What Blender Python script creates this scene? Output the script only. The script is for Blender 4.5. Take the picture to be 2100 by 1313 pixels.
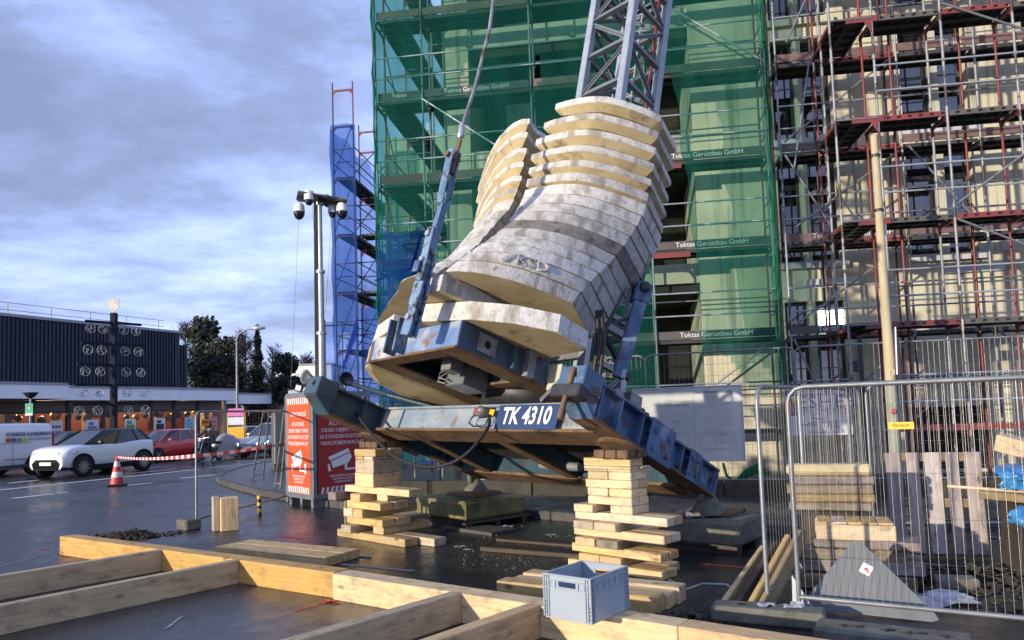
import bpy, math, random
from mathutils import Vector as V, Matrix as M
random.seed(7)
RND = random.Random(11)
for o in list(bpy.data.objects): bpy.data.objects.remove(o)
SC = bpy.context.scene
COL = SC.collection
# ------------------------------------------------------------------ camera, sky, sun, exposure
FPX, PPX, PPY, PITCH, ROLL, EYE = 1500.0, 1050.0, 746.0, 0.066, 0.033, 1.75
_f = V((0, math.cos(PITCH), math.sin(PITCH)))
_r0 = V((1, 0, 0)); _u0 = V((0, -math.sin(PITCH), math.cos(PITCH)))
_r = math.cos(ROLL) * _r0 - math.sin(ROLL) * _u0
_u = math.cos(ROLL) * _u0 + math.sin(ROLL) * _r0
cam = bpy.data.cameras.new('camera')
cam.sensor_fit = 'HORIZONTAL'; cam.sensor_width = 36.0
cam.lens = 36.0 * FPX / 2100.0
cam.shift_x = 0.0
cam.shift_y = (PPY - 656.5) / 2100.0
cam.clip_start = 0.05; cam.clip_end = 3000
cam_o = bpy.data.objects.new('camera', cam); COL.objects.link(cam_o)
m = M.Identity(4)
for i in range(3):
    m[i][0] = _r[i]; m[i][1] = _u[i]; m[i][2] = -_f[i]
m[2][3] = EYE
cam_o.matrix_world = m
SC.camera = cam_o

SUN_EL, SUN_DIR = math.radians(9.5), V((-.78, -.62, 0)).normalized()      # towards the sun
W_ = bpy.data.worlds.new('World'); SC.world = W_; W_.use_nodes = True
nt = W_.node_tree; nt.nodes.clear()
def N(t, tree=None, **kw):
    n = (tree or nt).nodes.new(t)
    for k, v in kw.items(): setattr(n, k, v)
    return n
out = N('ShaderNodeOutputWorld')
sky = N('ShaderNodeTexSky', sky_type='NISHITA'); sky.sun_disc = False
sky.sun_elevation = SUN_EL; sky.sun_rotation = math.atan2(SUN_DIR.x, SUN_DIR.y)
bg1 = N('ShaderNodeBackground'); bg1.inputs[1].default_value = 0.11
nt.links.new(sky.outputs[0], bg1.inputs[0])
tc = N('ShaderNodeTexCoord'); sx = N('ShaderNodeSeparateXYZ'); nt.links.new(tc.outputs['Generated'], sx.inputs[0])
az = N('ShaderNodeMath', operation='ABSOLUTE'); nt.links.new(sx.outputs[2], az.inputs[0])
ad = N('ShaderNodeMath', operation='ADD'); ad.inputs[1].default_value = 0.16; nt.links.new(az.outputs[0], ad.inputs[0])
dx = N('ShaderNodeMath', operation='DIVIDE'); dy = N('ShaderNodeMath', operation='DIVIDE')
nt.links.new(sx.outputs[0], dx.inputs[0]); nt.links.new(ad.outputs[0], dx.inputs[1])
nt.links.new(sx.outputs[1], dy.inputs[0]); nt.links.new(ad.outputs[0], dy.inputs[1])
cx = N('ShaderNodeCombineXYZ'); nt.links.new(dx.outputs[0], cx.inputs[0]); nt.links.new(dy.outputs[0], cx.inputs[1])
mp = N('ShaderNodeMapping'); mp.inputs['Scale'].default_value = (0.8, 0.95, 1); mp.inputs['Location'].default_value = (3.1, 1.7, 0)
nt.links.new(cx.outputs[0], mp.inputs[0])
n1 = N('ShaderNodeTexNoise'); n1.inputs['Scale'].default_value = 1.15; n1.inputs['Detail'].default_value = 9; n1.inputs['Roughness'].default_value = 0.62
n1.inputs['Distortion'].default_value = 0.15
nt.links.new(mp.outputs[0], n1.inputs['Vector'])
rp = N('ShaderNodeValToRGB'); nt.links.new(n1.outputs[0], rp.inputs[0])
e = rp.color_ramp.elements
e[0].position = 0.37; e[0].color = (0.135, 0.17, 0.29, 1)
e[1].position = 0.69; e[1].color = (0.58, 0.64, 0.86, 1)
for p_, c_ in ((0.45, (0.175, 0.22, 0.385, 1)), (0.53, (0.25, 0.32, 0.59, 1)), (0.64, (0.38, 0.47, 0.78, 1))):
    q = e.new(p_); q.color = c_
# the low sky is a little paler, as under any overcast
hz = N('ShaderNodeMapRange'); hz.inputs[1].default_value = 0.0; hz.inputs[2].default_value = 0.16
hz.inputs[3].default_value = 0.24; hz.inputs[4].default_value = 0.0
nt.links.new(az.outputs[0], hz.inputs[0])
mx = N('ShaderNodeMix', data_type='RGBA'); mx.inputs[7].default_value = (0.60, 0.60, 0.74, 1)
nt.links.new(hz.outputs[0], mx.inputs[0]); nt.links.new(rp.outputs[0], mx.inputs[6])
bg2 = N('ShaderNodeBackground'); bg2.inputs[1].default_value = 1.17
nt.links.new(mx.outputs[2], bg2.inputs[0])
ms = N('ShaderNodeMixShader'); ms.inputs[0].default_value = 0.88
nt.links.new(bg1.outputs[0], ms.inputs[1]); nt.links.new(bg2.outputs[0], ms.inputs[2]); nt.links.new(ms.outputs[0], out.inputs[0])

sl = bpy.data.lights.new('sun', 'SUN'); sl.energy = 2.75; sl.angle = math.radians(0.9); sl.color = (1.0, 0.87, 0.67)
so = bpy.data.objects.new('sun', sl); COL.objects.link(so)
sd = V((SUN_DIR.x * math.cos(SUN_EL), SUN_DIR.y * math.cos(SUN_EL), math.sin(SUN_EL)))
so.rotation_euler = sd.to_track_quat('Z', 'Y').to_euler()
SC.view_settings.view_transform = 'Standard'; SC.view_settings.look = 'None'
SC.view_settings.exposure = 0.92; SC.view_settings.gamma = 1.0; SC.view_settings.use_curve_mapping = False
SC.render.engine = 'CYCLES'
SC.cycles.max_bounces = 6; SC.cycles.transparent_max_bounces = 24; SC.cycles.diffuse_bounces = 3
SC.cycles.use_denoising = True

# ------------------------------------------------------------------ site survey: a sight line from the eye to a depth, a height or a plane
EYEV = V((0, 0, EYE))
def ray(x, y): return _f + _r * ((x - PPX) / FPX) - _u * ((y - PPY) / FPX)
def P(x, y, D):
    d = ray(x, y); return EYEV + d * (D / d.y)
def G(x, y, z=0.0):
    d = ray(x, y); return EYEV + d * ((z - EYE) / d.z)

# ------------------------------------------------------------------ object helpers
def tag(o, label=None, cat=None, group=None, kind=None):
    if label: o['label'] = label
    if cat: o['category'] = cat
    if group: o['group'] = group
    if kind: o['kind'] = kind
    return o
def empty(name, loc=(0, 0, 0), label=None, cat=None, group=None, rz=0.0, mat=None):
    o = bpy.data.objects.new(name, None); COL.objects.link(o); o.empty_display_size = 0.1
    if mat is not None: o.matrix_world = mat
    else:
        o.location = loc; o.rotation_euler = (0, 0, rz)
    o['_m'] = 0
    del o['_m']
    return tag(o, label, cat, group)
def wm(o):
    mm = o.matrix_basis.copy()
    while o.parent:
        mm = o.parent.matrix_basis @ o.matrix_parent_inverse @ mm if False else o.parent.matrix_basis @ (o.matrix_parent_inverse @ mm)
        o = o.parent
    return mm
def link_mesh(name, me, parent=None, world=False, mat=None):
    o = bpy.data.objects.new(name, me); COL.objects.link(o)
    if mat is not None: o.matrix_basis = mat
    if parent:
        o.parent = parent
        if world: o.matrix_parent_inverse = wm(parent).inverted()
    return o
def copy_tree(o, parent=None):
    c = o.copy(); COL.objects.link(c)
    if parent: c.parent = parent; c.matrix_parent_inverse = o.matrix_parent_inverse.copy()
    for ch in [x for x in bpy.data.objects if x.parent == o]: copy_tree(ch, c)
    return c
def axes(r, u, n, t):
    mm = M.Identity(4)
    for i in range(3):
        mm[i][0] = r[i]; mm[i][1] = u[i]; mm[i][2] = n[i]; mm[i][3] = t[i]
    return mm
class MB:
    def __init__(s): s.v = []; s.f = []; s.mi = []; s.sm = []
    def add(s, vs, fs, mi=0, smooth=False):
        b = len(s.v); s.v += [tuple(p) for p in vs]
        for f in fs: s.f.append([b + i for i in f]); s.mi.append(mi); s.sm.append(smooth)
        return s
    def box(s, c, size, rot=None, mi=0, ch=0.0):
        hx, hy, hz = size[0] / 2, size[1] / 2, size[2] / 2; c = V(c)
        ch = min(ch, hx * .6, hy * .6, hz * .6)
        R = rot.to_3x3() if rot is not None else M.Identity(3)
        if ch <= 0:
            vs = [c + R @ V((x * hx, y * hy, z * hz)) for x in (-1, 1) for y in (-1, 1) for z in (-1, 1)]
            return s.add(vs, [(0, 1, 3, 2), (4, 6, 7, 5), (0, 4, 5, 1), (2, 3, 7, 6), (0, 2, 6, 4), (1, 5, 7, 3)], mi)
        vs = []; idx = {}
        for x in (-1, 1):
            for y in (-1, 1):
                for z in (-1, 1):
                    for a in range(3):
                        q = [x * hx, y * hy, z * hz]
                        for k in range(3):
                            if k != a: q[k] -= (x, y, z)[k] * ch
                        idx[(x, y, z, a)] = len(vs); vs.append(c + R @ V(q))
        fs = []
        for a in range(3):
            b_, c_ = (a + 1) % 3, (a + 2) % 3
            for sg in (-1, 1):
                loop = []
                for p_, q_ in ((-1, -1), (1, -1), (1, 1), (-1, 1)):
                    k = [0, 0, 0]; k[a] = sg; k[b_] = p_; k[c_] = q_
                    loop.append(idx[(k[0], k[1], k[2], a)])
                fs.append(loop if sg > 0 else loop[::-1])
            for p_ in (-1, 1):
                for q_ in (-1, 1):
                    k0 = [0, 0, 0]; k0[a] = -1; k0[b_] = p_; k0[c_] = q_
                    k1 = list(k0); k1[a] = 1
                    l = [idx[(*k0, b_)], idx[(*k1, b_)], idx[(*k1, c_)], idx[(*k0, c_)]]
                    fs.append(l if p_ * q_ < 0 else l[::-1])
        for x in (-1, 1):
            for y in (-1, 1):
                for z in (-1, 1):
                    l = [idx[(x, y, z, a)] for a in range(3)]
                    fs.append(l if x * y * z > 0 else l[::-1])
        return s.add(vs, fs, mi)
    def bar(s, p, q, w, h, up=(0, 0, 1), mi=0, ch=0.0):
        p, q, up = V(p), V(q), V(up); d = q - p; L = d.length; d = d / L
        sd_ = d.cross(up)
        if sd_.length < 1e-4: sd_ = d.cross(V((1, 0, 0)))
        sd_.normalize(); up = sd_.cross(d)
        R = M((d, sd_, up)).transposed()
        return s.box((p + q) / 2, (L, w, h), R, mi, ch)
    def tube(s, pts, r, n=8, mi=0, cap=True, closed=False):
        pts = [V(p) for p in pts]; k = len(pts); rs = r if isinstance(r, (list, tuple)) else [r] * k
        rings = []; prev = None
        for i in range(k):
            if closed: t = pts[(i + 1) % k] - pts[i - 1]
            else: t = pts[min(i + 1, k - 1)] - pts[max(i - 1, 0)]
            t.normalize()
            if prev is None:
                a = t.orthogonal().normalized()
            else:
                a = (prev - t * prev.dot(t)).normalized()
            prev = a; b = t.cross(a)
            rings.append([pts[i] + (a * math.cos(2 * math.pi * j / n) + b * math.sin(2 * math.pi * j / n)) * rs[i] for j in range(n)])
        vs = [p for rr in rings for p in rr]; fs = []
        for i in range(k if closed else k - 1):
            for j in range(n):
                i2 = (i + 1) % k
                fs.append((i * n + j, i * n + (j + 1) % n, i2 * n + (j + 1) % n, i2 * n + j))
        s.add(vs, fs, mi, n > 4)
        if cap and not closed:
            s.add(rings[0], [tuple(range(n))[::-1]], mi); s.add(rings[-1], [tuple(range(n))], mi)
        return s
    def prism(s, poly, vec, mi=0, side_mi=None):
        n = len(poly); a = [V(p) for p in poly]; vec = V(vec); b = [p + vec for p in a]
        s.add(a + b, [tuple(range(n))[::-1], tuple(range(n, 2 * n))], mi)
        s.add(a + b, [(i, (i + 1) % n, n + (i + 1) % n, n + i) for i in range(n)], mi if side_mi is None else side_mi)
        return s
    def quad(s, a, b, c, d, mi=0): return s.add([a, b, c, d], [(0, 1, 2, 3)], mi)
    def lathe(s, prof, c=(0, 0, 0), n=16, mi=0, ax=None, smooth=True):
        c = V(c); R = ax.to_3x3() if ax is not None else M.Identity(3); vs = []
        for r, z in prof:
            for j in range(n):
                t = 2 * math.pi * j / n; vs.append(c + R @ V((r * math.cos(t), r * math.sin(t), z)))
        fs = [(i * n + j, i * n + (j + 1) % n, (i + 1) * n + (j + 1) % n, (i + 1) * n + j) for i in range(len(prof) - 1) for j in range(n)]
        s.add(vs, fs, mi, smooth)
        if prof[0][0] > 1e-6: s.add(vs[:n], [tuple(range(n))[::-1]], mi)
        if prof[-1][0] > 1e-6: s.add(vs[-n:], [tuple(range(n))], mi)
        return s
    def mesh(s, name, mats):
        me = bpy.data.meshes.new(name); me.from_pydata(s.v, [], s.f)
        if not isinstance(mats, (list, tuple)): mats = [mats]
        for m_ in mats: me.materials.append(m_)
        me.polygons.foreach_set('material_index', s.mi); me.polygons.foreach_set('use_smooth', s.sm)
        me.validate(); me.update()
        if getattr(s, 'crease', None):
            me.polygons.foreach_set('use_smooth', [True] * len(me.polygons)); me.set_sharp_from_angle(angle=s.crease)
        return me
    def build(s, name, mats, parent=None, world=False, mat=None):
        return link_mesh(name, s.mesh(name, mats), parent, world, mat)
def text(s, org, right, up, size, mt, parent=None, name='lettering', align='CENTER', ext=0.002, wx=1.0, world=True, shear=0, bold=0, fit=None):
    cu = bpy.data.curves.new(name, 'FONT'); cu.body = s; cu.size = size; cu.extrude = ext; cu.align_x = align; cu.align_y = 'CENTER'
    cu.space_character = 1.0; cu.resolution_u = 3; cu.shear = shear; cu.offset = bold
    cu.materials.append(mt)
    tmp = bpy.data.objects.new('t', cu); COL.objects.link(tmp); bpy.context.view_layer.update()
    me = bpy.data.meshes.new_from_object(tmp.evaluated_get(bpy.context.evaluated_depsgraph_get())); bpy.data.objects.remove(tmp); bpy.data.curves.remove(cu)
    if fit:
        xs_ = [v.co.x for v in me.vertices]; wx = fit / (max(xs_) - min(xs_))
    o = bpy.data.objects.new(name, me); COL.objects.link(o)
    r = V(right).normalized(); u = V(up); u = (u - r * u.dot(r)).normalized(); n = r.cross(u)
    o.matrix_basis = axes(r * wx, u, n, V(org))
    if parent:
        o.parent = parent
        if world: o.matrix_parent_inverse = wm(parent).inverted()
    return o
def rotm(r, u, n): return M((r, u, n)).transposed()
# ------------------------------------------------------------------ materials
MT = {}
def mat(name, c1, c2=None, rough=0.6, rough2=None, metal=0.0, scale=3.0, stretch=(1, 1, 1), detail=6, bump=0.0, c3=None, s3=1.2, t3=0.6, w3=0.06,
        rnd=0.0, alpha=None, trans=0.0, emit=None, spec=None, bscale=None, lo=0.35, hi=0.65, coat=0.0, streak=None):
    m_ = bpy.data.materials.new(name); m_.use_nodes = True; t = m_.node_tree; nd = t.nodes; L = t.links.new
    b = nd['Principled BSDF']; b.inputs['Metallic'].default_value = metal; b.inputs['Roughness'].default_value = rough
    if spec is not None: b.inputs['Specular IOR Level'].default_value = spec
    if coat: b.inputs['Coat Weight'].default_value = coat; b.inputs['Coat Roughness'].default_value = 0.08
    MT[name] = m_
    def four(c): return (*c, 1) if len(c) == 3 else c
    colr = None
    if c2 is not None or c3 is not None or bump or rnd or streak:
        tcn = N('ShaderNodeTexCoord', t); mpn = N('ShaderNodeMapping', t); mpn.inputs['Scale'].default_value = stretch
        oi = N('ShaderNodeObjectInfo', t)
        of = N('ShaderNodeVectorMath', t, operation='MULTIPLY_ADD'); of.inputs[1].default_value = (37, 23, 51)
        L(oi.outputs['Random'], of.inputs[0]); L(tcn.outputs['Object'], of.inputs[2])
        L(of.outputs[0], mpn.inputs[0])
        nz = N('ShaderNodeTexNoise', t); nz.inputs['Scale'].default_value = scale; nz.inputs['Detail'].default_value = detail; nz.inputs['Roughness'].default_value = 0.62
        L(mpn.outputs[0], nz.inputs['Vector'])
        mr = N('ShaderNodeMapRange', t); mr.inputs[1].default_value = lo; mr.inputs[2].default_value = hi; L(nz.outputs[0], mr.inputs[0])
        mx = N('ShaderNodeMix', t, data_type='RGBA'); mx.inputs[6].default_value = four(c1); mx.inputs[7].default_value = four(c2 or c1)
        L(mr.outputs[0], mx.inputs[0]); colr = mx.outputs[2]
        if streak:
            sm = N('ShaderNodeMapping', t); sm.inputs['Scale'].default_value = streak[1]; L(of.outputs[0], sm.inputs[0])
            sn = N('ShaderNodeTexNoise', t); sn.inputs['Scale'].default_value = streak[2]; sn.inputs['Detail'].default_value = 5; L(sm.outputs[0], sn.inputs['Vector'])
            sr = N('ShaderNodeMapRange', t); sr.inputs[1].default_value = streak[3]; sr.inputs[2].default_value = streak[3] + 0.14; sr.inputs[4].default_value = streak[4]; L(sn.outputs[0], sr.inputs[0])
            m4 = N('ShaderNodeMix', t, data_type='RGBA'); L(sr.outputs[0], m4.inputs[0]); L(colr, m4.inputs[6]); m4.inputs[7].default_value = four(streak[0]); colr = m4.outputs[2]
        if c3 is not None:
            n3 = N('ShaderNodeTexNoise', t); n3.inputs['Scale'].default_value = s3; n3.inputs['Detail'].default_value = 8; n3.inputs['Roughness'].default_value = 0.68
            L(of.outputs[0], n3.inputs['Vector'])
            r3 = N('ShaderNodeMapRange', t); r3.inputs[1].default_value = t3; r3.inputs[2].default_value = t3 + w3; L(n3.outputs[0], r3.inputs[0])
            m3 = N('ShaderNodeMix', t, data_type='RGBA'); L(r3.outputs[0], m3.inputs[0]); L(colr, m3.inputs[6]); m3.inputs[7].default_value = four(c3)
            colr = m3.outputs[2]
            if metal > 0:
                mm = N('ShaderNodeMapRange', t); mm.inputs[3].default_value = metal; mm.inputs[4].default_value = 0; L(r3.outputs[0], mm.inputs[0]); L(mm.outputs[0], b.inputs['Metallic'])
        if rnd:
            hs = N('ShaderNodeHueSaturation', t); rr = N('ShaderNodeMapRange', t); rr.inputs[3].default_value = 1 - rnd; rr.inputs[4].default_value = 1 + rnd * .8
            L(oi.outputs['Random'], rr.inputs[0]); L(rr.outputs[0], hs.inputs['Value']); L(colr, hs.inputs['Color'])
            s2 = N('ShaderNodeMath', t, operation='MULTIPLY'); s2.inputs[1].default_value = 7.31; L(oi.outputs['Random'], s2.inputs[0])
            fr = N('ShaderNodeMath', t, operation='FRACT'); L(s2.outputs[0], fr.inputs[0])
            rs = N('ShaderNodeMapRange', t); rs.inputs[3].default_value = 1 - rnd; rs.inputs[4].default_value = 1 + rnd * .4; L(fr.outputs[0], rs.inputs[0]); L(rs.outputs[0], hs.inputs['Saturation'])
            colr = hs.outputs[0]
        L(colr, b.inputs['Base Color'])
        if rough2 is not None:
            ro = N('ShaderNodeMapRange', t); ro.inputs[1].default_value = lo; ro.inputs[2].default_value = hi; ro.inputs[3].default_value = rough; ro.inputs[4].default_value = rough2
            L(nz.outputs[0], ro.inputs[0]); L(ro.outputs[0], b.inputs['Roughness'])
        if bump:
            bp = N('ShaderNodeBump', t); bp.inputs['Strength'].default_value = min(1, bump); bp.inputs['Distance'].default_value = 0.01
            if bscale:
                nb = N('ShaderNodeTexNoise', t); nb.inputs['Scale'].default_value = bscale; nb.inputs['Detail'].default_value = 4; L(mpn.outputs[0], nb.inputs['Vector']); L(nb.outputs[0], bp.inputs['Height'])
            else: L(nz.outputs[0], bp.inputs['Height'])
            L(bp.outputs[0], b.inputs['Normal'])
    else:
        b.inputs['Base Color'].default_value = four(c1)
    if emit:
        b.inputs['Emission Color'].default_value = four(emit[0]); b.inputs['Emission Strength'].default_value = emit[1]
    if trans: b.inputs['Transmission Weight'].default_value = trans
    if alpha is not None:
        b.inputs['Alpha'].default_value = alpha
    return m_
def net_mat(name, c, cover, weave=90.0, glow=0.55):
    """woven sheeting: threads that scatter light both ways with open holes between them"""
    m_ = bpy.data.materials.new(name); m_.use_nodes = True; t = m_.node_tree; t.nodes.clear(); L = t.links.new
    o = N('ShaderNodeOutputMaterial', t); d = N('ShaderNodeBsdfDiffuse', t); d.inputs[0].default_value = (*c, 1)
    tr = N('ShaderNodeBsdfTranslucent', t); tr.inputs[0].default_value = (*[min(1, x * 1.3) for x in c], 1)
    a = N('ShaderNodeMixShader', t); a.inputs[0].default_value = glow; L(d.outputs[0], a.inputs[1]); L(tr.outputs[0], a.inputs[2])
    tp = N('ShaderNodeBsdfTransparent', t)
    tp.inputs[0].default_value = (*[0.74 + 0.26 * x / max(c) for x in c], 1)
    tcn = N('ShaderNodeTexCoord', t); nz = N('ShaderNodeTexNoise', t); nz.inputs['Scale'].default_value = 0.9; nz.inputs['Detail'].default_value = 5; 
    mpn = N('ShaderNodeMapping', t); mpn.inputs['Scale'].default_value = (1.5, 1.5, 0.35); L(tcn.outputs['Object'], mpn.inputs[0]); L(mpn.outputs[0], nz.inputs['Vector'])
    mr = N('ShaderNodeMapRange', t); mr.inputs[1].default_value = 0.3; mr.inputs[2].default_value = 0.7; mr.inputs[3].default_value = cover - 0.13; mr.inputs[4].default_value = cover + 0.13; L(nz.outputs[0], mr.inputs[0])
    b = N('ShaderNodeMixShader', t); L(mr.outputs[0], b.inputs[0]); L(tp.outputs[0], b.inputs[1]); L(a.outputs[0], b.inputs[2]); L(b.outputs[0], o.inputs[0])
    MT[name] = m_; return m_
# timber: grain along the local X axis
def wood_mat(name, c1, c2, c3, rnd=0.30, rough=0.62):
    m_ = bpy.data.materials.new(name); m_.use_nodes = True; t = m_.node_tree; nd = t.nodes; L = t.links.new; b = nd['Principled BSDF']
    b.inputs['Roughness'].default_value = rough
    tcn = N('ShaderNodeTexCoord', t); oi = N('ShaderNodeObjectInfo', t)
    of = N('ShaderNodeVectorMath', t, operation='MULTIPLY_ADD'); of.inputs[1].default_value = (37, 23, 51); L(oi.outputs['Random'], of.inputs[0]); L(tcn.outputs['Object'], of.inputs[2])
    mp1 = N('ShaderNodeMapping', t); mp1.inputs['Scale'].default_value = (0.8, 12, 12); L(of.outputs[0], mp1.inputs[0])
    g = N('ShaderNodeTexNoise', t); g.inputs['Scale'].default_value = 2.6; g.inputs['Detail'].default_value = 7; g.inputs['Roughness'].default_value = 0.65; g.inputs['Distortion'].default_value = 0.7; L(mp1.outputs[0], g.inputs['Vector'])
    r = N('ShaderNodeMapRange', t); r.inputs[1].default_value = 0.33; r.inputs[2].default_value = 0.68; L(g.outputs[0], r.inputs[0])
    mx = N('ShaderNodeMix', t, data_type='RGBA'); mx.inputs[6].default_value = (*c1, 1); mx.inputs[7].default_value = (*c2, 1); L(r.outputs[0], mx.inputs[0])
    k = N('ShaderNodeTexNoise', t); k.inputs['Scale'].default_value = 4.2; k.inputs['Detail'].default_value = 6; k.inputs['Roughness'].default_value = 0.7
    mp2 = N('ShaderNodeMapping', t); mp2.inputs['Scale'].default_value = (0.9, 2.0, 2.0); L(of.outputs[0], mp2.inputs[0]); L(mp2.outputs[0], k.inputs['Vector'])
    kr = N('ShaderNodeMapRange', t); kr.inputs[1].default_value = 0.51; kr.inputs[2].default_value = 0.72; kr.inputs[4].default_value = 0.85; L(k.outputs[0], kr.inputs[0])
    m2 = N('ShaderNodeMix', t, data_type='RGBA'); L(kr.outputs[0], m2.inputs[0]); L(mx.outputs[2], m2.inputs[6]); m2.inputs[7].default_value = (*c3, 1)
    vo = N('ShaderNodeTexVoronoi', t); vo.inputs['Scale'].default_value = 1.6; mp3 = N('ShaderNodeMapping', t); mp3.inputs['Scale'].default_value = (1.6, 3.4, 3.4); L(of.outputs[0], mp3.inputs[0]); L(mp3.outputs[0], vo.inputs['Vector'])
    vr = N('ShaderNodeMapRange', t); vr.inputs[1].default_value = 0.05; vr.inputs[2].default_value = 0.17; vr.inputs[3].default_value = 0.9; vr.inputs[4].default_value = 0.0; L(vo.outputs['Distance'], vr.inputs[0])
    m3 = N('ShaderNodeMix', t, data_type='RGBA'); L(vr.outputs[0], m3.inputs[0]); L(m2.outputs[2], m3.inputs[6]); m3.inputs[7].default_value = (0.10, 0.052, 0.022, 1)
    hs = N('ShaderNodeHueSaturation', t); rr = N('ShaderNodeMapRange', t); rr.inputs[3].default_value = 1 - rnd; rr.inputs[4].default_value = 1 + rnd * .7; L(oi.outputs['Random'], rr.inputs[0]); L(rr.outputs[0], hs.inputs['Value']); L(m3.outputs[2], hs.inputs['Color'])
    s2 = N('ShaderNodeMath', t, operation='MULTIPLY'); s2.inputs[1].default_value = 5.7; L(oi.outputs['Random'], s2.inputs[0]); fr = N('ShaderNodeMath', t, operation='FRACT'); L(s2.outputs[0], fr.inputs[0])
    rs = N('ShaderNodeMapRange', t); rs.inputs[3].default_value = 1 - rnd * 1.5; rs.inputs[4].default_value = 1.08; L(fr.outputs[0], rs.inputs[0]); L(rs.outputs[0], hs.inputs['Saturation'])
    L(hs.outputs[0], b.inputs['Base Color'])
    gy = N('ShaderNodeTexNoise', t); gy.inputs['Scale'].default_value = 2.3; gy.inputs['Detail'].default_value = 8; gy.inputs['Roughness'].default_value = 0.72; L(of.outputs[0], gy.inputs['Vector'])
    gr = N('ShaderNodeMapRange', t); gr.inputs[1].default_value = 0.44; gr.inputs[2].default_value = 0.72; gr.inputs[4].default_value = 0.34; L(gy.outputs[0], gr.inputs[0])
    mg = N('ShaderNodeMix', t, data_type='RGBA'); L(gr.outputs[0], mg.inputs[0]); L(hs.outputs[0], mg.inputs[6]); mg.inputs[7].default_value = (c3[0] * 1.25, c3[1] * 1.35, c3[2] * 1.5, 1); L(mg.outputs[2], b.inputs['Base Color'])
    bp = N('ShaderNodeBump', t); bp.inputs['Strength'].default_value = 0.6; bp.inputs['Distance'].default_value = 0.008; L(g.outputs[0], bp.inputs['Height']); L(bp.outputs[0], b.inputs['Normal'])
    MT[name] = m_; return m_
wood_mat('pine', (0.72, 0.52, 0.22), (0.52, 0.34, 0.125), (0.22, 0.145, 0.075))
wood_mat('beam_wood', (0.66, 0.42, 0.14), (0.48, 0.28, 0.085), (0.19, 0.12, 0.055), 0.15)
wood_mat('dusty_wood', (0.60, 0.46, 0.24), (0.44, 0.32, 0.16), (0.13, 0.10, 0.065), 0.12)
wood_mat('pink_wood', (0.50, 0.41, 0.37), (0.33, 0.26, 0.235), (0.10, 0.075, 0.065))
wood_mat('grey_wood', (0.30, 0.235, 0.20), (0.19, 0.145, 0.125), (0.06, 0.045, 0.04))
wood_mat('old_wood', (0.33, 0.25, 0.13), (0.20, 0.14, 0.07), (0.06, 0.05, 0.03))
wood_mat('dark_wood', (0.07, 0.05, 0.035), (0.035, 0.025, 0.018), (0.015, 0.012, 0.01))
mat('slab_concrete', (0.62, 0.605, 0.565), (0.46, 0.445, 0.405), 0.88, scale=13, bump=0.8, bscale=38, c3=(0.17, 0.16, 0.14), s3=13.0, t3=0.58, w3=0.14, rnd=0.20,
    streak=((0.26, 0.235, 0.19), (1.6, 1.6, 0.55), 3.4, 0.51, 0.85))
mat('slab_under', (0.60, 0.50, 0.30), (0.47, 0.37, 0.20), 0.8, scale=3.0, bump=0.25, bscale=22, c3=(0.17, 0.13, 0.085), s3=2.6, t3=0.57, w3=0.14)  # tan carries the undersides' warm light, and the beige slab's own colour
mat('slab_dark', (0.24, 0.225, 0.20), (0.12, 0.11, 0.10), 0.88, scale=7, bump=0.5, bscale=26, c3=(0.05, 0.05, 0.045), s3=5, t3=0.58)
mat('blue_paint', (0.04, 0.085, 0.165), (0.085, 0.165, 0.30), 0.5, scale=3, c3=(0.075, 0.045, 0.03), s3=4.2, t3=0.545, w3=0.06, bump=0.25, bscale=14,
    streak=((0.36, 0.42, 0.47), (1, 1, 1), 2.6, 0.58, 0.7))
mat('blue_face', (0.10, 0.19, 0.38), (0.17, 0.27, 0.46), 0.45, scale=3, c3=(0.22, 0.12, 0.045), s3=3.0, t3=0.565, w3=0.08, bump=0.2, bscale=12, streak=((0.50, 0.50, 0.44), (1, 1, 1), 2.4, 0.50, 0.9))
mat('blue_worn', (0.30, 0.36, 0.41), (0.17, 0.24, 0.33), 0.48, scale=2.2, stretch=(1, 1, 1.6), c3=(0.17, 0.095, 0.04), s3=3.2, t3=0.57, w3=0.12, bump=0.15, bscale=12,
    streak=((0.44, 0.39, 0.27), (1, 1, 1), 1.5, 0.50, 0.65))
mat('blue_rusty', (0.08, 0.15, 0.27), (0.20, 0.30, 0.44), 0.5, scale=5, c3=(0.05, 0.034, 0.026), s3=8, t3=0.52, w3=0.05, bump=.3)
mat('blue_dark', (0.028, 0.06, 0.085), (0.05, 0.10, 0.135), 0.42, scale=2.4, c3=(0.075, 0.045, 0.028), s3=2.6, t3=0.57, w3=0.1, bump=0.2, bscale=14)
mat('rust', (0.10, 0.058, 0.032), (0.20, 0.125, 0.065), 0.75, scale=5, c3=(0.035, 0.028, 0.024), s3=2.5, t3=0.55, w3=0.1, bump=0.3)
mat('black_steel', (0.020, 0.021, 0.024), (0.045, 0.045, 0.05), 0.5, scale=5)
mat('void_shade', (0.012, 0.013, 0.016), rough=0.9)  # near-black stands in for the shade within openings and hollow steelwork
mat('galv', (0.24, 0.26, 0.275), (0.16, 0.175, 0.19), 0.42, metal=0.35, scale=4, c3=(0.16, 0.12, 0.10), s3=2.2, t3=0.66, w3=0.08)
mat('galv_old', (0.30, 0.31, 0.32), (0.16, 0.16, 0.165), 0.5, metal=0.3, scale=6, c3=(0.10, 0.05, 0.035), s3=3, t3=0.60, w3=0.06)
mat('galv_bright', (0.42, 0.46, 0.50), (0.31, 0.345, 0.38), 0.38, metal=0.3, scale=4)
mat('wire', (0.22, 0.215, 0.20), rough=0.4, metal=0.4)
mat('tube_red', (0.26, 0.035, 0.035), (0.14, 0.03, 0.03), 0.5, scale=6, c3=(0.12, 0.115, 0.115), s3=3.5, t3=0.56, w3=0.05)
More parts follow.
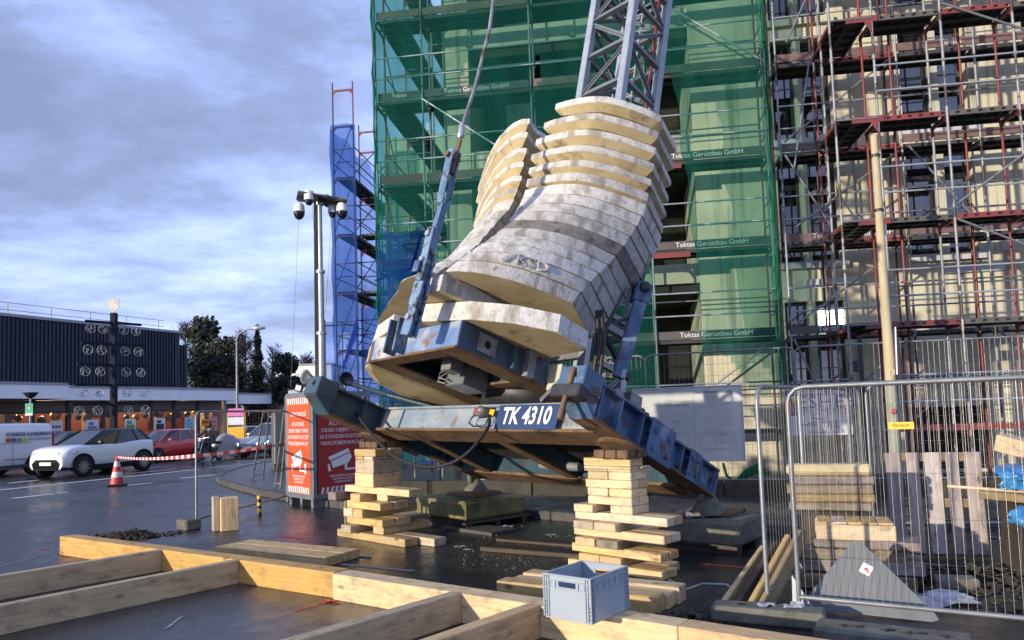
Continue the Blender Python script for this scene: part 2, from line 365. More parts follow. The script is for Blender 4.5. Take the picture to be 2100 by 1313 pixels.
mat('tube_mixed', (0.33, 0.34, 0.355), (0.20, 0.21, 0.22), 0.48, metal=0.2, scale=2.2, c3=(0.045, 0.035, 0.04), s3=1.5, t3=0.52, w3=0.03)
mat('deck_dark', (0.030, 0.030, 0.033), (0.055, 0.052, 0.052), 0.65, scale=6)
mat('deck_red', (0.24, 0.045, 0.045), (0.15, 0.04, 0.04), 0.5, scale=2.0, c3=(0.06, 0.055, 0.06), s3=1.2, t3=0.60, w3=0.03)
mat('toe_board', (0.20, 0.12, 0.105), (0.13, 0.085, 0.08), 0.7, scale=3, stretch=(1, 1, 5), c3=(0.08, 0.06, 0.06), s3=3, t3=0.6)
mat('toe_grey', (0.11, 0.10, 0.095), (0.075, 0.07, 0.068), 0.7, scale=4)
mat('facade', (0.62, 0.59, 0.45), (0.52, 0.495, 0.375), 0.85, scale=1.1, bump=0.2, bscale=16, c3=(0.24, 0.22, 0.17), s3=0.9, t3=0.58, w3=0.16,
    streak=((0.19, 0.175, 0.15), (3.2, 3.2, 0.14), 1.5, 0.545, 0.75))
mat('facade_pale', (0.56, 0.54, 0.42), (0.45, 0.44, 0.35), 0.85, scale=1.5, bump=0.15, bscale=16, streak=((0.20, 0.19, 0.16), (3, 3, 0.2), 1.6, 0.57, 0.6))
mat('facade_shade', (0.045, 0.043, 0.038), (0.03, 0.028, 0.025), 0.9, scale=2)  # facade darkened: shade inside loggia and rooms is put into the colour
mat('window_glass', (0.015, 0.017, 0.02), rough=0.03)
MT['window_glass'].node_tree.nodes['Principled BSDF'].inputs['IOR'].default_value = 2.3
mat('window_frame', (0.030, 0.028, 0.032), rough=0.45)
mat('sill_white', (0.60, 0.62, 0.64), (0.45, 0.47, 0.5), 0.5, scale=4)
mat('sticker', (0.75, 0.75, 0.72), rough=0.7)
mat('black', (0.012, 0.012, 0.013), rough=0.45)
mat('rubber', (0.016, 0.016, 0.017), rough=0.75)
mat('white_paint', (0.80, 0.80, 0.80), rough=0.4)
mat('print_white', (0.78, 0.78, 0.78), rough=0.6)
mat('plate_blue', (0.03, 0.06, 0.17), rough=0.45)
mat('orange_panel', (0.72, 0.10, 0.022), (0.66, 0.085, 0.02), 0.4, scale=1.2)
mat('red_panel', (0.40, 0.02, 0.018), (0.36, 0.018, 0.016), 0.4, scale=1.2)
mat('red', (0.55, 0.03, 0.025), rough=0.45)
mat('yellow', (0.72, 0.47, 0.03), rough=0.5)
mat('concrete_foot', (0.17, 0.165, 0.135), (0.085, 0.085, 0.065), 0.9, scale=7, bump=0.6, bscale=30)
mat('pad_moss', (0.22, 0.20, 0.09), (0.12, 0.12, 0.05), 0.9, scale=3, bump=0.7, bscale=14, c3=(0.045, 0.042, 0.03), s3=2.2, t3=0.56, w3=0.12)
mat('crate_grey', (0.33, 0.39, 0.45), (0.31, 0.365, 0.42), 0.42, scale=2)
mat('crate_dark', (0.05, 0.06, 0.10), rough=0.5)
mat('sign_grey', (0.13, 0.145, 0.155), (0.105, 0.12, 0.13), 0.5, metal=0.2, scale=2.5, stretch=(8, 1, .4))
mat('tarp_blue', (0.03, 0.17, 0.42), (0.05, 0.26, 0.55), 0.35, scale=4, bump=0.3)
mat('paper', (0.60, 0.62, 0.60), (0.52, 0.54, 0.53), 0.25, scale=3, alpha=0.86)
mat('ink', (0.10, 0.10, 0.11), rough=0.7)
mat('ink_pale', (0.36, 0.37, 0.37), rough=0.7)
mat('banner', (0.52, 0.53, 0.56), (0.44, 0.45, 0.48), 0.5, scale=5)
mat('ink_blue', (0.035, 0.045, 0.15), rough=0.6)
mat('pole_yellow', (0.50, 0.43, 0.27), (0.40, 0.34, 0.21), 0.75, scale=3, stretch=(4, 4, .6), c3=(0.12, 0.09, 0.06), s3=2.5, t3=0.66)
mat('pole_green', (0.30, 0.32, 0.25), (0.22, 0.24, 0.20), 0.6, scale=3)
net_mat('net_green', (0.018, 0.165, 0.13), 0.43)
net_mat('net_green_dense', (0.010, 0.22, 0.11), 0.86)
net_mat('net_blue', (0.022, 0.10, 0.37), 0.50, glow=0.5)
net_mat('net_blue_dense', (0.015, 0.06, 0.36), 0.88)
mat('debris_pale', (0.42, 0.40, 0.36), (0.25, 0.24, 0.22), 0.8, scale=8)
mat('debris_dark', (0.05, 0.045, 0.035), (0.03, 0.026, 0.02), 0.9, scale=8)
mat('plastic_film', (0.55, 0.57, 0.62), rough=0.2, alpha=0.6)
# ------------------------------------------------------------------ ground
def wet_asphalt():
    m_ = bpy.data.materials.new('wet_asphalt'); m_.use_nodes = True; t = m_.node_tree; b = t.nodes['Principled BSDF']; L = t.links.new
    tcn = N('ShaderNodeTexCoord', t)
    a = N('ShaderNodeTexNoise', t); a.inputs['Scale'].default_value = 0.35; a.inputs['Detail'].default_value = 8; a.inputs['Roughness'].default_value = 0.65; L(tcn.outputs['Object'], a.inputs['Vector'])
    g = N('ShaderNodeTexNoise', t); g.inputs['Scale'].default_value = 60; g.inputs['Detail'].default_value = 3; L(tcn.outputs['Object'], g.inputs['Vector'])
    w = N('ShaderNodeMapRange', t); w.inputs[1].default_value = 0.36; w.inputs[2].default_value = 0.64; w.inputs[3].default_value = 0.07; w.inputs[4].default_value = 0.52
    a2 = N('ShaderNodeTexNoise', t); a2.inputs['Scale'].default_value = 5.0; a2.inputs['Detail'].default_value = 7; a2.inputs['Roughness'].default_value = 0.7; L(tcn.outputs['Object'], a2.inputs['Vector'])
    am = N('ShaderNodeMix', t, data_type='FLOAT'); am.inputs[0].default_value = 0.35; L(a.outputs[0], am.inputs[2]); L(a2.outputs[0], am.inputs[3]); L(am.outputs[0], w.inputs[0]); L(w.outputs[0], b.inputs['Roughness'])
    c = N('ShaderNodeMix', t, data_type='RGBA'); c.inputs[6].default_value = (0.019, 0.0195, 0.020, 1); c.inputs[7].default_value = (0.052, 0.051, 0.050, 1)
    cr = N('ShaderNodeMapRange', t); cr.inputs[1].default_value = 0.35; cr.inputs[2].default_value = 0.7; L(a.outputs[0], cr.inputs[0]); L(cr.outputs[0], c.inputs[0])
    # pale scuffs and grit
    s = N('ShaderNodeTexNoise', t); s.inputs['Scale'].default_value = 2.2; s.inputs['Detail'].default_value = 9; s.inputs['Roughness'].default_value = 0.75; L(tcn.outputs['Object'], s.inputs['Vector'])
    sr = N('ShaderNodeMapRange', t); sr.inputs[1].default_value = 0.56; sr.inputs[2].default_value = 0.74; sr.inputs[4].default_value = 0.7; L(s.outputs[0], sr.inputs[0])
    c2 = N('ShaderNodeMix', t, data_type='RGBA'); L(sr.outputs[0], c2.inputs[0]); L(c.outputs[2], c2.inputs[6]); c2.inputs[7].default_value = (0.085, 0.082, 0.078, 1)
    L(c2.outputs[2], b.inputs['Base Color'])
    b.inputs['Specular IOR Level'].default_value = 0.5
    bp = N('ShaderNodeBump', t); bp.inputs['Strength'].default_value = 0.55; bp.inputs['Distance'].default_value = 0.007
    ad_ = N('ShaderNodeMath', t, operation='ADD'); L(g.outputs[0], ad_.inputs[0])
    u = N('ShaderNodeTexNoise', t); u.inputs['Scale'].default_value = 3.0; u.inputs['Detail'].default_value = 4; L(tcn.outputs['Object'], u.inputs['Vector'])
    mu = N('ShaderNodeMath', t, operation='MULTIPLY'); mu.inputs[1].default_value = 2.0; L(u.outputs[0], mu.inputs[0]); L(mu.outputs[0], ad_.inputs[1])
    L(ad_.outputs[0], bp.inputs['Height']); L(bp.outputs[0], b.inputs['Normal'])
    return m_
WET = wet_asphalt()
g = MB(); g.quad((-900, -200, 0), (900, -200, 0), (900, 1500, 0), (-900, 1500, 0))
tag(g.build('ground', WET), kind='structure')
mat('road_paint', (0.80, 0.80, 0.80), (0.55, 0.55, 0.56), 0.6, scale=3)
def ground_line(name, p, q, w, m_, z=0.004):
    a, b = V(p), V(q); d = (b - a).normalized(); n = V((-d.y, d.x, 0)) * w / 2
    mb = MB(); zz = V((0, 0, z)); mb.quad(a - n + zz, b - n + zz, b + n + zz, a + n + zz)
    return tag(mb.build(name, m_), kind='structure')
for p, q, w in (((-60, 1012), (407, 963), .14), ((425, 961), (522, 951), .14), ((25, 1023), (111, 1013.5), .14), ((262, 996), (311, 991), .14),
                ((370, 981.6), (441, 974.5), .14), ((117, 1012), (140, 1010), .12), ((15, 992), (80, 985), .12), ((275, 971), (360, 962), .12), ((485, 948), (560, 941), .13)):
    ground_line('road_marking', G(*p), G(*q), w * 1.5, MT['road_paint'], 0.008)
mat('spray_red', (0.75, 0.06, 0.03), (0.4, 0.05, 0.04), 0.6, scale=9)
for p, q, w in (((605, 1254), (690, 1232), .025), ((655, 1236), (700, 1238), .04), ((668, 1231), (690, 1240), .05), ((1435, 1157), (1538, 1166), .03), ((560, 1101), (640, 1105), .03), ((580, 1098), (625, 1108), .02), ((86, 1125), (98, 1126), .05), ((123, 1133), (140, 1142), .08)):
    ground_line('spray_mark', G(*p), G(*q), w, MT['spray_red'], 0.006)
mat('chalk', (0.34, 0.34, 0.34), (0.12, 0.12, 0.12), 0.7, scale=12)
for p, q, w in (((340, 1291), (372, 1266), .03), ((0, 1163), (60, 1148), .03), ((62, 1146), (118, 1128), .02), ((700, 1158), (850, 1172), .07), ((1330, 1170), (1300, 1200), .03)):
    ground_line('scuff_mark', G(*p), G(*q), w, MT['chalk'], 0.005)
# paved corner with its kerb
def paver_mat():
    m_ = bpy.data.materials.new('pavers'); m_.use_nodes = True; t = m_.node_tree; b = t.nodes['Principled BSDF']; L = t.links.new
    tcn = N('ShaderNodeTexCoord', t); mpn = N('ShaderNodeMapping', t); mpn.inputs['Rotation'].default_value = (0, 0, 0.55); L(tcn.outputs['Object'], mpn.inputs[0])
    br = N('ShaderNodeTexBrick', t); br.inputs['Scale'].default_value = 1.0; br.inputs['Brick Width'].default_value = 0.5; br.inputs['Row Height'].default_value = 0.3
    br.inputs['Mortar Size'].default_value = 0.025; br.inputs['Color1'].default_value = (0.075, 0.073, 0.075, 1); br.inputs['Color2'].default_value = (0.105, 0.10, 0.10, 1); br.inputs['Mortar'].default_value = (0.022, 0.022, 0.022, 1)
    L(mpn.outputs[0], br.inputs['Vector'])
    nz = N('ShaderNodeTexNoise', t); nz.inputs['Scale'].default_value = 1.3; nz.inputs['Detail'].default_value = 8; L(tcn.outputs['Object'], nz.inputs['Vector'])
    mx = N('ShaderNodeMix', t, data_type='RGBA', blend_type='MULTIPLY'); mx.inputs[0].default_value = 0.9; L(br.outputs[0], mx.inputs[6])
    r = N('ShaderNodeMapRange', t); r.inputs[1].default_value = 0.3; r.inputs[2].default_value = 0.7; r.inputs[3].default_value = 0.35; r.inputs[4].default_value = 1.25; L(nz.outputs[0], r.inputs[0]); L(r.outputs[0], mx.inputs[7])
    L(mx.outputs[2], b.inputs['Base Color']); b.inputs['Roughness'].default_value = 0.42
    bp = N('ShaderNodeBump', t); bp.inputs['Strength'].default_value = 0.6; bp.inputs['Distance'].default_value = 0.01; L(br.outputs['Fac'], bp.inputs['Height']); bp.invert = True; L(bp.outputs[0], b.inputs['Normal'])
    return m_
edge = [G(*q) for q in ((640, 925), (569, 950), (517, 960), (490, 967), (462, 977), (447, 987), (456, 994), (498, 1007), (533, 1016), (587, 1026), (700, 1043), (880, 1062), (1040, 1058), (1240, 1076), (1420, 1090), (1640, 1098))]
poly = edge + [V((30, 11.0, 0)), V((30, 40, 0)), V((-8, 40, 0))]
pv = MB(); pv.prism([p + V((0, 0, 0.002)) for p in poly], (0, 0, 0.12)); 
pave = tag(pv.build('pavement', paver_mat()), kind='structure')
kerb = MB()
kp = []
for a, b in zip(edge[:-1], edge[1:]):
    n = max(1, int((b - a).length / 0.95))
    for i in range(n): kp.append((a.lerp(b, i / n), a.lerp(b, (i + 1) / n)))
mat('kerb_stone', (0.085, 0.082, 0.078), (0.05, 0.05, 0.048), 0.7, scale=6, bump=0.3, rnd=0.2)
for a, b in kp:
    d = (b - a).normalized(); k = MB(); L_ = (b - a).length - 0.012
    k.box((0, 0, 0), (L_, 0.14, 0.15), ch=0.015)
    o = k.build('kerb_stone', MT['kerb_stone'], pave, mat=axes(d, V((-d.y, d.x, 0)), V((0, 0, 1)), (a + b) / 2 + V((0, 0, 0.07))))

# ------------------------------------------------------------------ event hall across the street
e_ = V((0.42, 0.907, 0)).normalized(); nin = V((-e_.y, e_.x, 0)); HALL0 = P(77, 822, 45.0); HALL0.z = 0
def hp(s, d, z): return HALL0 + e_ * s + nin * d + V((0, 0, z))
hall = empty('event_hall', hp(8, 3, 0), 'low hall clad in dark ribbed metal above a white fascia and warmly lit shop front', 'building')
mat('cladding', (0.008, 0.011, 0.026), (0.014, 0.018, 0.036), 0.5, scale=0.8, stretch=(1, 1, .2), rnd=0.12)
mat('fascia', (0.88, 0.88, 0.88), (0.82, 0.82, 0.84), 0.5, scale=1.5)
mat('fascia_top', (0.30, 0.31, 0.33), rough=0.5)
mat('hall_wood', (0.22, 0.055, 0.018), (0.13, 0.032, 0.012), 0.55, scale=2.0, stretch=(4, 4, .4))
mat('hall_floor', (0.10, 0.055, 0.03), rough=0.4)
mat('stone_column', (0.40, 0.37, 0.31), (0.32, 0.30, 0.25), 0.8, scale=3)
mat('blind', (0.16, 0.13, 0.09), rough=0.7)
mat('mullion', (0.025, 0.024, 0.028), rough=0.5)
gm = mat('shop_glass', (0.02, 0.02, 0.022), rough=0.04, alpha=0.22)
R_h = rotm(e_, nin, V((0, 0, 1)))
def hbox(mb, s0, s1, d0, d1, z0, z1, mi=0, ch=0): mb.box(hp((s0 + s1) / 2, (d0 + d1) / 2, (z0 + z1) / 2), (s1 - s0, d1 - d0, z1 - z0), R_h, mi, ch)
# ribbed cladding: one panel per 1.2 m, each with its own raised ribs; the upper volume and its lower annexe
HZ = 9.35
for j in range(-9, 16):
    s0 = j * 1.1 - 0.9; mb = MB()
    if s0 + 1.1 > 15.3: break
    hbox(mb, s0, s0 + 1.09, 5.0, 5.1, 4.2, HZ - 0.18)
    for k in range(4): hbox(mb, s0 + 0.06 + k * 0.275, s0 + 0.2 + k * 0.275, 4.92, 5.0, 4.2, HZ - 0.18)
    mb.build('cladding_panel', MT['cladding'], hall, True)
mb = MB(); hbox(mb, -11, 14.9, 5.12, 24, 0, HZ - 0.1); mb.build('upper_wall', MT['cladding'], hall, True)
mb = MB(); hbox(mb, 15.0, 16.6, 6.2, 14, 0, 8.4)
for k in range(5): hbox(mb, 15.05 + k * .3, 15.2 + k * .3, 6.12, 6.2, 4.2, 8.3)
mb.build('annexe', MT['cladding'], hall, True)
mb = MB(); hbox(mb, -11.05, 15.0, 4.86, 5.1, HZ - 0.178, HZ + 0.02); mb.build('roof_edge', MT['fascia_top'], hall, True)
rl = MB()
for s in range(-10, 15, 3): rl.tube([hp(s, 6.5, HZ), hp(s, 6.5, HZ + 1.0)], 0.03, 5)
for z in (0.5, 1.0): rl.tube([hp(-11, 6.5, HZ + z), hp(14.5, 6.5, HZ + z)], 0.022, 5)
rl.build('roof_railing', MT['galv'], hall, True)
# canopy fascia in panels, with its grey capping
for s0, s1 in ((0, 4.9), (4.93, 10.1), (10.13, 15.4)):
    mb = MB(); hbox(mb, s0, s1, -0.6, 0.0, 3.42, 4.22); mb.build('fascia_panel', MT['fascia'], hall, True)
mb = MB(); hbox(mb, 15.6, 21.5, 1.4, 2.0, 3.2, 4.0); mb.build('fascia_panel', MT['fascia'], hall, True)
mb = MB(); hbox(mb, -0.05, 15.45, -0.66, 6, 4.223, 4.36); hbox(mb, 15.58, 21.55, 1.34, 6, 4.003, 4.12); hbox(mb, -16, -0.1, -3.05, 5, 4.223, 4.36); mb.build('canopy_capping', MT['fascia_top'], hall, True)
for s0, s1 in ((-16, -5.8), (-5.75, -0.06)):
    mb = MB(); hbox(mb, s0, s1, -3.0, -2.4, 3.42, 4.22); mb.build('fascia_panel', MT['fascia'], hall, True)
mb = MB(); hbox(mb, -0.06, -0.02, -2.98, 0, 3.42, 4.22); mb.build('fascia_panel', MT['fascia'], hall, True)
mb = MB(); hbox(mb, -16, 15.4, 0.0, 5.0, 3.43, 3.6); hbox(mb, -16, -0.06, -2.38, 0, 3.43, 3.6); hbox(mb, 15.6, 21.5, 2.0, 6, 3.2, 3.3); mb.build('canopy_soffit', MT['blind'], hall, True)
mb = MB(); hbox(mb, -16, 15.2, 4.6, 4.8, 0.1, 3.42); mb.build('back_wall', MT['hall_wood'], hall, True)
mb = MB(); hbox(mb, -16, 15.2, 0.1, 4.6, 0.02, 0.25); mb.build('floor', MT['hall_floor'], hall, True)
mb = MB(); hbox(mb, 15.0, 15.3, 0.35, 5, 0, 3.42); hbox(mb, 15.6, 21.5, 5.0, 5.3, 0, 3.2); mb.build('end_wall', MT['stone_column'], hall, True)
bays = [-14, -10.5, -7, -3.5, -0.1, 2.2, 4.6, 8.3, 10.3, 12.5, 15.0]
for a, b in zip(bays[:-1], bays[1:]):
    fr = MB(); hbox(fr, a - 0.12, a + 0.12, 0.28, 0.5, 0.1, 3.43)
    hbox(fr, a + 0.12, b - 0.12, 0.34, 0.44, 2.62, 2.74); hbox(fr, a + 0.12, b - 0.12, 0.34, 0.44, 0.25, 0.45)
    w = fr.build('shop_window', MT['mullion'], hall, True)
    gl = MB(); hbox(gl, a + 0.12, b - 0.12, 0.385, 0.4, 0.45, 2.62); o = gl.build('pane', MT['shop_glass'], w, True)
    gl = MB(); hbox(gl, a + 0.12, b - 0.12, 0.385, 0.4, 2.74, 3.42); o = gl.build('transom_pane', MT['blind'], w, True)
for s in (4.0, 9.6, 13.9, -1.2):
    mb = MB(); hbox(mb, s, s + 0.45, 1.2, 1.65, 0.25, 3.43); mb.build('column', MT['stone_column'], hall, True)
mat('lamp_warm', (1, 0.8, 0.5), emit=((1, 0.72, 0.4), 14))
for s in (-6, -3.2, 1.0, 3.6, 6.5, 9.2, 11.5, 13.6):
    mb = MB(); mb.lathe([(0.0, 3.36), (0.10, 3.36), (0.12, 3.42)], hp(s, 2.4, 0), 10); mb.build('ceiling_lamp', MT['lamp_warm'], hall, True)
for s in (-7, 1.5, 6.8, 12.0):
    l = bpy.data.lights.new('hall_light', 'POINT'); l.energy = 220; l.color = (1, 0.62, 0.3); l.shadow_soft_size = 0.3
    o = bpy.data.objects.new('hall_light', l); COL.objects.link(o); o.location = hp(s, 1.9, 2.9)
mat('balloon_gold', (0.45, 0.26, 0.06), rough=0.25, metal=0.6)
br = random.Random(3)
for i in range(17):
    s = -2 + i * 0.95 + br.uniform(-.3, .3); r = br.uniform(0.2, 0.34); mb = MB()
    mb.lathe([(0, -r), (r * .55, -r * .83), (r * .9, -r * .4), (r, 0), (r * .85, r * .5), (r * .5, r * .86), (0, r)], hp(s, br.uniform(.8, 1.5), 2.35 + br.uniform(-.2, .25)), 12)
    mb.tube([hp(s, 1.1, 2.5), hp(s, 1.1, 3.43)], 0.006, 3)
    nth = ('first', 'second', 'third', 'fourth', 'fifth', 'sixth', 'seventh', 'eighth', 'ninth', 'tenth', 'eleventh', 'twelfth')[i // 3 if i % 3 == 1 else i - (i + 1) // 3]
    tag(mb.build('paper_lantern', MT['balloon_gold'] if i % 3 == 1 else MT['black']), '%s %s round paper lantern from the left inside the hall window' % (nth, 'gold' if i % 3 == 1 else 'black'), 'lantern', 'paper lanterns in the hall')
pc = [('black pictures', (0.75, 0.72, 0.7), (0.2, 0.1, 0.08)), ('a pale figure', (0.72, 0.76, 0.82), (0.15, 0.2, 0.4)), ('a green landscape', (0.75, 0.78, 0.7), (0.12, 0.28, 0.06)),
      ('a black and white scene', (0.75, 0.75, 0.78), (0.03, 0.03, 0.05)), ('a pale blue picture', (0.40, 0.58, 0.66), (0.2, 0.4, 0.5)), ('a red picture', (0.7, 0.3, 0.3), (0.5, 0.06, 0.06))]
for (nm, c1, c2), px in zip(pc, (115, 189, 267, 328, 388, 437)):
    d = ray(px, 880); tt = ((HALL0 + nin * 0.22 - EYEV).dot(nin)) / d.dot(nin); q = EYEV + d * tt; s = (q - HALL0).dot(e_)
    po = MB(); hbox(po, s - 0.42, s + 0.42, 0.2, 0.23, 1.05, 2.15); po_o = po.build('poster', mat('poster_paper', c1, rough=0.6)); tag(po_o, 'framed poster with %s on the hall shop window' % nm, 'poster', 'posters on the hall windows')
    pi = MB(); rr = random.Random(px)
    if px in (115, 437):
        for k in range(6): a = s - .2 + .2 * (k % 3); z = 1.4 + .35 * (k // 3); hbox(pi, a - .07, a + .07, .19, .199, z - .08, z + .1)
    else:
        hbox(pi, s - .33, s + .33, .19, .199, 1.25, 1.75); hbox(pi, s - .25, s + .1, .185, .189, 1.8, 2.0)
    pi.build('picture', mat('poster_ink', c2, rough=0.6), po_o)
# ------------------------------------------------------------------ emblem pole of the guilds
PB = P(233, 880, 33.0); PB.z = 0
ep = empty('emblem_pole', PB, 'dark square pole with crossbars of round emblems in front of the hall', 'pole')
mat('pole_dark', (0.014, 0.018, 0.028), rough=0.8, spec=.2)
mb = MB(); mb.box((0, 0, 3.42), (0.25, 0.25, 6.84), ch=0.02); mb.build('post', MT['pole_dark'], ep)
mat('emblem_metal', (0.42, 0.42, 0.41), (0.3, 0.3, 0.3), 0.45, metal=0.3, scale=5)
mb = MB()
mb.prism([V((x, -0.02, z)) for x, z in ((-.22, 7.5), (-.22, 7.05), (0, 6.86), (.22, 7.05), (.22, 7.5), (.1, 7.42), (0, 7.52), (-.1, 7.42))], (0, 0.04, 0)); mb.build('crest', MT['emblem_metal'], ep)
cd = V((0.62, 0.785, 0)).normalized()
er = random.Random(5)
for zi, (z, hl) in enumerate(((6.38, 1.22), (5.42, 1.36), (4.46, 1.5), (3.55, 1.62), (2.72, 1.78))):
    mb = MB(); mb.bar(cd * -hl + V((0, 0, z)), cd * hl + V((0, 0, z)), 0.08, 0.11); cb = mb.build('crossbar', MT['pole_dark'], ep)
    for k in (-0.8, -0.38, 0.36, 0.8):
        c = cd * (k * hl) + V((0, 0, z - 0.31)); mb = MB()
        nn = 18; mb.tube([c + cd * (0.2 * math.cos(2 * math.pi * i / nn)) + V((0, 0, 0.2 * math.sin(2 * math.pi * i / nn))) for i in range(nn)], 0.018, 4, closed=True)
        mb.tube([c + V((0, 0, .2)), c + V((0, 0, .3))], 0.01, 4)
        for i in range(4):
            a = er.uniform(0, 6.28); b = a + er.uniform(1.4, 3.2); ra = er.uniform(.05, .19); 
            mb.bar(c + cd * (ra * math.cos(a)) + V((0, 0, ra * math.sin(a))), c + cd * (.17 * math.cos(b)) + V((0, 0, .17 * math.sin(b))), 0.02, er.uniform(.025, .07), up=cd.cross(V((0, 0, 1))))
        mb.build('emblem', MT['emblem_metal'], cb)
# assembly-point sign with a bowl lamp above
q = P(62, 880, 30.0); q.z = 0
o = empty('assembly_sign', q, 'slim grey pole with green assembly point sign and bowl lamp at the hall', 'sign')
mb = MB(); mb.tube([(0, 0, 0), (0, 0, 3.0)], 0.045, 8); mb.build('post', MT['galv'], o)
mb = MB(); mb.lathe([(0.04, 2.95), (0.15, 3.02), (0.27, 3.16), (0.29, 3.2), (0, 3.2)], n=14); mb.build('lamp_bowl', MT['pole_dark'], o)
mb = MB(); mb.box((0, -0.08, 2.5), (0.32, 0.02, 0.5), ch=.004); sg = mb.build('sign_plate', mat('sign_green', (0.0, 0.30, 0.17), rough=0.4), o)
mb = MB()
for a in range(4):
    t = a * math.pi / 2 + math.pi / 4; mb.bar((0.12 * math.cos(t), -0.093, 2.56 + .14 * math.sin(t)), (.05 * math.cos(t), -.093, 2.56 + .05 * math.sin(t)), .004, .03, up=(0, 1, 0))
mb.box((0, -0.093, 2.56), (0.05, 0.004, 0.07)); mb.box((0, -.093, 2.3), (.3, .004, .08)); mb.build('pictogram', MT['print_white'], sg)
# street lamp
q = P(487, 880, 46.0); q.z = 0
o = empty('street_lamp', q, 'tall grey street lamp with curved arm before the dark trees', 'street lamp')
mb = MB(); mb.tube([(0, 0, 0), (0, 0, 3), (0, 0, 6.9), (.15, 0, 7.25), (.6, -.1, 7.45), (1.1, -.2, 7.52)], [.10, .085, .06, .055, .05, .045], 8); mb.build('post', MT['galv_old'], o)
mb = MB(); mb.lathe([(0, -.45), (.1, -.42), (.14, 0), (.09, .4), (0, .46)], (1.45, -.25, 7.55), 8, ax=rotm(V((0, 1, 0)), V((0, 0, 1)), V((1, 0, 0)))); mb.build('lamp_head', MT['galv_bright'], o)
# bus stop mast and bill posts near the parked cars
q = P(606, 880, 36.0); q.z = 0
o = empty('bus_stop_sign', q, 'pale bus stop sign on a slim mast beside the parked silver cars', 'sign')
mb = MB(); mb.tube([(0, 0, 0), (0, 0, 3.2)], .035, 6); mb.build('post', MT['galv'], o)
mb = MB(); mb.box((0, -.05, 2.85), (.62, .03, .62), ch=.01); a = mb.build('sign_plate', mat('sign_pale', (0.45, 0.55, 0.5), rough=.5), o); text('H', (0, -.07, 2.85), (1, 0, 0), (0, 0, 1), .4, MT['sign_green'], a)
mb = MB(); mb.box((0, -.05, 2.1), (.5, .03, .75), ch=.01); mb.build('timetable', mat('sign_blue_pale', (.35, .47, .6), rough=.5), o)
q = P(485, 880, 38.0); q.z = 0
o = empty('notice_board', q, 'small notice stand with pink, white and yellow bills by the street lamp', 'notice board')
mb = MB(); mb.tube([(-.45, 0, 0), (-.45, 0, 2.2)], .03, 5); mb.tube([(.45, 0, 0), (.45, 0, 2.2)], .03, 5); mb.build('post', MT['yellow'], o)
for z, c, h in ((2.2, (.65, .18, .42), .4), (1.75, (.65, .68, .75), .4), (1.15, (.72, .42, .03), .6), (.5, (.55, .1, .05), .5)):
    mb = MB(); mb.box((0, -.04, z), (.82, .03, h), ch=.006); mb.build('bill', mat('bill_paint', c, rough=.6), o)
# distant white house behind the trees
q = P(640, 760, 95.0); q.z = 0
hs = empty('white_house', q, 'pale flat roofed building far behind the camera mast', 'building')
mb = MB(); mb.box((0, 0, 4.2), (7, 8, 8.4)); mb.build('wall', MT['fascia'], hs)
mb = MB(); mb.box((0, 0, 8.5), (7.3, 8.3, .2)); mb.build('roof', MT['fascia_top'], hs)
for x in (-2, 0, 2):
    mb = MB(); mb.box((x, -4.02, 6.3), (.9, .06, 1.3)); mb.build('window', MT['window_frame'], hs)
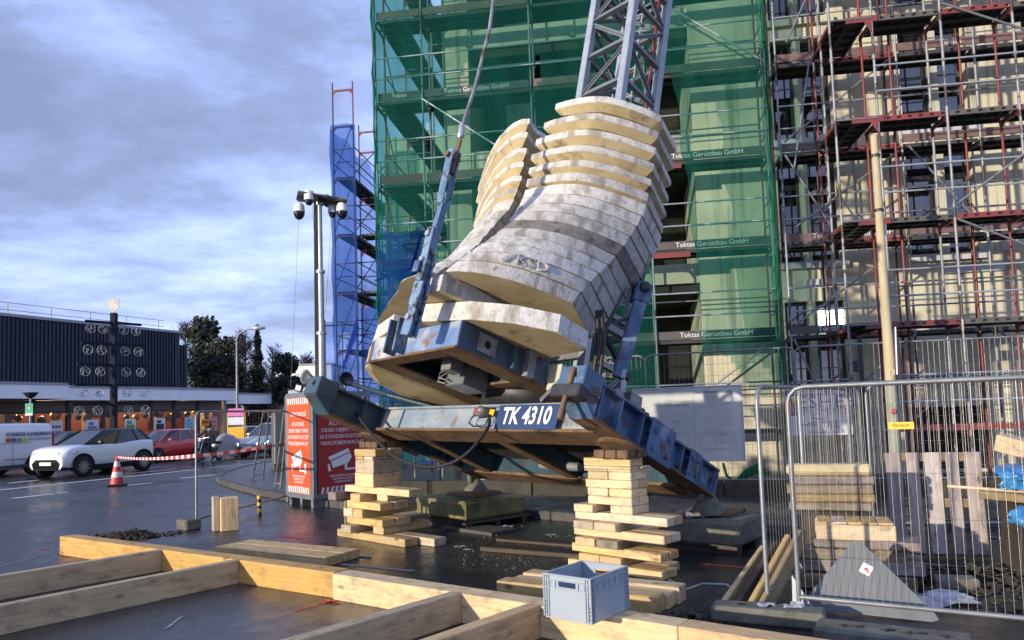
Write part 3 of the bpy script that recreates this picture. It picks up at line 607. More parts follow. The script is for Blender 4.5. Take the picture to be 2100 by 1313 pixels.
# ------------------------------------------------------------------ trees behind the street
mat('bark', (0.05, 0.042, 0.035), (0.03, 0.025, 0.02), 0.9, scale=5)
mat('leaf_dark', (0.020, 0.032, 0.018), (0.040, 0.055, 0.028), 0.8, scale=0.7, rnd=.15)
mat('leaf_brown', (0.060, 0.056, 0.036), (0.040, 0.042, 0.026), 0.8, scale=0.7)
def tree(px, D, top_px, wpx, label, conifer=False, bare=False, seed=1, lf='leaf_dark', n=2600):
    rr = random.Random(seed); b = P(px, 870, D); b.z = 0; top = P(px, top_px, D).z; R = wpx / FPX * D / 2
    o = empty('conifer' if conifer else ('bare_tree' if bare else 'evergreen_tree'), b, label, 'tree', 'trees behind the street')
    tr = MB(); tr.tube([(0, 0, 0), (rr.uniform(-.2, .2), 0, top * .5), (0, 0, top * .95)], [top * .022, top * .014, .03], 7)
    tips = []
    for i in range(70 if bare else 26):
        z = top * rr.uniform(.28, .9); a = rr.uniform(0, 6.28); ln = R * (1.25 - z / top) * rr.uniform(.7, 1.25) if not conifer else R * (1 - z / top) * 1.1
        p0 = V((0, 0, z)); p2 = p0 + V((math.cos(a) * ln, math.sin(a) * ln, ln * (rr.uniform(.4, .9) if not conifer else -.25)))
        p1 = p0.lerp(p2, .5) + V((0, 0, -.1 * ln)); tr.tube([p0, p1, p2], [.09, .05, .02], 4, cap=False); tips.append((p0, p1, p2))
        if bare:
            for k in range(7):
                s = p0.lerp(p2, rr.uniform(.3, 1)); q = s + V((rr.uniform(-1, 1), rr.uniform(-1, 1), rr.uniform(.2, 1.2))) * ln * .35
                tr.tube([s, s.lerp(q, .5) + V((rr.uniform(-.1, .1), 0, .1)), q], [.03, .022, .012], 3, cap=False)
                for j in range(3):
                    s2 = s.lerp(q, rr.uniform(.4, 1)); tr.tube([s2, s2 + V((rr.uniform(-1, 1), rr.uniform(-1, 1), rr.uniform(.1, 1))) * .8], [.016, .008], 3, cap=False)
    tr.build('trunk', MT['bark'], o)
    if bare and not lf: return o
    cr = MB(); lob = [(rr.uniform(0, 6.28), rr.uniform(.2, .95), rr.uniform(.5, 1.0)) for _ in range(14)]
    for i in range(n if not bare else n // 4):
        if conifer:
            z = top * (1 - .88 * math.sqrt(rr.random())); rad = R * (1 - z / top) ** .85 * (0.75 + .25 * math.sin(z * 5.1 / max(1, top / 9)))
            a = rr.uniform(0, 6.28); q = rad * math.sqrt(rr.random()) * rr.uniform(.8, 1.12); c = V((math.cos(a) * q, math.sin(a) * q, z - q * .25))
        else:
            la, lz, lr = rr.choice(lob); zz = top * (.3 + .64 * lz); ring = R * .62 * math.sin(math.pi * (.12 + .8 * lz)) 
            c = V((math.cos(la) * ring, math.sin(la) * ring, zz)); d = V((rr.gauss(0, 1), rr.gauss(0, 1), rr.gauss(0, .8))).normalized() * R * .52 * lr * rr.uniform(.25, 1.3); c += d
            if c.z > top: c.z = top - rr.random() * .5
        s = top * rr.uniform(.008, .021); u = V((rr.gauss(0, 1), rr.gauss(0, 1), rr.gauss(0, 1))).normalized(); w = u.orthogonal().normalized(); v2 = u.cross(w)
        cr.add([c + w * s * 1.4, c + v2 * s * .7, c - w * s * 1.2, c - v2 * s * .8 + u * s * .4], [(0, 1, 2), (0, 2, 3)])
    cr.build('crown', MT[lf], o); return o
tree(428, 78, 632, 100, 'tall dark evergreen tree with rounded top behind the hall roof', seed=2, n=7000)
tree(452, 70, 690, 110, 'broad brownish ivy covered tree beside the tall evergreen', seed=8, lf='leaf_brown', n=5200)
tree(530, 74, 664, 62, 'narrow dark conifer with pointed top behind the street lamp', conifer=True, seed=4, n=5200)
tree(588, 66, 722, 66, 'dark round bush like tree beside the red cabinet', seed=5, n=5600)
tree(380, 95, 648, 70, 'bare tree with thin branches at the hall roof corner', bare=True, seed=6, lf=None)
tree(505, 90, 668, 90, 'bare tree with thin branches between evergreen and conifer', bare=True, seed=7, lf=None)
tree(560, 92, 700, 70, 'bare tree with thin branches right of the narrow conifer', bare=True, seed=9, lf=None)
tree(630, 110, 716, 60, 'bare tree with thin branches behind the camera mast', bare=True, seed=10, lf=None)
tree(470, 88, 772, 150, 'low dense dark hedge like tree above the hall canopy', seed=12, n=5200)
tree(545, 90, 785, 100, 'low dark evergreen shrub tree behind the bus stop sign', seed=13, n=6000)
# ------------------------------------------------------------------ vehicles
mat('glass_dark', (0.012, 0.015, 0.02), rough=0.06, coat=0.4)
mat('car_black', (0.014, 0.014, 0.016), rough=0.4)
mat('trim_black', (0.016, 0.016, 0.017), rough=0.85, spec=.2)
mat('rim_metal', (0.30, 0.30, 0.31), rough=0.35, metal=0.6)
mat('headlight', (0.55, 0.57, 0.6), rough=0.1, coat=0.5)
mat('headlight_lit', (0.9, 0.9, 0.9), emit=((1, .97, .9), 9))
mat('tail_light', (0.45, 0.02, 0.02), rough=0.2)
mat('chrome', (0.5, 0.5, 0.52), rough=0.2, metal=0.8)
mat('bumper_grey', (0.05, 0.05, 0.052), rough=0.5)
def smooth_interp(tab, x):
    for (a, b) in zip(tab[:-1], tab[1:]):
        if x <= b[0]:
            t = (x - a[0]) / (b[0] - a[0]); t = max(0, min(1, t))
            return [p + (q - p) * t for p, q in zip(a[1:], b[1:])]
    return list(tab[-1][1:])
def make_car(root, paint, L, Wd, H, prof, cab, wb, wr, roofm=None, dark_low=0.30, lit=False, plate=True, spokes=5):
    """prof: (x, zlow, zbelt, halfwidth); cab: belt x rear/front, roof x rear/front, belt z, roof half width"""
    bm = MB(); ring = []
    xs = [-L / 2 + L * i / 30 for i in range(31)]
    for x in xs:
        zl, zb, w = smooth_interp(prof, x); c = []
        half = [(w * .84, zl), (w * .97, zl + .10), (w, zl + (zb - zl) * .40), (w * .985, zl + (zb - zl) * .62), (w * .955, zb - .075), (w * .88, zb - .012), (w * .5, zb + .018)]
        c = [(x, -a, z) for a, z in half] + [(x, a, z) for a, z in reversed(half)]
        ring.append(c)
    n = len(ring[0]); vs = [p for r in ring for p in r]
    for i in range(len(ring) - 1):
        for j in range(n):
            z = (ring[i][j][2] + ring[i][(j + 1) % n][2]) / 2; f = (i * n + j, i * n + (j + 1) % n, (i + 1) * n + (j + 1) % n, (i + 1) * n + j)
            bm.f.append(f); bm.mi.append(1 if j in (0, n - 2, n - 1) else 0); bm.sm.append(True)
    bm.v += vs; b0 = len(vs)
    for r, flip in ((ring[0], 1), (ring[-1], 0)):
        bm.add(r, [tuple(range(n)) if not flip else tuple(range(n))[::-1]], 0)
    bm.build('body', [paint, MT['bumper_grey']], root)
    xr, xf, rr_, rf, zb, hw, wb_ = cab
    # cabin: three stacked outlines
    def outline(x0, x1, w0, w1, z): return [V((x0, -w0, z)), V((x0 + (x1 - x0) * .22, -w0 * 1.06, z)), V((x0 + (x1 - x0) * .6, -w1 * 1.08, z)), V((x1, -w1 * .92, z)), V((x1 + .10, 0, z)), V((x1, w1 * .92, z)), V((x0 + (x1 - x0) * .6, w1 * 1.08, z)), V((x0 + (x1 - x0) * .22, w0 * 1.06, z)), V((x0, w0, z)), V((x0 - .07, 0, z))]
    o1 = outline(xr, xf, wb_ * .88, wb_ * .9, zb - .03); zr = H - .06
    o2 = outline(rr_, rf, hw * .9, hw * .92, zr); o3 = outline(rr_ + .16, rf - .2, hw * .72, hw * .74, H)
    k = len(o1); gm_ = MB(); gm_.add(o1 + o2, [(i, (i + 1) % k, k + (i + 1) % k, k + i) for i in range(k)], 0, False); gm_.build('windows', MT['glass_dark'], root)
    rm = MB(); up = V((0, 0, .004)); rm.add([p + up for p in o2] + [p for p in o3], [(i, (i + 1) % k, k + (i + 1) % k, k + i) for i in range(k)] + [tuple(range(k, 2 * k))], 0, True)
    rm.build('roof', roofm or paint, root)
    for i, wd in ((1, .07), (2, .06), (3, .075), (5, .075), (6, .06), (7, .07), (0, .10), (8, .10)):
        out_ = V((0, o1[i].y, 0)).normalized() * .006 if abs(o1[i].y) > .1 else V((0, 0, 0))
        pm = MB(); pm.bar(o1[i] + out_, o2[i] + out_, .03, wd, up=(1, 0, 0)); pm.build('pillar', roofm or paint, root)
    # wheels
    for sx in (1, -1):
        for sy in (1, -1):
            x = sx * wb / 2; w = smooth_interp(prof, x)[2]; y = sy * (w - .085)
            ax = rotm(V((1, 0, 0)), V((0, 0, 1)), V((0, -1, 0))) if sy < 0 else rotm(V((1, 0, 0)), V((0, 0, -1)), V((0, 1, 0)))
            a = MB(); a.lathe([(0, .092), (wr * 1.17, .092)], (x, y, wr + .02), 20, ax=ax, smooth=False); a.build('wheel_arch', MT['black'], root)
            wh = MB(); wh.lathe([(wr * .66, .11), (wr * .93, .115), (wr, .085), (wr, -.1), (wr * .6, -.11)], (x, y, wr), 20, ax=ax); t_ = wh.build('wheel', MT['rubber'], root)
            rim = MB(); rim.lathe([(wr * .68, .108), (wr * .62, .112), (wr * .6, .085), (0, .085)], (x, y, wr), 20, ax=ax, mi=1)
            for q in range(spokes):
                th = 2 * math.pi * q / spokes + .3; d = ax.to_3x3() @ V((math.cos(th), math.sin(th), 0)); nn = ax.to_3x3() @ V((0, 0, 1)); c0 = V((x, y, wr)) + nn * .103
                rim.bar(c0 + d * .04, c0 + d * wr * .62, .055, .02, up=nn)
            rim.lathe([(.06, .115), (0, .118)], (x, y, wr), 10, ax=ax); rim.build('rim', [MT['rim_metal'], MT['car_black']], t_)
    # lamps, mirror, plate
    zb_f = smooth_interp(prof, L / 2 - .3)[1]; wf = smooth_interp(prof, L / 2 - .3)[2]
    for sy in (1, -1):
        h = MB(); h.prism([V((L / 2 - .02, sy * wf * .62, zb_f - .17)), V((L / 2 - .50, sy * wf * 1.012, zb_f - .09)), V((L / 2 - .34, sy * wf * 1.012, zb_f - .20)), V((L / 2 - .01, sy * wf * .60, zb_f - .26))], (0.02, sy * .012, .012))
        h.build('headlight', MT['headlight_lit'] if lit else MT['headlight'], root)
        tl = MB(); tl.box((-L / 2 + .04, sy * wf * .78, zb - .16), (.16, wf * .34, .12), ch=.02); tl.build('tail_light', MT['tail_light'], root)
        mm = MB(); mm.box((xf - .42, sy * (wb_ + .12), zb + .06), (.12, .2, .13), ch=.04); mm.build('mirror', MT['car_black'] if roofm else paint, root)
        hd = MB()
        for hx in (.12, -.75): hd.box((hx, sy * (wb_ * .99), zb - .14), (.16, .02, .03), ch=.008)
        hd.build('door_handle', MT['car_black'], root)
        sl_ = MB()
        for hx in (.55, -.28): sl_.box((hx, sy * (wb_ * 1.012), zb - .36), (.008, .012, .55))
        sl_.build('door_gap', MT['black'], root)
    gr = MB(); gr.box((L / 2 + .005, 0, .42), (.03, wf * 1.3, .24), ch=.012); gr.build('grille', MT['trim_black'], root)
    if plate:
        p_ = MB(); p_.box((L / 2 + .027, 0, .50), (.012, .52, .11), ch=.004); p_.build('licence_plate', MT['white_paint'], root)
def car_at(name, label, wf, wr_, wb, group=None, cat='car', flip=False):
    """wf, wr_: where the near front and rear tyres touch the road"""
    a, b = G(*wf), G(*wr_); c = (a + b) / 2; h = (a - b).normalized()
    off = V((-h.y, h.x, 0)) 
    if off.dot(-c) > 0: off = -off
    c = c + off * .80
    return empty(name, c, label, cat, group, rz=math.atan2(h.y, h.x))
paint_white = mat('paint_white', (0.72, 0.73, 0.75), rough=0.28, coat=0.5)
paint_red = mat('paint_red', (0.58, 0.012, 0.02), rough=0.28, coat=0.6)
paint_silver = mat('paint_silver', (0.28, 0.30, 0.33), rough=0.3, metal=0.4, coat=0.4)
paint_silver2 = mat('paint_silver_pale', (0.42, 0.44, 0.47), rough=0.3, metal=0.3, coat=0.4)
paint_dark = mat('paint_dark', (0.03, 0.035, 0.045), rough=0.3, coat=0.5)
hd0 = (G(178, 977) - G(279, 966)).normalized()
c_ = car_at('parked_car', 'white crossover car with black roof on the wet street', (178, 977), (279, 966), 2.64)
prof = [(-1.99, .42, 1.02, .74), (-1.88, .32, 1.16, .87), (-1.3, .24, 1.17, .925), (-.6, .2, 1.12, .895), (.6, .2, 1.08, .895), (1.1, .22, 1.09, .915), (1.5, .25, 1.06, .91), (1.80, .26, 1.0, .87), (1.93, .27, .92, .80), (1.99, .3, .80, .74)]
make_car(c_, paint_white, 3.98, 1.83, 1.63, prof, (-1.9, 1.08, -1.4, .16, 1.12, .65, .84), 2.64, .36, MT['car_black'], spokes=10)
mb = MB()
for sy in (1, -1):
    for x in (1.32, -1.32):
        w = smooth_interp(prof, x)[2]; pts = [V((x + .43 * math.cos(t), sy * (w + .004), .365 + .43 * math.sin(t))) for t in [math.pi * k / 10 for k in range(11)]]
        mb.tube(pts, .035, 4)
    mb.box((0, sy * .905, .30), (1.75, .05, .2), ch=.02)
mb.prism([V((1.98, y, z)) for y, z in ((-.55, .28), (.55, .28), (.62, .5), (.45, .64), (-.45, .64), (-.62, .5))], (.03, 0, 0))
mb.build('cladding_trim', MT['trim_black'], c_)
c_ = car_at('parked_car', 'red hatchback parked behind the white crossover', (337, 948), (392, 942.5), 2.49)
make_car(c_, paint_red, 3.95, 1.72, 1.48, [(-1.97, .4, .9, .68), (-1.75, .28, 1.0, .80), (-1.2, .2, .99, .86), (.6, .2, .93, .855), (1.3, .22, .86, .84), (1.7, .25, .74, .76), (1.97, .3, .58, .58)], (-1.78, 1.02, -1.2, .2, .95, .6, .80), 2.49, .31)
q = G(140, 944); h = hd0
c_ = empty('parked_car', q + V((0, 0, 0)), 'dark car mostly hidden behind the white crossover', 'car', rz=math.atan2(h.y, h.x))
make_car(c_, paint_dark, 4.5, 1.8, 1.5, [(-2.25, .4, .9, .7), (-1.9, .25, 1.0, .86), (0, .2, .97, .9), (1.2, .22, .95, .88), (1.9, .25, .82, .8), (2.25, .3, .6, .6)], (-1.9, 1.2, -1.1, .4, .98, .62, .84), 2.7, .33)
q = G(503, 930)
c_ = empty('parked_car', q + V((-.3, .8, 0)), 'grey car parked by the notice stand with its lights off', 'car', rz=math.atan2(h.y, h.x) - .1)
make_car(c_, paint_silver, 4.4, 1.78, 1.46, [(-2.2, .4, .9, .7), (-1.9, .25, 1.0, .86), (0, .2, .95, .88), (1.2, .22, .92, .86), (1.9, .25, .8, .78), (2.2, .3, .6, .6)], (-1.9, 1.1, -1.1, .35, .96, .6, .82), 2.65, .32)
q = G(548, 936)
c_ = empty('moving_car', q + V((.1, .9, 0)), 'silver car driving towards the site with headlights on', 'car', rz=math.atan2(h.y, h.x) + .04)
make_car(c_, paint_silver2, 4.5, 1.82, 1.62, [(-2.25, .4, .95, .72), (-1.9, .25, 1.06, .88), (0, .2, 1.02, .9), (1.2, .22, 1.0, .88), (1.9, .25, .88, .82), (2.25, .3, .66, .64)], (-2.0, 1.2, -1.3, .35, 1.03, .64, .84), 2.7, .34, lit=True)
# van: rear wheel by the picture's edge, body running out of view
rw = G(68, 973); hv = (hd0 * 1.0).normalized(); off = V((-hv.y, hv.x, 0)); off = -off if off.dot(-rw) > 0 else off
van = empty('delivery_van', rw + hv * 1.64 + off * .86, 'white panel van with electrician lettering parked ahead of the crossover', 'van', rz=math.atan2(hv.y, hv.x))
Lv = 5.0
vprof = [(-2.5, .35, 1.86, .80), (-2.42, .28, 1.9, .90), (-1, .25, 1.92, .95), (.9, .25, 1.92, .95), (1.25, .25, 1.86, .93), (1.75, .28, 1.25, .93), (2.2, .3, 1.02, .86), (2.5, .35, .72, .7)]
bm = MB(); ring = []
for i in range(41):
    x = -Lv / 2 + Lv * i / 40; zl, zb, w = smooth_interp(vprof, x); tap = .86 if zb > 1.3 else .92
    half = [(w * .86, zl), (w * .98, zl + .12), (w, zl + .45), (w * .995, zl + .62), (w * .96, zb - .35), (w * .90, zb - .08), (w * .80, zb), (w * .4, zb + .02)]
    ring.append([(x, -a, z) for a, z in half] + [(x, a, z) for a, z in reversed(half)])
n = len(ring[0])
bm.add([p for r in ring for p in r], [(i * n + j, i * n + (j + 1) % n, (i + 1) * n + (j + 1) % n, (i + 1) * n + j) for i in range(40) for j in range(n)], 0, True)
bm.add(ring[0], [tuple(range(n))[::-1]]); bm.add(ring[-1], [tuple(range(n))]); bm.build('body', paint_white, van)
for sx in (1, -1):
    for sy in (1, -1):
        x = sx * 1.64; y = sy * .85; wr = .34; ax = rotm(V((1, 0, 0)), V((0, 0, 1)), V((0, -1, 0))) if sy < 0 else rotm(V((1, 0, 0)), V((0, 0, -1)), V((0, 1, 0)))
        a = MB(); a.lathe([(0, .105), (wr * 1.2, .105)], (x, y, wr + .02), 20, ax=ax, smooth=False); a.build('wheel_arch', MT['black'], van)
        wh = MB(); wh.lathe([(wr * .66, .125), (wr * .93, .13), (wr, .1), (wr, -.1), (wr * .6, -.11)], (x, y, wr), 20, ax=ax); t_ = wh.build('wheel', MT['rubber'], van)
        rim = MB(); rim.lathe([(wr * .66, .12), (wr * .55, .1), (wr * .3, .13), (0, .14)], (x, y, wr), 16, ax=ax); rim.build('rim', MT['rim_metal'], t_)
for sy in (1, -1):
    mb = MB(); mb.prism([V((1.0, sy * .925, 1.2)), V((1.72, sy * .945, 1.2)), V((1.2, sy * .88, 1.75)), V((1.0, sy * .88, 1.75))], (0, sy * .02, 0)); mb.build('side_window', MT['glass_dark'], van)
    mb = MB(); mb.box((-.4, sy * .957, .36), (2.5, .02, .10)); mb.build('rubbing_strip', MT['bumper_grey'], van)
    mb = MB(); mb.box((-2.47, sy * .83, 1.2), (.08, .12, .6), ch=.02); mb.build('tail_light', MT['tail_light'], van)
    mb = MB(); mb.box((.45, sy * .955, 1.0), (.012, .012, 1.3)); mb.box((-.75, sy * .955, 1.0), (.012, .012, 1.3)); mb.box((-.2, sy * .95, 1.22), (2.6, .012, .02)); mb.build('door_gap', MT['fascia_top'], van)
mb = MB(); mb.prism([V((1.28, y, z)) for y, z in ((-.78, 1.8), (.78, 1.8))] + [V((1.78, y, z)) for y, z in ((.8, 1.26), (-.8, 1.26))], (.03, 0, .02)); mb.build('windscreen', MT['glass_dark'], van)
Rv = M.Rotation(math.atan2(hv.y, hv.x), 3, 'Z')
sy = 1 if (Rv @ V((0, 1, 0))).dot(-rw) > 0 else -1
vt = MT['ink_blue']
rdir = V((1, 0, 0)) * (-sy); 
text('SCHNEIDER & JUNKERMANN', (-1.42, sy * .955, 1.52), rdir, (0, 0, 1), .185, vt, van, world=False, fit=1.85, bold=.004)
text('ELEKTROTECHNIK', (-1.84, sy * .957, 1.33), rdir, (0, 0, 1), .13, vt, van, world=False, fit=.95)
text('www.schneider-junkermann.de', (-1.0, sy * .962, .62), rdir, (0, 0, 1), .085, vt, van, world=False)
for k, c in enumerate(((.5, .03, .03), (.05, .1, .4), (.1, .35, .1), (.7, .5, .05))):
    mb = MB(); mb.box((-.58 - k * .21, sy * .958, 1.33), (.17, .006, .13)); mb.build('logo_square', mat('logo_paint', c, rough=.4), van)
# ------------------------------------------------------------------ rider on a motorcycle, covered scooter
mat('leather', (0.02, 0.02, 0.024), rough=0.5)
mat('skin', (0.45, 0.28, 0.2), rough=0.6)
mat('cover_grey', (0.33, 0.34, 0.36), (0.24, 0.25, 0.28), 0.5, scale=3, bump=.5)
mq = G(428, 946); hm = hd0; rzm = math.atan2(hm.y, hm.x)
mc = empty('motorcycle', mq, 'dark motorcycle under the rider beside the red hatchback', 'motorcycle', rz=rzm)
for x in (.68, -.68):
    mb = MB(); axy = rotm(V((1, 0, 0)), V((0, 0, -1)), V((0, 1, 0))); mb.tube([V((x + .27 * math.cos(t), 0, .31 + .27 * math.sin(t))) for t in [2 * math.pi * i / 18 for i in range(18)]], .05, 6, closed=True); w_ = mb.build('wheel', MT['rubber'], mc)
    mb = MB()
    for i in range(6): t = i * math.pi / 3; mb.tube([(x, 0, .31), (x + .25 * math.cos(t), 0, .31 + .25 * math.sin(t))], .012, 4)
    mb.build('rim', MT['rim_metal'], w_)
mb = MB(); mb.lathe([(0, -.3), (.14, -.25), (.17, .05), (.12, .28), (0, .33)], (.18, 0, .82), 10, ax=rotm(V((0, 1, 0)), V((0, 0, 1)), V((1, 0, 0)))); mb.build('tank', MT['car_black'], mc)
mb = MB(); mb.box((0, 0, .48), (.5, .3, .34), ch=.06); mb.build('engine', MT['black_steel'], mc)
mb = MB(); mb.box((-.42, 0, .82), (.62, .26, .12), ch=.05); mb.build('seat', MT['rubber'], mc)
mb = MB(); mb.tube([(.68, .08, .31), (.42, .08, 1.0)], .025, 6); mb.tube([(.68, -.08, .31), (.42, -.08, 1.0)], .025, 6); mb.tube([(.4, -.38, 1.08), (.44, 0, 1.03), (.4, .38, 1.08)], .018, 6); mb.build('fork', MT['chrome'], mc)
mb = MB(); mb.lathe([(.02, -.1), (.09, 0), (.1, .04), (0, .05)], (.52, 0, .95), 10, ax=rotm(V((0, 1, 0)), V((0, 0, 1)), V((1, 0, 0)))); mb.build('headlight', MT['headlight'], mc)
def skin_body(name, pts, edges, m_, parent, sub=1):
    me = bpy.data.meshes.new(name); me.from_pydata([p[0] for p in pts], edges, []); me.materials.append(m_)
    o = bpy.data.objects.new(name, me); COL.objects.link(o); o.parent = parent
    s_ = o.modifiers.new('skin', 'SKIN'); ly = me.skin_vertices
    if not ly: 
        bmx = __import__('bmesh').new(); bmx.from_mesh(me); bmx.verts.layers.skin.verify(); bmx.to_mesh(me); bmx.free()
    for i, p in enumerate(pts): me.skin_vertices[0].data[i].radius = (p[1], p[1] * (p[2] if len(p) > 2 else 1))
    me.skin_vertices[0].data[0].use_root = True
    s_.use_smooth_shade = True
    ss = o.modifiers.new('sub', 'SUBSURF'); ss.levels = sub; ss.render_levels = sub
    return o
rd = empty('person', mq, 'rider in black leathers and helmet sitting on the motorcycle', 'person', rz=rzm)
pts = [((-.25, 0, .95), .15), ((-.22, 0, 1.12), .15), ((-.14, 0, 1.32), .17), ((-.08, 0, 1.46), .10), ((-.06, 0, 1.56), .06)]
ed = [(0, 1), (1, 2), (2, 3), (3, 4)]
for sy in (1, -1):
    b = len(pts); pts += [((-.1, sy * .2, 1.42), .075), ((.08, sy * .32, 1.2), .058), ((.32, sy * .34, 1.1), .045), ((.40, sy * .33, 1.08), .04)]; ed += [(3, b), (b, b + 1), (b + 1, b + 2), (b + 2, b + 3)]
    b = len(pts); pts += [((-.2, sy * .12, .92), .10), ((.2, sy * .2, .78), .085), ((.02, sy * .24, .38), .06), ((.0, sy * .24, .1), .05), ((.16, sy * .25, .05), .045)]; ed += [(0, b), (b, b + 1), (b + 1, b + 2), (b + 2, b + 3), (b + 3, b + 4)]
skin_body('clothed_body', pts, ed, MT['leather'], rd)
mb = MB(); mb.lathe([(0, -.16), (.09, -.15), (.135, -.06), (.14, .04), (.10, .13), (0, .165)], (-.03, 0, 1.68), 14); hl = mb.build('helmet', MT['car_black'], rd)
mb = MB(); mb.box((.085, 0, 1.69), (.1, .2, .09), ch=.03); mb.build('visor', MT['glass_dark'], hl)
cq = G(452, 943)
cs = MB(); rr = random.Random(4); ns = 16; R_ = []
for zi, (z, lx, ly) in enumerate(((0.12, .98, .36), (.4, .95, .33), (.75, .85, .28), (1.0, .55, .3), (1.12, .3, .22))):
    R_.append([V((lx * math.cos(2 * math.pi * j / ns) * (1 + rr.uniform(-.06, .06)), ly * math.sin(2 * math.pi * j / ns) * (1 + rr.uniform(-.1, .1)), z + (.08 * math.cos(2 * math.pi * j / ns) if zi > 2 else 0))) for j in range(ns)])
cs.add([p for r in R_ for p in r], [(i * ns + j, i * ns + (j + 1) % ns, (i + 1) * ns + (j + 1) % ns, (i + 1) * ns + j) for i in range(4) for j in range(ns)] + [tuple(range(4 * ns, 5 * ns))], 0, True)
cv = empty('covered_scooter', cq + V((.2, .4, 0)), 'scooter under a pale grey cover behind the rider', 'scooter', rz=rzm)
cs.build('cover', MT['cover_grey'], cv)
for x in (.62, -.62):
    mb = MB(); mb.tube([V((x + .2 * math.cos(t), 0, .24 + .2 * math.sin(t))) for t in [2 * math.pi * i / 14 for i in range(14)]], .045, 6, closed=True); mb.build('wheel', MT['rubber'], cv)
# ------------------------------------------------------------------ cone and barrier tape
cqn = G(240, 996)
cn = empty('traffic_cone', cqn, 'red and white banded traffic cone holding the barrier tape', 'traffic cone', rz=.5)
mb = MB(); mb.box((0, 0, .025), (.52, .52, .05), ch=.02); mb.build('base', MT['rubber'], cn)
mat('cone_red', (0.60, 0.045, 0.03), (0.45, 0.05, 0.04), 0.5, scale=6); mat('cone_white', (0.72, 0.70, 0.66), (0.5, 0.48, 0.46), 0.5, scale=6)
def cr_(z): return .19 - .155 * (z - .05) / .80
for i, (z0, z1) in enumerate(((.05, .24), (.24, .40), (.40, .55), (.55, .70), (.70, .86))):
    mb = MB(); mb.lathe([(cr_(z0), z0), (cr_(z1), z1)] + ([(0, z1 + .01)] if i == 4 else []), n=18); mb.build('red_band' if i % 2 == 0 else 'white_band', MT['cone_red'] if i % 2 == 0 else MT['cone_white'], cn)
mb = MB(); pts = []
ctrl = [cqn + V((0, 0, .82)), G(403, 1085) + V((0, 0, 1.20)), P(545, 916, 15.5), P(606, 908, 17)]
for a, b in zip(ctrl[:-1], ctrl[1:]):
    n = max(2, int((b - a).length / .26))
    for i in range(n): t = i / n; pts.append(a.lerp(b, t) - V((0, 0, .05 * 4 * t * (1 - t) * min(1, (b - a).length / 8))))
pts.append(ctrl[-1])
for i in range(len(pts) - 1):
    a, b = pts[i], pts[i + 1]; z = V((0, 0, .03)); mb.quad(a - z, b - z, b + z, a + z, i % 2)
tag(mb.build('barrier_tape', [MT['red'], MT['white_paint']]), 'red and white barrier tape stretched from the cone to the fence', 'tape')
# ------------------------------------------------------------------ mesh fence panels
def fence_panel(name, A, B, h, label, group='mesh fence panels', z0=.08, vs=.115, hs=.26, frame=MT['galv'], r=.021, wr=.0016, tagm=None, wire=None):
    A, B = V(A), V(B); d = B - A; L = d.length; d.normalize(); up = V((0, 0, 1)); nrm = d.cross(up)
    o = empty(name, A, label, 'fence', group)
    f = MB(); c = .13; pts = [A + up * (z0 - .06)]
    pts += [A + up * (h - c)] + [A + d * (c - c * math.cos(t)) + up * (h - c + c * math.sin(t)) for t in (.5, 1.05)] + [A + d * c + up * h]
    pts += [B - d * c + up * h] + [B - d * (c - c * math.sin(t)) + up * (h - c + c * math.cos(t)) for t in (.5, 1.05)] + [B + up * (h - c), B + up * (z0 - .06)]
    f.tube(pts, r, 8); f.tube([A + up * (z0 + .08), B + up * (z0 + .08)], r * .95, 8)
    f.build('frame', frame, o, True)
    w = MB(); n = int(L / vs)
    for i in range(1, n): p = A + d * (L * i / n); w.tube([p + up * (z0 + .08), p + up * (h - .01)], wr, 3, cap=False)
    k = int((h - z0) / hs)
    for i in range(1, k + 1): z = z0 + .08 + (h - z0 - .1) * i / (k + 1); w.tube([A + up * z + nrm * .004, B + up * z + nrm * .004], wr, 3, cap=False)
    tag(w.build('wire_mesh', wire or MT['wire'], o, True), kind='stuff')
    if tagm:
        t, z, s = tagm; c = A + d * t + up * z - nrm * .02 if nrm.dot(A) > 0 else A + d * t + up * z + nrm * .02
        mb = MB(); n2 = -nrm if nrm.dot(A) > 0 else nrm; mb.box(c, (s, .006, s * .42), rotm(d, n2, up)); g_ = mb.build('name_tag', MT['yellow'], o, True)
        mb = MB(); mb.box(c + n2 * .005 + up * .01, (s * .75, .003, s * .16), rotm(d, n2, up)); mb.build('lettering', MT['red'], g_, True)
    return o
def fence_foot(p, rz, label, size=(.70, .24, .14)):
    o = empty('fence_foot', p, label, 'fence foot', 'concrete fence feet', rz=rz)
    mb = MB(); mb.box((0, 0, size[2] / 2), size, ch=.02); mb.build('block', MT['concrete_foot'], o)
    mb = MB()
    for x in (-.2, 0, .2): mb.tube([(x, 0, size[2] + .001), (x, 0, size[2] + .004)], .03, 10)
    mb.build('socket', MT['black'], o); return o
A = G(403, 1085); B = G(590, 1032)
fence_panel('mesh_fence_panel', A, B, 1.93, 'mesh fence panel with yellow tag between street and red cabinet', wr=.0012, tagm=(.24, 1.74, .26))
fence_foot(A + V((-.12, -.02, 0)), math.atan2((B - A).y, (B - A).x) + math.pi / 2 - .5, 'small concrete fence foot at the end of the street fence', (.34, .26, .17))
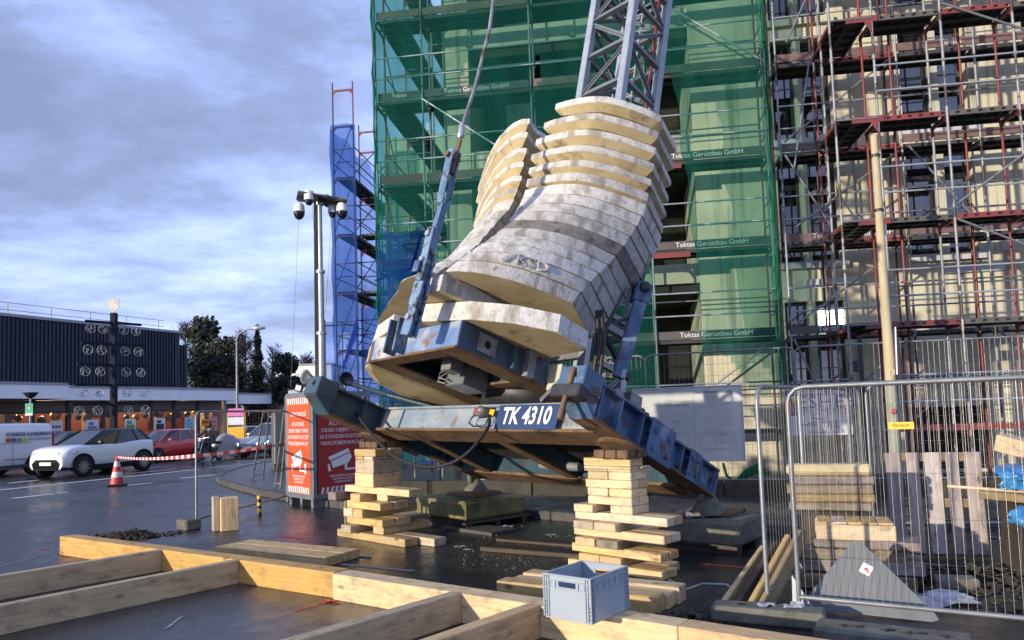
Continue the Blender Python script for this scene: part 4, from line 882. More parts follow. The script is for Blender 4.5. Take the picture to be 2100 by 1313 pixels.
# leaning frames stored behind the fence
for i, (p, q, p2, q2, lb) in enumerate((((518, 983), (541, 842), (540, 979), (552, 842), 'left'), ((564, 1001), (584, 836), (575, 1002), (592, 838), 'right'))):
    D0 = 17.0 - i * .8; o = empty('leaning_fence', G(*p, .12), 'pair of galvanised fence poles leaning at the %s of the grey switch cabinet' % ('front' if i else 'far side'), 'fence frame', 'leaning fence frames')
    a, b, c, d = G(*p, .12), P(*q, D0 + .5), G(*p2, .12), P(*q2, D0 + .7)
    mb = MB(); mb.tube([a, b], .022, 7); mb.build('pole', MT['galv_old'], o, True); mb = MB(); mb.tube([c, d], .022, 7); mb.build('pole', MT['galv_old'], o, True)
    mb = MB(); mb.tube([a.lerp(b, .06), c.lerp(d, .06)], .014, 6); mb.tube([a.lerp(b, .97), c.lerp(d, .97)], .014, 6); mb.build('crossbar', MT['galv_old'], o, True)
q = G(580, 962, .12)
o = empty('switch_cabinet', q, 'dark grey tall cabinet standing on the paved corner behind the leaning poles', 'cabinet', rz=.5)
mb = MB(); mb.box((0, 0, 1.02), (.62, .5, 1.7), ch=.02); mb.build('housing', MT['sign_grey'], o)
mb = MB(); mb.box((0, 0, .08), (.66, .54, .17), ch=.01); mb.build('plinth', MT['kerb_stone'], o)
mb = MB(); mb.box((0, -.255, 1.0), (.54, .012, 1.55), ch=.004); dr = mb.build('door', MT['sign_grey'], o); mb = MB(); mb.box((.2, -.275, 1.0), (.03, .03, .14)); mb.build('handle', MT['black'], dr)
# timber blocks standing at the fence, striped marker post, muck heap
def timber(name, m4, size, mt, label=None, cat='timber', group=None, ch=.008, parent=None):
    mb = MB(); mb.box((0, 0, 0), size, ch=ch); o = mb.build(name, mt, parent, mat=m4)
    if label: tag(o, label, cat, group)
    return o
q = G(466, 1090); u1 = V((.80, .6, 0)); u1 = V((.87, .49, 0)).normalized(); 
timber('timber_block', axes(V((0, 0, 1)), u1, V((0, 0, 1)).cross(u1), q + V((-.02, .12, .265))), (.53, .27, .22), MT['pine'], 'thick timber block standing upright at the street fence', 'timber block', 'upright timber blocks')
timber('timber_block', axes(V((0, 0, 1)), u1, V((0, 0, 1)).cross(u1), q + V((-.235, .12, .272))), (.545, .09, .22), MT['pine'], 'thin timber board standing upright against the thick block', 'timber block', 'upright timber blocks')
q = G(532, 1057); o = empty('marker_post', q, 'short yellow and black striped marker post before the paved corner', 'post')
for i in range(6):
    mb = MB(); mb.tube([(0, 0, i * .06), (0, 0, i * .06 + .06)], .04, 10); mb.build('band', MT['yellow'] if i % 2 else MT['black'], o)
def heap(name, c, rx, ry, h, n, m_, label, cat, seed=1, sz=(.03, .12), kind=None, flat=False):
    rr = random.Random(seed); mb = MB()
    for i in range(n):
        a = rr.uniform(0, 6.28); q = math.sqrt(rr.random()); x = q * rx * math.cos(a); y = q * ry * math.sin(a); z = (1 - q) * h * rr.random() + .01
        s = rr.uniform(*sz); R = M.Rotation(rr.uniform(0, 6.28), 3, 'Z') @ M.Rotation(rr.uniform(-.5, .5), 3, 'X') @ M.Rotation(rr.uniform(-.6, .6), 3, 'Y')
        mb.box(V(c) + V((x, y, z + s * .12)), (s * rr.uniform(.8, 2), s * rr.uniform(.4, .9), s * rr.uniform(.12, .5) if not flat else .006), R)
    o = mb.build(name, m_); tag(o, label, cat, kind=kind); return o
heap('muck_heap', G(272, 1103), .40, .20, .15, 700, MT['debris_dark'], 'small heap of dark leaf muck on the wet ground beyond the long beam', 'muck heap', 3, (.012, .05), 'stuff')
heap('muck_scatter', G(250, 1101), .95, .30, .02, 90, MT['debris_dark'], 'scattered dark leaf muck round the heap', 'muck', 4, (.02, .07), 'stuff')
# ------------------------------------------------------------------ red camera cabinet with its mast
CN = G(645, 1043); lu = V((-.65, .76, 0)).normalized(); ru = V((.76, .65, 0)).normalized(); S_ = 1.2; up = V((0, 0, 1))
cb = empty('camera_cabinet', CN + lu * .6 + ru * .6, 'red and orange site security cabinet with camera pictures behind the left crib', 'cabinet')
def cbp(l, r, z, out_l=0, out_r=0): return CN + lu * l + ru * r + up * z
mb = MB(); mb.box(cbp(.6, .6, 1.21), (S_ - .04, S_ - .04, 2.02), rotm(lu, ru, up)); mb.build('housing', MT['galv'], cb, True)
mb = MB()
for l, r in ((0, 0), (S_, 0), (0, S_), (S_, S_)): mb.box(cbp(l, r, 1.21), (.10, .10, 2.06), rotm(lu, ru, up), ch=.015)
for z in (.22, 2.22):
    mb.box(cbp(.6, 0, z), (S_, .09, .09), rotm(lu, ru, up)); mb.box(cbp(0, .6, z), (.09, S_, .09), rotm(lu, ru, up))
mb.box(cbp(.6, .6, 2.27), (S_ + .05, S_ + .05, .03), rotm(lu, ru, up)); mb.build('frame', MT['galv'], cb, True)
mb = MB()
for l in (.1, .6, 1.1): mb.box(cbp(l, .6, .08), (.1, 1.2, .16), rotm(lu, ru, up))
mb.box(cbp(.6, .05, .17), (1.2, .12, .03), rotm(lu, ru, up)); mb.box(cbp(.05, .6, .17), (.12, 1.2, .03), rotm(lu, ru, up)); mb.build('pallet_feet', MT['galv_old'], cb, True)
for nm, ax_, nx, pm in (('left', lu, -ru, 'orange_panel'), ('right', ru, -lu, 'red_panel')):
    base = CN + nx * .035
    def fp(s, z, k=0): return base + ax_ * s + up * z + nx * k
    rr_ = -ax_ if nm == 'left' else ax_
    mb = MB(); mb.box(fp(.6, 1.22), (1.06, .02, 1.92), rotm(ax_, nx, up), ch=.004); pn = mb.build('panel', MT[pm], cb, True)
    def tx(s_, z, sz, wx=1): text(s_, fp(.6, z, .013), rr_, up, sz, MT['print_white'], pn, wx=wx)
    tx('camcontrol', 1.86, .17, .95); tx('ACHTUNG', 1.64, .12); tx('DIESES OBJEKT WIRD', 1.51, .105, .92); tx('24 STUNDEN ECHTZEIT', 1.38, .105, .88); tx('VIDEOÜBERWACHT', 1.25, .105)
    tx('VIDEOÜBERWACHUNG', .60, .055); tx('FÜR PRIVATE UND', .54, .055); tx('UNTERNEHMEN', .48, .055); tx('www.camcontrol.de', .39, .05)
    ic = MB(); sg = 1 if nm == 'right' else -1
    def ip(x, z): return fp(.6 + sg * x, z, .013)
    def pg(*p): ic.prism([ip(x, z) for x, z in p], nx * .004)
    pg((-.32, .98), (.12, 1.13), (.16, 1.06), (-.28, .91)); pg((-.26, .89), (.16, 1.04), (.20, .96), (.12, .84), (-.22, .76)); pg((-.33, .84), (-.29, .84), (-.26, .70), (-.32, .70))
    pg((.04, .84), (.09, .84), (.09, .74), (.04, .70)); pg((.05, .74), (.30, .74), (.30, .70), (.05, .70)); pg((.28, .86), (.36, .86), (.36, .66), (.28, .66))
    ic.build('camera_picture', MT['print_white'], pn, True)
    st = MB()
    for zz in (.33, 2.11):
        for k in range(10):
            s = .12 + k * .1; st.prism([fp(s, zz - .06, .012), fp(s + .05, zz - .06, .012), fp(s + .075, zz + .06, .012), fp(s + .025, zz + .06, .012)], nx * .003)
    st.build('stripes', MT['print_white'], pn, True)
MP = P(661, 780, 15.2); MP.z = 0
ms_ = empty('camera_mast', MP + up * 2.28, 'tall telescopic mast with four dome cameras rising from the red cabinet', 'mast')
z = 2.28
for i, (z0, z1, r) in enumerate(((2.28, 3.55, .075), (3.5, 4.85, .062), (4.8, 6.3, .05))):
    mb = MB(); mb.tube([MP + up * z0, MP + up * z1], r, 12); mb.lathe([(r + .035, z1 - .06), (r + .035, z1)], MP, 12); mb.build('mast_section', MT['galv_bright'], ms_, True)
mb = MB()
cx_ = MP + V((-.10, -.01, 0))
for i in range(100): mb.box(cx_ + V((i * .0003, 0, 0)) + up * (2.35 + i * .04), (.085, .07, .034))
mb.build('cable_chain', MT['black'], ms_, True)
ct = MP + up * 6.33
mb = MB(); Rz = M.Rotation(.35, 3, 'Z') @ M.Rotation(.10, 3, 'Y'); mb.box(ct + V((.05, 0, .04)), (1.02, .62, .03), Rz, ch=.01); mb.build('mounting_plate', MT['galv_old'], ms_, True)
mb = MB(); mb.bar(ct + V((-.42, -.15, 0)), ct + V((.5, .12, -.04)), .05, .06); mb.bar(ct + V((0, -.3, -.02)), ct + V((.1, .3, -.02)), .05, .06); mb.build('bracket', MT['black_steel'], ms_, True)
for (x, y, zz, s) in ((-.40, -.12, -.08, 1.0), (-.14, -.30, .06, .8), (.22, .22, -.08, .85), (.47, .02, -.06, 1.0)):
    c = ct + V((x, y, zz)); mb = MB(); mb.lathe([(.04, .02), (.085, 0), (.115, -.07), (.12, -.17)], c, 14) if s == 1 else mb.lathe([(.1, .06), (.1, -.12)], c, 14); dm = mb.build('camera_housing', MT['white_paint'], ms_, True)
    mb = MB(); mb.lathe([(.118 * s, -.17), (.115 * s, -.22), (.085 * s, -.29), (.04 * s, -.33), (0, -.335)] if s == 1 else [(.085, -.12), (.08, -.17), (.05, -.22), (0, -.235)], c, 14); mb.build('dome', MT['glass_dark'], dm, True)
mb = MB(); mb.box(ct + V((.1, .1, .11)), (.2, .16, .1), ch=.03); mb.build('antenna_box', MT['black'], ms_, True)
for a, b in (((615, 412), (596, 795)), ((640, 412), (654, 640)), ((680, 440), (668, 640)), ((688, 440), (697, 560))):
    mb = MB(); mb.tube([P(*a, 15.1), P(*b, 15.4)], .004, 3, cap=False); mb.build('guy_wire', MT['galv_old'], ms_, True)
for px, py, an, lb in ((636, 775, 2.6, 'left'), (706, 780, -.4, 'right')):
    c = P(px, py, 14.9); o = empty('loudspeaker_horn', c, 'grey loudspeaker horn on the %s of the camera cabinet roof' % lb, 'loudspeaker', 'loudspeaker horns on the cabinet')
    dirv = V((math.cos(an) * .55, -.7, .15)).normalized(); R = dirv.to_track_quat('Z', 'Y').to_matrix()
    mb = MB(); mb.lathe([(.04, -.2), (.05, -.08), (.07, 0), (.145, .12), (.15, .13), (.125, .09), (.04, 0), (0, 0)], (0, 0, 0), 16, ax=R); mb.build('horn', MT['sign_grey'] if lb == 'left' else MT['black_steel'], o)
    mb = MB(); mb.tube([(0, .02, -.1), (0, .02, min(-.2, 2.28 - c.z))], .02, 6); mb.build('bracket', MT['galv_old'], o)
c = P(613, 796, 15.2); o = empty('site_floodlight', c, 'small dark floodlight with red lens on the cabinet roof', 'floodlight'); mb = MB(); mb.box((0, 0, 0), (.16, .08, .16), M.Rotation(.3, 3, 'Y'), ch=.02); mb.build('housing', MT['black'], o); mb = MB(); mb.box((0, -.045, 0), (.11, .01, .11), M.Rotation(.3, 3, 'Y')); mb.build('lens', MT['print_white'], o); mb = MB(); mb.tube([(0, .03, -.06), (0, .03, 2.28 - c.z)], .015, 6); mb.build('bracket', MT['black'], o)
# ------------------------------------------------------------------ the building under renovation, in its own grid: s along the front, d into the house
us = V((.99, -.144, 0)).normalized(); ui = V((.144, .99, 0)).normalized(); Q0 = V((-2.53, 16.85, 0)); RF = rotm(us, ui, V((0, 0, 1))); UP = V((0, 0, 1))
def F(s, d, z): return Q0 + us * s + ui * d + UP * z
def sd_of(p): q = V(p) - Q0; return q.dot(us), q.dot(ui)
def on_d(x, y, d):
    r = ray(x, y); t = ((Q0 + ui * d - EYEV).dot(ui)) / r.dot(ui); q = EYEV + r * t; return (q - Q0).dot(us), q.z
def fbox(mb, s0, s1, d0, d1, z0, z1, mi=0, ch=0): return mb.box(F((s0 + s1) / 2, (d0 + d1) / 2, (z0 + z1) / 2), (s1 - s0, d1 - d0, z1 - z0), RF, mi, ch)
TOPZ = 15.5
bld = empty('building', F(8, 3, 0), 'concrete building stripped for renovation behind green net and steel scaffolding', 'building')
def fpart(name, m_, *boxes, parent=None, ch=0):
    mb = MB()
    for b in boxes: fbox(mb, *b, ch=ch)
    return mb.build(name, MT[m_], parent or bld, True)
# loggia part behind the green net
fpart('column', 'facade', (.9, 1.55, 1.05, 3.6, 0, TOPZ))
fpart('side_wall', 'facade', (.9, 1.2, 3.6, 14, 0, TOPZ))
fpart('inner_column', 'facade_pale', (2.25, 2.9, 2.6, 3.2, 0, TOPZ))
fpart('inner_column', 'facade_shade', (5.1, 5.45, 3.0, 3.5, 0, TOPZ))
fpart('back_wall', 'facade_shade', (1.2, 6.9, 3.9, 4.1, 0, TOPZ))
fpart('party_wall', 'facade', (6.9, 8.55, 1.05, 4.2, 0, TOPZ))
fpart('floor_slab', 'facade_shade', (1.2, 6.9, 1.25, 3.9, -.2, .05))
for z in (1.62, 4.62, 7.72, 10.82, 13.9):
    fpart('parapet', 'facade_pale', (1.553, 6.897, 1.07, 1.2, z, z + .46)); fpart('floor_slab', 'facade_shade', (1.2, 6.9, 1.2, 3.9, z - .22, z))
for s, z0, z1 in ((3.4, .05, 1.4), (4.4, 1.9, 4.4), (2.0, 5.0, 7.5)):
    fpart('doorway_shade', 'void_shade', (s, s + .9, 3.86, 3.9, z0, z1))  # doorway shade painted as near-black panels on the wall
# window part
bays = ((8.75, 10.05), (11.55, 12.95), (14.15, 15.6), (17.2, 18.6))
bands = ((1.95, 4.05, (0,)), (4.95, 7.32, (0, 1, 2, 3)), (7.80, 10.2, (0, 1, 2, 3)), (10.66, 13.1, (0, 1, 2, 3)))
zc = 0.0
for zi, (z0, z1, use) in enumerate(bands):
    fpart('spandrel', 'facade', (8.552, 20, 1.05, 1.4, zc, z0 - .002)); s = 8.552
    for bi, (a, b) in enumerate(bays):
        if bi not in use: continue
        fpart('pier', 'facade', (s, a, 1.05, 1.4, z0, z1)); s = b
        mid = a + (b - a) * (.40 if bi == 0 else .47)
        fpart('window_mullion', 'facade_pale', (mid, mid + .16, 1.10, 1.38, z0, z1))
        for w0, w1 in ((a, mid), (mid + .16, b)):
            tz = z1 - .62
            wf_ = fpart('window', 'window_frame', (w0, w0 + .06, 1.27, 1.35, z0, z1), (w1 - .06, w1, 1.27, 1.35, z0, z1), (w0 + .06, w1 - .06, 1.27, 1.35, z0, z0 + .07), (w0 + .06, w1 - .06, 1.27, 1.35, z1 - .07, z1), (w0 + .06, w1 - .06, 1.27, 1.35, tz, tz + .12))
            mb = MB(); fbox(mb, w0 + .06, w1 - .06, 1.31, 1.325, z0 + .07, tz); mb.build('pane', MT['window_glass'], wf_, True)
            mb = MB(); fbox(mb, w0 + .06, w1 - .06, 1.31, 1.325, tz + .12, z1 - .07); mb.build('transom_pane', MT['window_glass'], wf_, True)
            mb = MB(); fbox(mb, w0 + .1, w0 + .2, 1.30, 1.306, tz - .14, tz - .05); mb.build('sticker', MT['sticker'], wf_, True)
        fpart('window_sill', 'sill_white' if zi in (1, 2) else 'facade_pale', (a - .08, b + .12, .92, 1.26, z0 - .16, z0 - .004) if zi else (a - .05, b + .05, 1.0, 1.26, z0 - .1, z0 - .004))
    fpart('pier', 'facade', (s, 20, 1.05, 1.4, z0, z1)); zc = z1
fpart('spandrel', 'facade', (8.552, 20, 1.05, 1.4, zc, TOPZ))
fpart('inner_wall', 'facade_shade', (8.6, 20, 1.5, 4, 0, TOPZ))
fpart('opening', 'void_shade', (11.3, 12.9, 1.035, 1.05, 0.2, 1.55)); fpart('lintel', 'facade_pale', (11.2, 13.0, .99, 1.049, 1.56, 1.75))  # near-black panel paints the shade of an opening, none is cut
fpart('rear_wing_wall', 'facade_pale', (-3.3, .9, 9.2, 9.5, 0, 12.0), (-3.3, -3.0, 9.5, 16, 0, 12))
for s, z in ((9.2, 4.4), (12.2, 4.5)): fpart('strip_lamp', 'sill_white', (s, s + 1.2, .98, 1.049, z, z + .13))
# lit work lamp in the ground floor window
ls, lz = on_d(1706, 657, 1.0)
wl = empty('work_lamp', F(ls, 1.0, lz), 'glowing work lamp of bright bars hanging before the lower window', 'lamp')
mat('lamp_glow', (1, 1, .8), emit=((.92, 1.0, .66), 7))
mb = MB(); fbox(mb, ls - .30, ls + .30, 1.06, 1.10, lz - .31, lz + .29); mb.build('housing', MT['galv'], wl, True)
for k in range(5):
    mb = MB(); fbox(mb, ls - .27, ls + .27, 1.02, 1.06, lz - .27 + k * .11, lz - .185 + k * .11, ch=.02); mb.build('light_bar', MT['lamp_glow'], wl, True)
mb = MB(); mb.tube([F(ls, 1.04, lz + .26), F(ls, 1.04, 4.0)], .012, 5); mb.build('cable', MT['black'], wl, True)

# ------------------------------------------------------------------ scaffolding
LV = (1.2, 3.2, 5.2, 7.2, 9.2, 11.2, 13.2)
def pipe(name, m_, a, b, root, r=.0242, n=7):
    mb = MB(); mb.tube([a, b], r, n); return mb.build(name, MT[m_], root, True)
def deck(root, a0, a1, b0, b1, z, m_='deck_dark', along='s', planks=2, edge=None):
    """two perforated planks side by side with a ribbed underside"""
    for k in range(planks):
        w = (b1 - b0) / planks; mb = MB(); c0 = b0 + k * w + .012; c1 = b0 + (k + 1) * w - .012
        def bx(s0, s1, d0, d1, z0, z1): fbox(mb, s0, s1, d0, d1, z0, z1) if along == 's' else fbox(mb, d0, d1, s0, s1, z0, z1)
        bx(a0, a1, c0, c1, z - .012, z); bx(a0, a1, c0, c0 + .03, z - .075, z - .012); bx(a0, a1, c1 - .03, c1, z - .075, z - .012)
        n = int((a1 - a0) / .3)
        for i in range(n): bx(a0 + i * .3 + .1, a0 + i * .3 + .13, c0 + .03, c1 - .03, z - .05, z - .012)
        mb.build('deck_plank', MT[m_], root, True)
    if edge:
        mb = MB()
        def ed(s0, s1, z0, z1): fbox(mb, s0, s1, b0 - .025, b0 - .002, z0, z1) if along == 's' else fbox(mb, b0 - .025, b0 - .002, s0, s1, z0, z1)
        ed(a0, a1, z - .012, z + .014); ed(a0, a1, z - .085, z - .06); n = max(2, int((a1 - a0) / .19))
        for i in range(n): ed(a0 + (a1 - a0) * i / n, a0 + (a1 - a0) * (i + .62) / n, z - .06, z - .012)
        mb.build('deck_edge', MT[edge], root, True)
def frame_(root, s, d0, d1, z, m_='tube_red', along='d'):
    a, b = (F(s, d0, z - .09), F(s, d1, z - .09)) if along == 'd' else (F(d0, s, z - .09), F(d1, s, z - .09))
    mb = MB(); mb.bar(a, b, .045, .06)
    for p, q in ((a, b), (b, a)):
        d = (q - p).normalized(); mb.prism([p - UP * .03, p + d * .14 - UP * .03, p - UP * .2], (d.cross(UP)) * .012)
    mb.build('frame_head', MT[m_], root, True)
gs = empty('netted_scaffold', F(4, .3, 0), 'tall steel scaffold wrapped in green net across the loggia front', 'scaffold')
SP = (-.5, .64, 3.21, 5.78, 8.35)
rs = random.Random(21)
for s in SP:
    for d in (0, .73):
        pipe('post', 'tube_mixed' if d == 0 else ('tube_red' if rs.random() < .25 else 'galv'), F(s, d, .05), F(s, d, 14.6), gs)
        mb = MB(); fbox(mb, s - .075, s + .075, d - .075, d + .075, 0.0, .012); mb.tube([F(s, d, .01), F(s, d, .3)], .017, 6); mb.build('base_plate', MT['galv_old'], gs, True)
for z in LV:
    for s in SP: frame_(gs, s, 0, .73, z, 'tube_red' if rs.random() < .5 else 'galv_old')
    for a, b in zip(SP[:-1], SP[1:]):
        deck(gs, a + .03, b - .03, .03, .70, z)
        for h in (.52, 1.02): pipe('guard_rail', 'galv_bright', F(a, -.035, z + h), F(b, -.035, z + h), gs, .019, 6)
        if rs.random() < .8: pipe('inner_rail', 'galv', F(a, .76, z + .95), F(b, .76, z + .95), gs, .019, 6)
    for h in (.52, 1.02): pipe('end_rail', 'galv', F(8.38, 0, z + h), F(8.38, .73, z + h), gs, .018, 6)
for a, b, z0, z1, d in ((.64, 3.21, 9.15, 7.25, -.06), (5.78, 8.35, 11.15, 9.25, -.06), (.64, 3.21, 3.3, 5.1, -.06), (5.78, 8.35, 1.3, 3.1, .79), (.64, 3.21, 11.3, 13.1, .79)):
    pipe('diagonal_brace', 'galv_bright', F(a, d, z0), F(b, d, z1), gs, .022, 6)
toes = {(-1, 9.2): ('toe_grey', 'Toktas'), (-1, 7.2): ('deck_red', None), (-1, 5.2): ('deck_red', None), (-1, 11.2): ('toe_board', None), (-1, 3.2): ('toe_board', None), (0, 9.2): ('toe_grey', 'Toktas Gerüstbau GmbH'), (0, 7.2): ('toe_board', None), (0, 11.2): ('toe_board', None),
        (1, 9.2): ('toe_board', None), (2, 9.2): ('toe_grey', None), (2, 7.2): ('toe_grey', 'Toktas Gerüstbau GmbH'), (2, 5.2): ('toe_grey', 'Toktas Gerüstbau GmbH'), (2, 3.2): ('toe_grey', 'Toktas Gerüstbau GmbH'), (1, 7.2): ('toe_board', None), (1, 3.2): ('toe_board', None), (0, 3.2): ('toe_grey', None), (2, 11.2): ('toe_grey', None), (1, 5.2): ('toe_board', None)}
for (bi, z), (m_, tx_) in toes.items():
    a, b = SP[bi + 1], SP[bi + 2]; mb = MB(); fbox(mb, a + .05, b - .05, .005, .03, z + .01, z + .19); t_ = mb.build('toe_board', MT[m_], gs, True)
    if tx_: text(tx_, F((a + b) / 2, .001, z + .10), us, UP, .15 if bi >= 0 else .13, MT['print_white'], t_)
mb = MB(); fbox(mb, SP[3] - 0.02, 6.6, -.012, .004, 5.03, 5.14); fbox(mb, SP[3] - .02, 6.5, -.012, .004, 7.03, 7.14); mb.build('deck_edge', MT['deck_red'], gs, True)
# return along the left flank of the house
for d in (2.57, 5.14, 7.71):
    for s in (-.5, .25): pipe('post', 'galv_old', F(s, d, .05), F(s, d, 14.4), gs)
    for z in LV[1:]: frame_(gs, d, -.5, .25, z, 'tube_red', 'x')
for z in LV[1:]:
    for a, b in ((.76, 2.55), (2.6, 5.1), (5.17, 7.68)):
        deck(gs, a, b, -.46, .22, z, 'deck_dark', 'd')
        for h in (.52, 1.02): pipe('guard_rail', 'galv_old', F(-.53, a, z + h), F(-.53, b, z + h), gs, .019, 6)
for a, b, z in ((.8, 2.55, 9.3), (.8, 2.55, 7.3), (.8, 2.55, 5.3)): pipe('diagonal_brace', 'galv_old', F(-.55, b, z), F(-.55, a, z + 1.8), gs, .02, 6)
def net(name, fn, s0, s1, z0, z1, keep, m_, root, ns=40, nz=60, amp=.05, seed=1):
    rr = random.Random(seed); ph = [rr.uniform(0, 6.28) for _ in range(6)]; mb = MB(); idx = {}
    for i in range(ns + 1):
        for j in range(nz + 1):
            s = s0 + (s1 - s0) * i / ns; z = z0 + (z1 - z0) * j / nz
            o = amp * (.5 * math.sin(z * 3.1 + ph[0] + s) + .35 * math.sin(s * 2.4 + ph[1]) + .3 * math.sin(s * 7 + z * 1.3 + ph[2]))
            idx[i, j] = len(mb.v); mb.v.append(tuple(fn(s, o, z)))
    for i in range(ns):
        for j in range(nz):
            s = s0 + (s1 - s0) * (i + .5) / ns; z = z0 + (z1 - z0) * (j + .5) / nz
            if keep is None or keep(s, z): mb.f.append((idx[i, j], idx[i + 1, j], idx[i + 1, j + 1], idx[i, j + 1])); mb.mi.append(0); mb.sm.append(True)
    return mb.build(name, MT[m_], root, True)
tears = [(on_d(954, 162, -.06), .085, .42), (on_d(1100, 145, -.06), .07, .4), (on_d(882, 260, -.06), .06, .6), (on_d(1160, 325, -.06), .06, .3)]
def keep_left(s, z):
    for (a, b), rx, rz in tears:
        if ((s - a - (z - b) * .12) / rx) ** 2 + ((z - b) / rz) ** 2 < 1: return False
    return z > .55 + .25 * math.sin(s * 2.3)
gapL = [(on_d(1440, 700, -.06)), on_d(1424, 520, -.06), on_d(1411, 400, -.06), on_d(1390, 230, -.06), on_d(1378, 146, -.06)]
def gap_edge(z):
    pts = sorted((zz, ss) for ss, zz in gapL)
    if z >= pts[-1][0]: return 5.80
    for (z0, s0), (z1, s1) in zip(pts[:-1], pts[1:]):
        if z <= z1: t = max(0, (z - z0) / (z1 - z0)); return s0 + (s1 - s0) * t + .04 * math.sin(z * 4)
    return 5.8
net('net', lambda s, o, z: F(s, -.07 + o, z), -.55, 5.76, .4, 14.5, keep_left, 'net_green', gs, 60, 95, .04, 1)
# right panel, its free edge hangs loose beside the opening
mb = MB(); ns, nz = 22, 90; idx = {}
for j in range(nz + 1):
    z = 1.5 + 13.0 * j / nz
    for i in range(ns + 1):
        e0 = gap_edge(z); s = e0 + (8.42 - e0) * i / ns; o = .05 * math.sin(z * 2.7 + i) * (1 - i / ns) + .03 * math.sin(s * 5 + z)
        idx[i, j] = len(mb.v); mb.v.append(tuple(F(s, -.08 + o, z)))
for i in range(ns):
    for j in range(nz):
        s = i / ns; z = 1.5 + 13 * (j + .5) / nz
        if z < 2.2 + 1.0 * math.sin(s * 5 + .6) * (1 - s): continue
        mb.f.append((idx[i, j], idx[i + 1, j], idx[i + 1, j + 1], idx[i, j + 1])); mb.mi.append(0); mb.sm.append(True)
mb.build('net', MT['net_green'], gs, True)
net('net', lambda s, o, z: F(-.56 + o, s, z), -.05, 7.9, .5, 14.5, None, 'net_green', gs, 40, 60, .04, 3)
net('net', lambda s, o, z: F(8.43 + o * .5, s, z), -.05, .8, .6, 14.5, None, 'net_green', gs, 8, 60, .03, 4)
# folded seam of doubled net along the posts
for s, z0, z1 in ((-.52, .6, 14.5), (8.4, .6, 14.5)):
    mb = MB(); mb.tube([F(s, -.09, z0 + (z1 - z0) * k / 30) + us * .03 * math.sin(k * 2.1) for k in range(31)], [.022 + .012 * math.sin(k * 1.7) for k in range(31)], 6); mb.build('net_seam', MT['net_green_dense'], gs, True)
# torn end of the net bundled at the foot
pts = [F(*p) for p in [(on_d(1483, 950, -.5)[0], -.5, on_d(1483, 950, -.5)[1]), (on_d(1490, 975, -.5)[0], -.5, on_d(1490, 975, -.5)[1]), (on_d(1508, 990, -.5)[0], -.5, on_d(1508, 990, -.5)[1]), (on_d(1530, 972, -.5)[0], -.5, on_d(1530, 972, -.5)[1]), (on_d(1552, 962, -.5)[0], -.5, on_d(1552, 962, -.5)[1]), (on_d(1580, 972, -.5)[0], -.5, on_d(1580, 972, -.5)[1])]]
mb = MB(); mb.tube(pts, [.03, .03, .04, .09, .12, .05], 8); tag(mb.build('net_bundle', MT['net_green_dense']), 'torn end of green net bundled over the mesh fence by the plan board', 'net')
mb = MB(); a = on_d(1090, 985, -.3); mb.tube([F(a[0] - .5, -.3, a[1] + .1), F(a[0] - .2, -.3, a[1] - .18), F(a[0] + .1, -.3, a[1] - .1), F(a[0] + .4, -.3, a[1] + .15)], [.05, .09, .1, .03], 7); tag(mb.build('net_bundle', MT['net_green_dense']), 'loop of green net hanging low behind the undercarriage', 'net')

# blue netted scaffold further back on the left
bs = empty('netted_scaffold', F(-4.2, 9, 0), 'slim scaffold with torn blue net at the rear left of the green one', 'scaffold')
BL = (2.05, 4.05, 6.05, 8.05, 10.05)
DB = (7.4, 9.97, 12.54)
for i, d in enumerate(DB):
    for s in (-4.53, -3.8): pipe('post', 'tube_red' if s > -4 else 'black_steel', F(s, d, 0.05), F(s, d, 13.4 - .5 * i), bs, .026)
    for z in BL + (11.9, 13.2 - .5 * i): frame_(bs, d, -4.53, -3.8, z, 'tube_red', 'x')
for z in BL:
    for a, b in zip(DB[:-1], DB[1:]):
        deck(bs, a + .03, b - .03, -4.48, -3.83, z, 'deck_dark', 'd')
        for h in (.5, 1.0):
            pipe('guard_rail', 'black_steel', F(-4.56, a, z + h), F(-4.56, b, z + h), bs, .02, 6); pipe('guard_rail', 'black_steel', F(-3.77, a, z + h), F(-3.77, b, z + h), bs, .02, 6)
    pipe('end_rail', 'black_steel', F(-4.53, 7.36, z + .95), F(-3.8, 7.36, z + .95), bs, .018, 6); pipe('end_rail', 'black_steel', F(-4.4, 7.36, z + .5), F(-3.9, 7.36, z + .5), bs, .018, 6)
    pipe('diagonal_brace', 'black_steel', F(-3.76, 7.4, z + .1), F(-3.76, 9.97, z + 1.9), bs, .02, 6); pipe('diagonal_brace', 'black_steel', F(-4.5, 7.38, z + .1), F(-3.83, 7.38, z + 1.8), bs, .016, 5)
for s in (-4.95,):
    for d in (7.4, 9.0): pipe('post', 'black_steel', F(s, d, 0.05), F(s, d, 5.1), bs, .026)
for z in (1.2, 2.9, 4.9): pipe('end_rail', 'black_steel', F(-4.95, 7.4, z), F(-3.8, 7.4, z), bs, .022, 6)
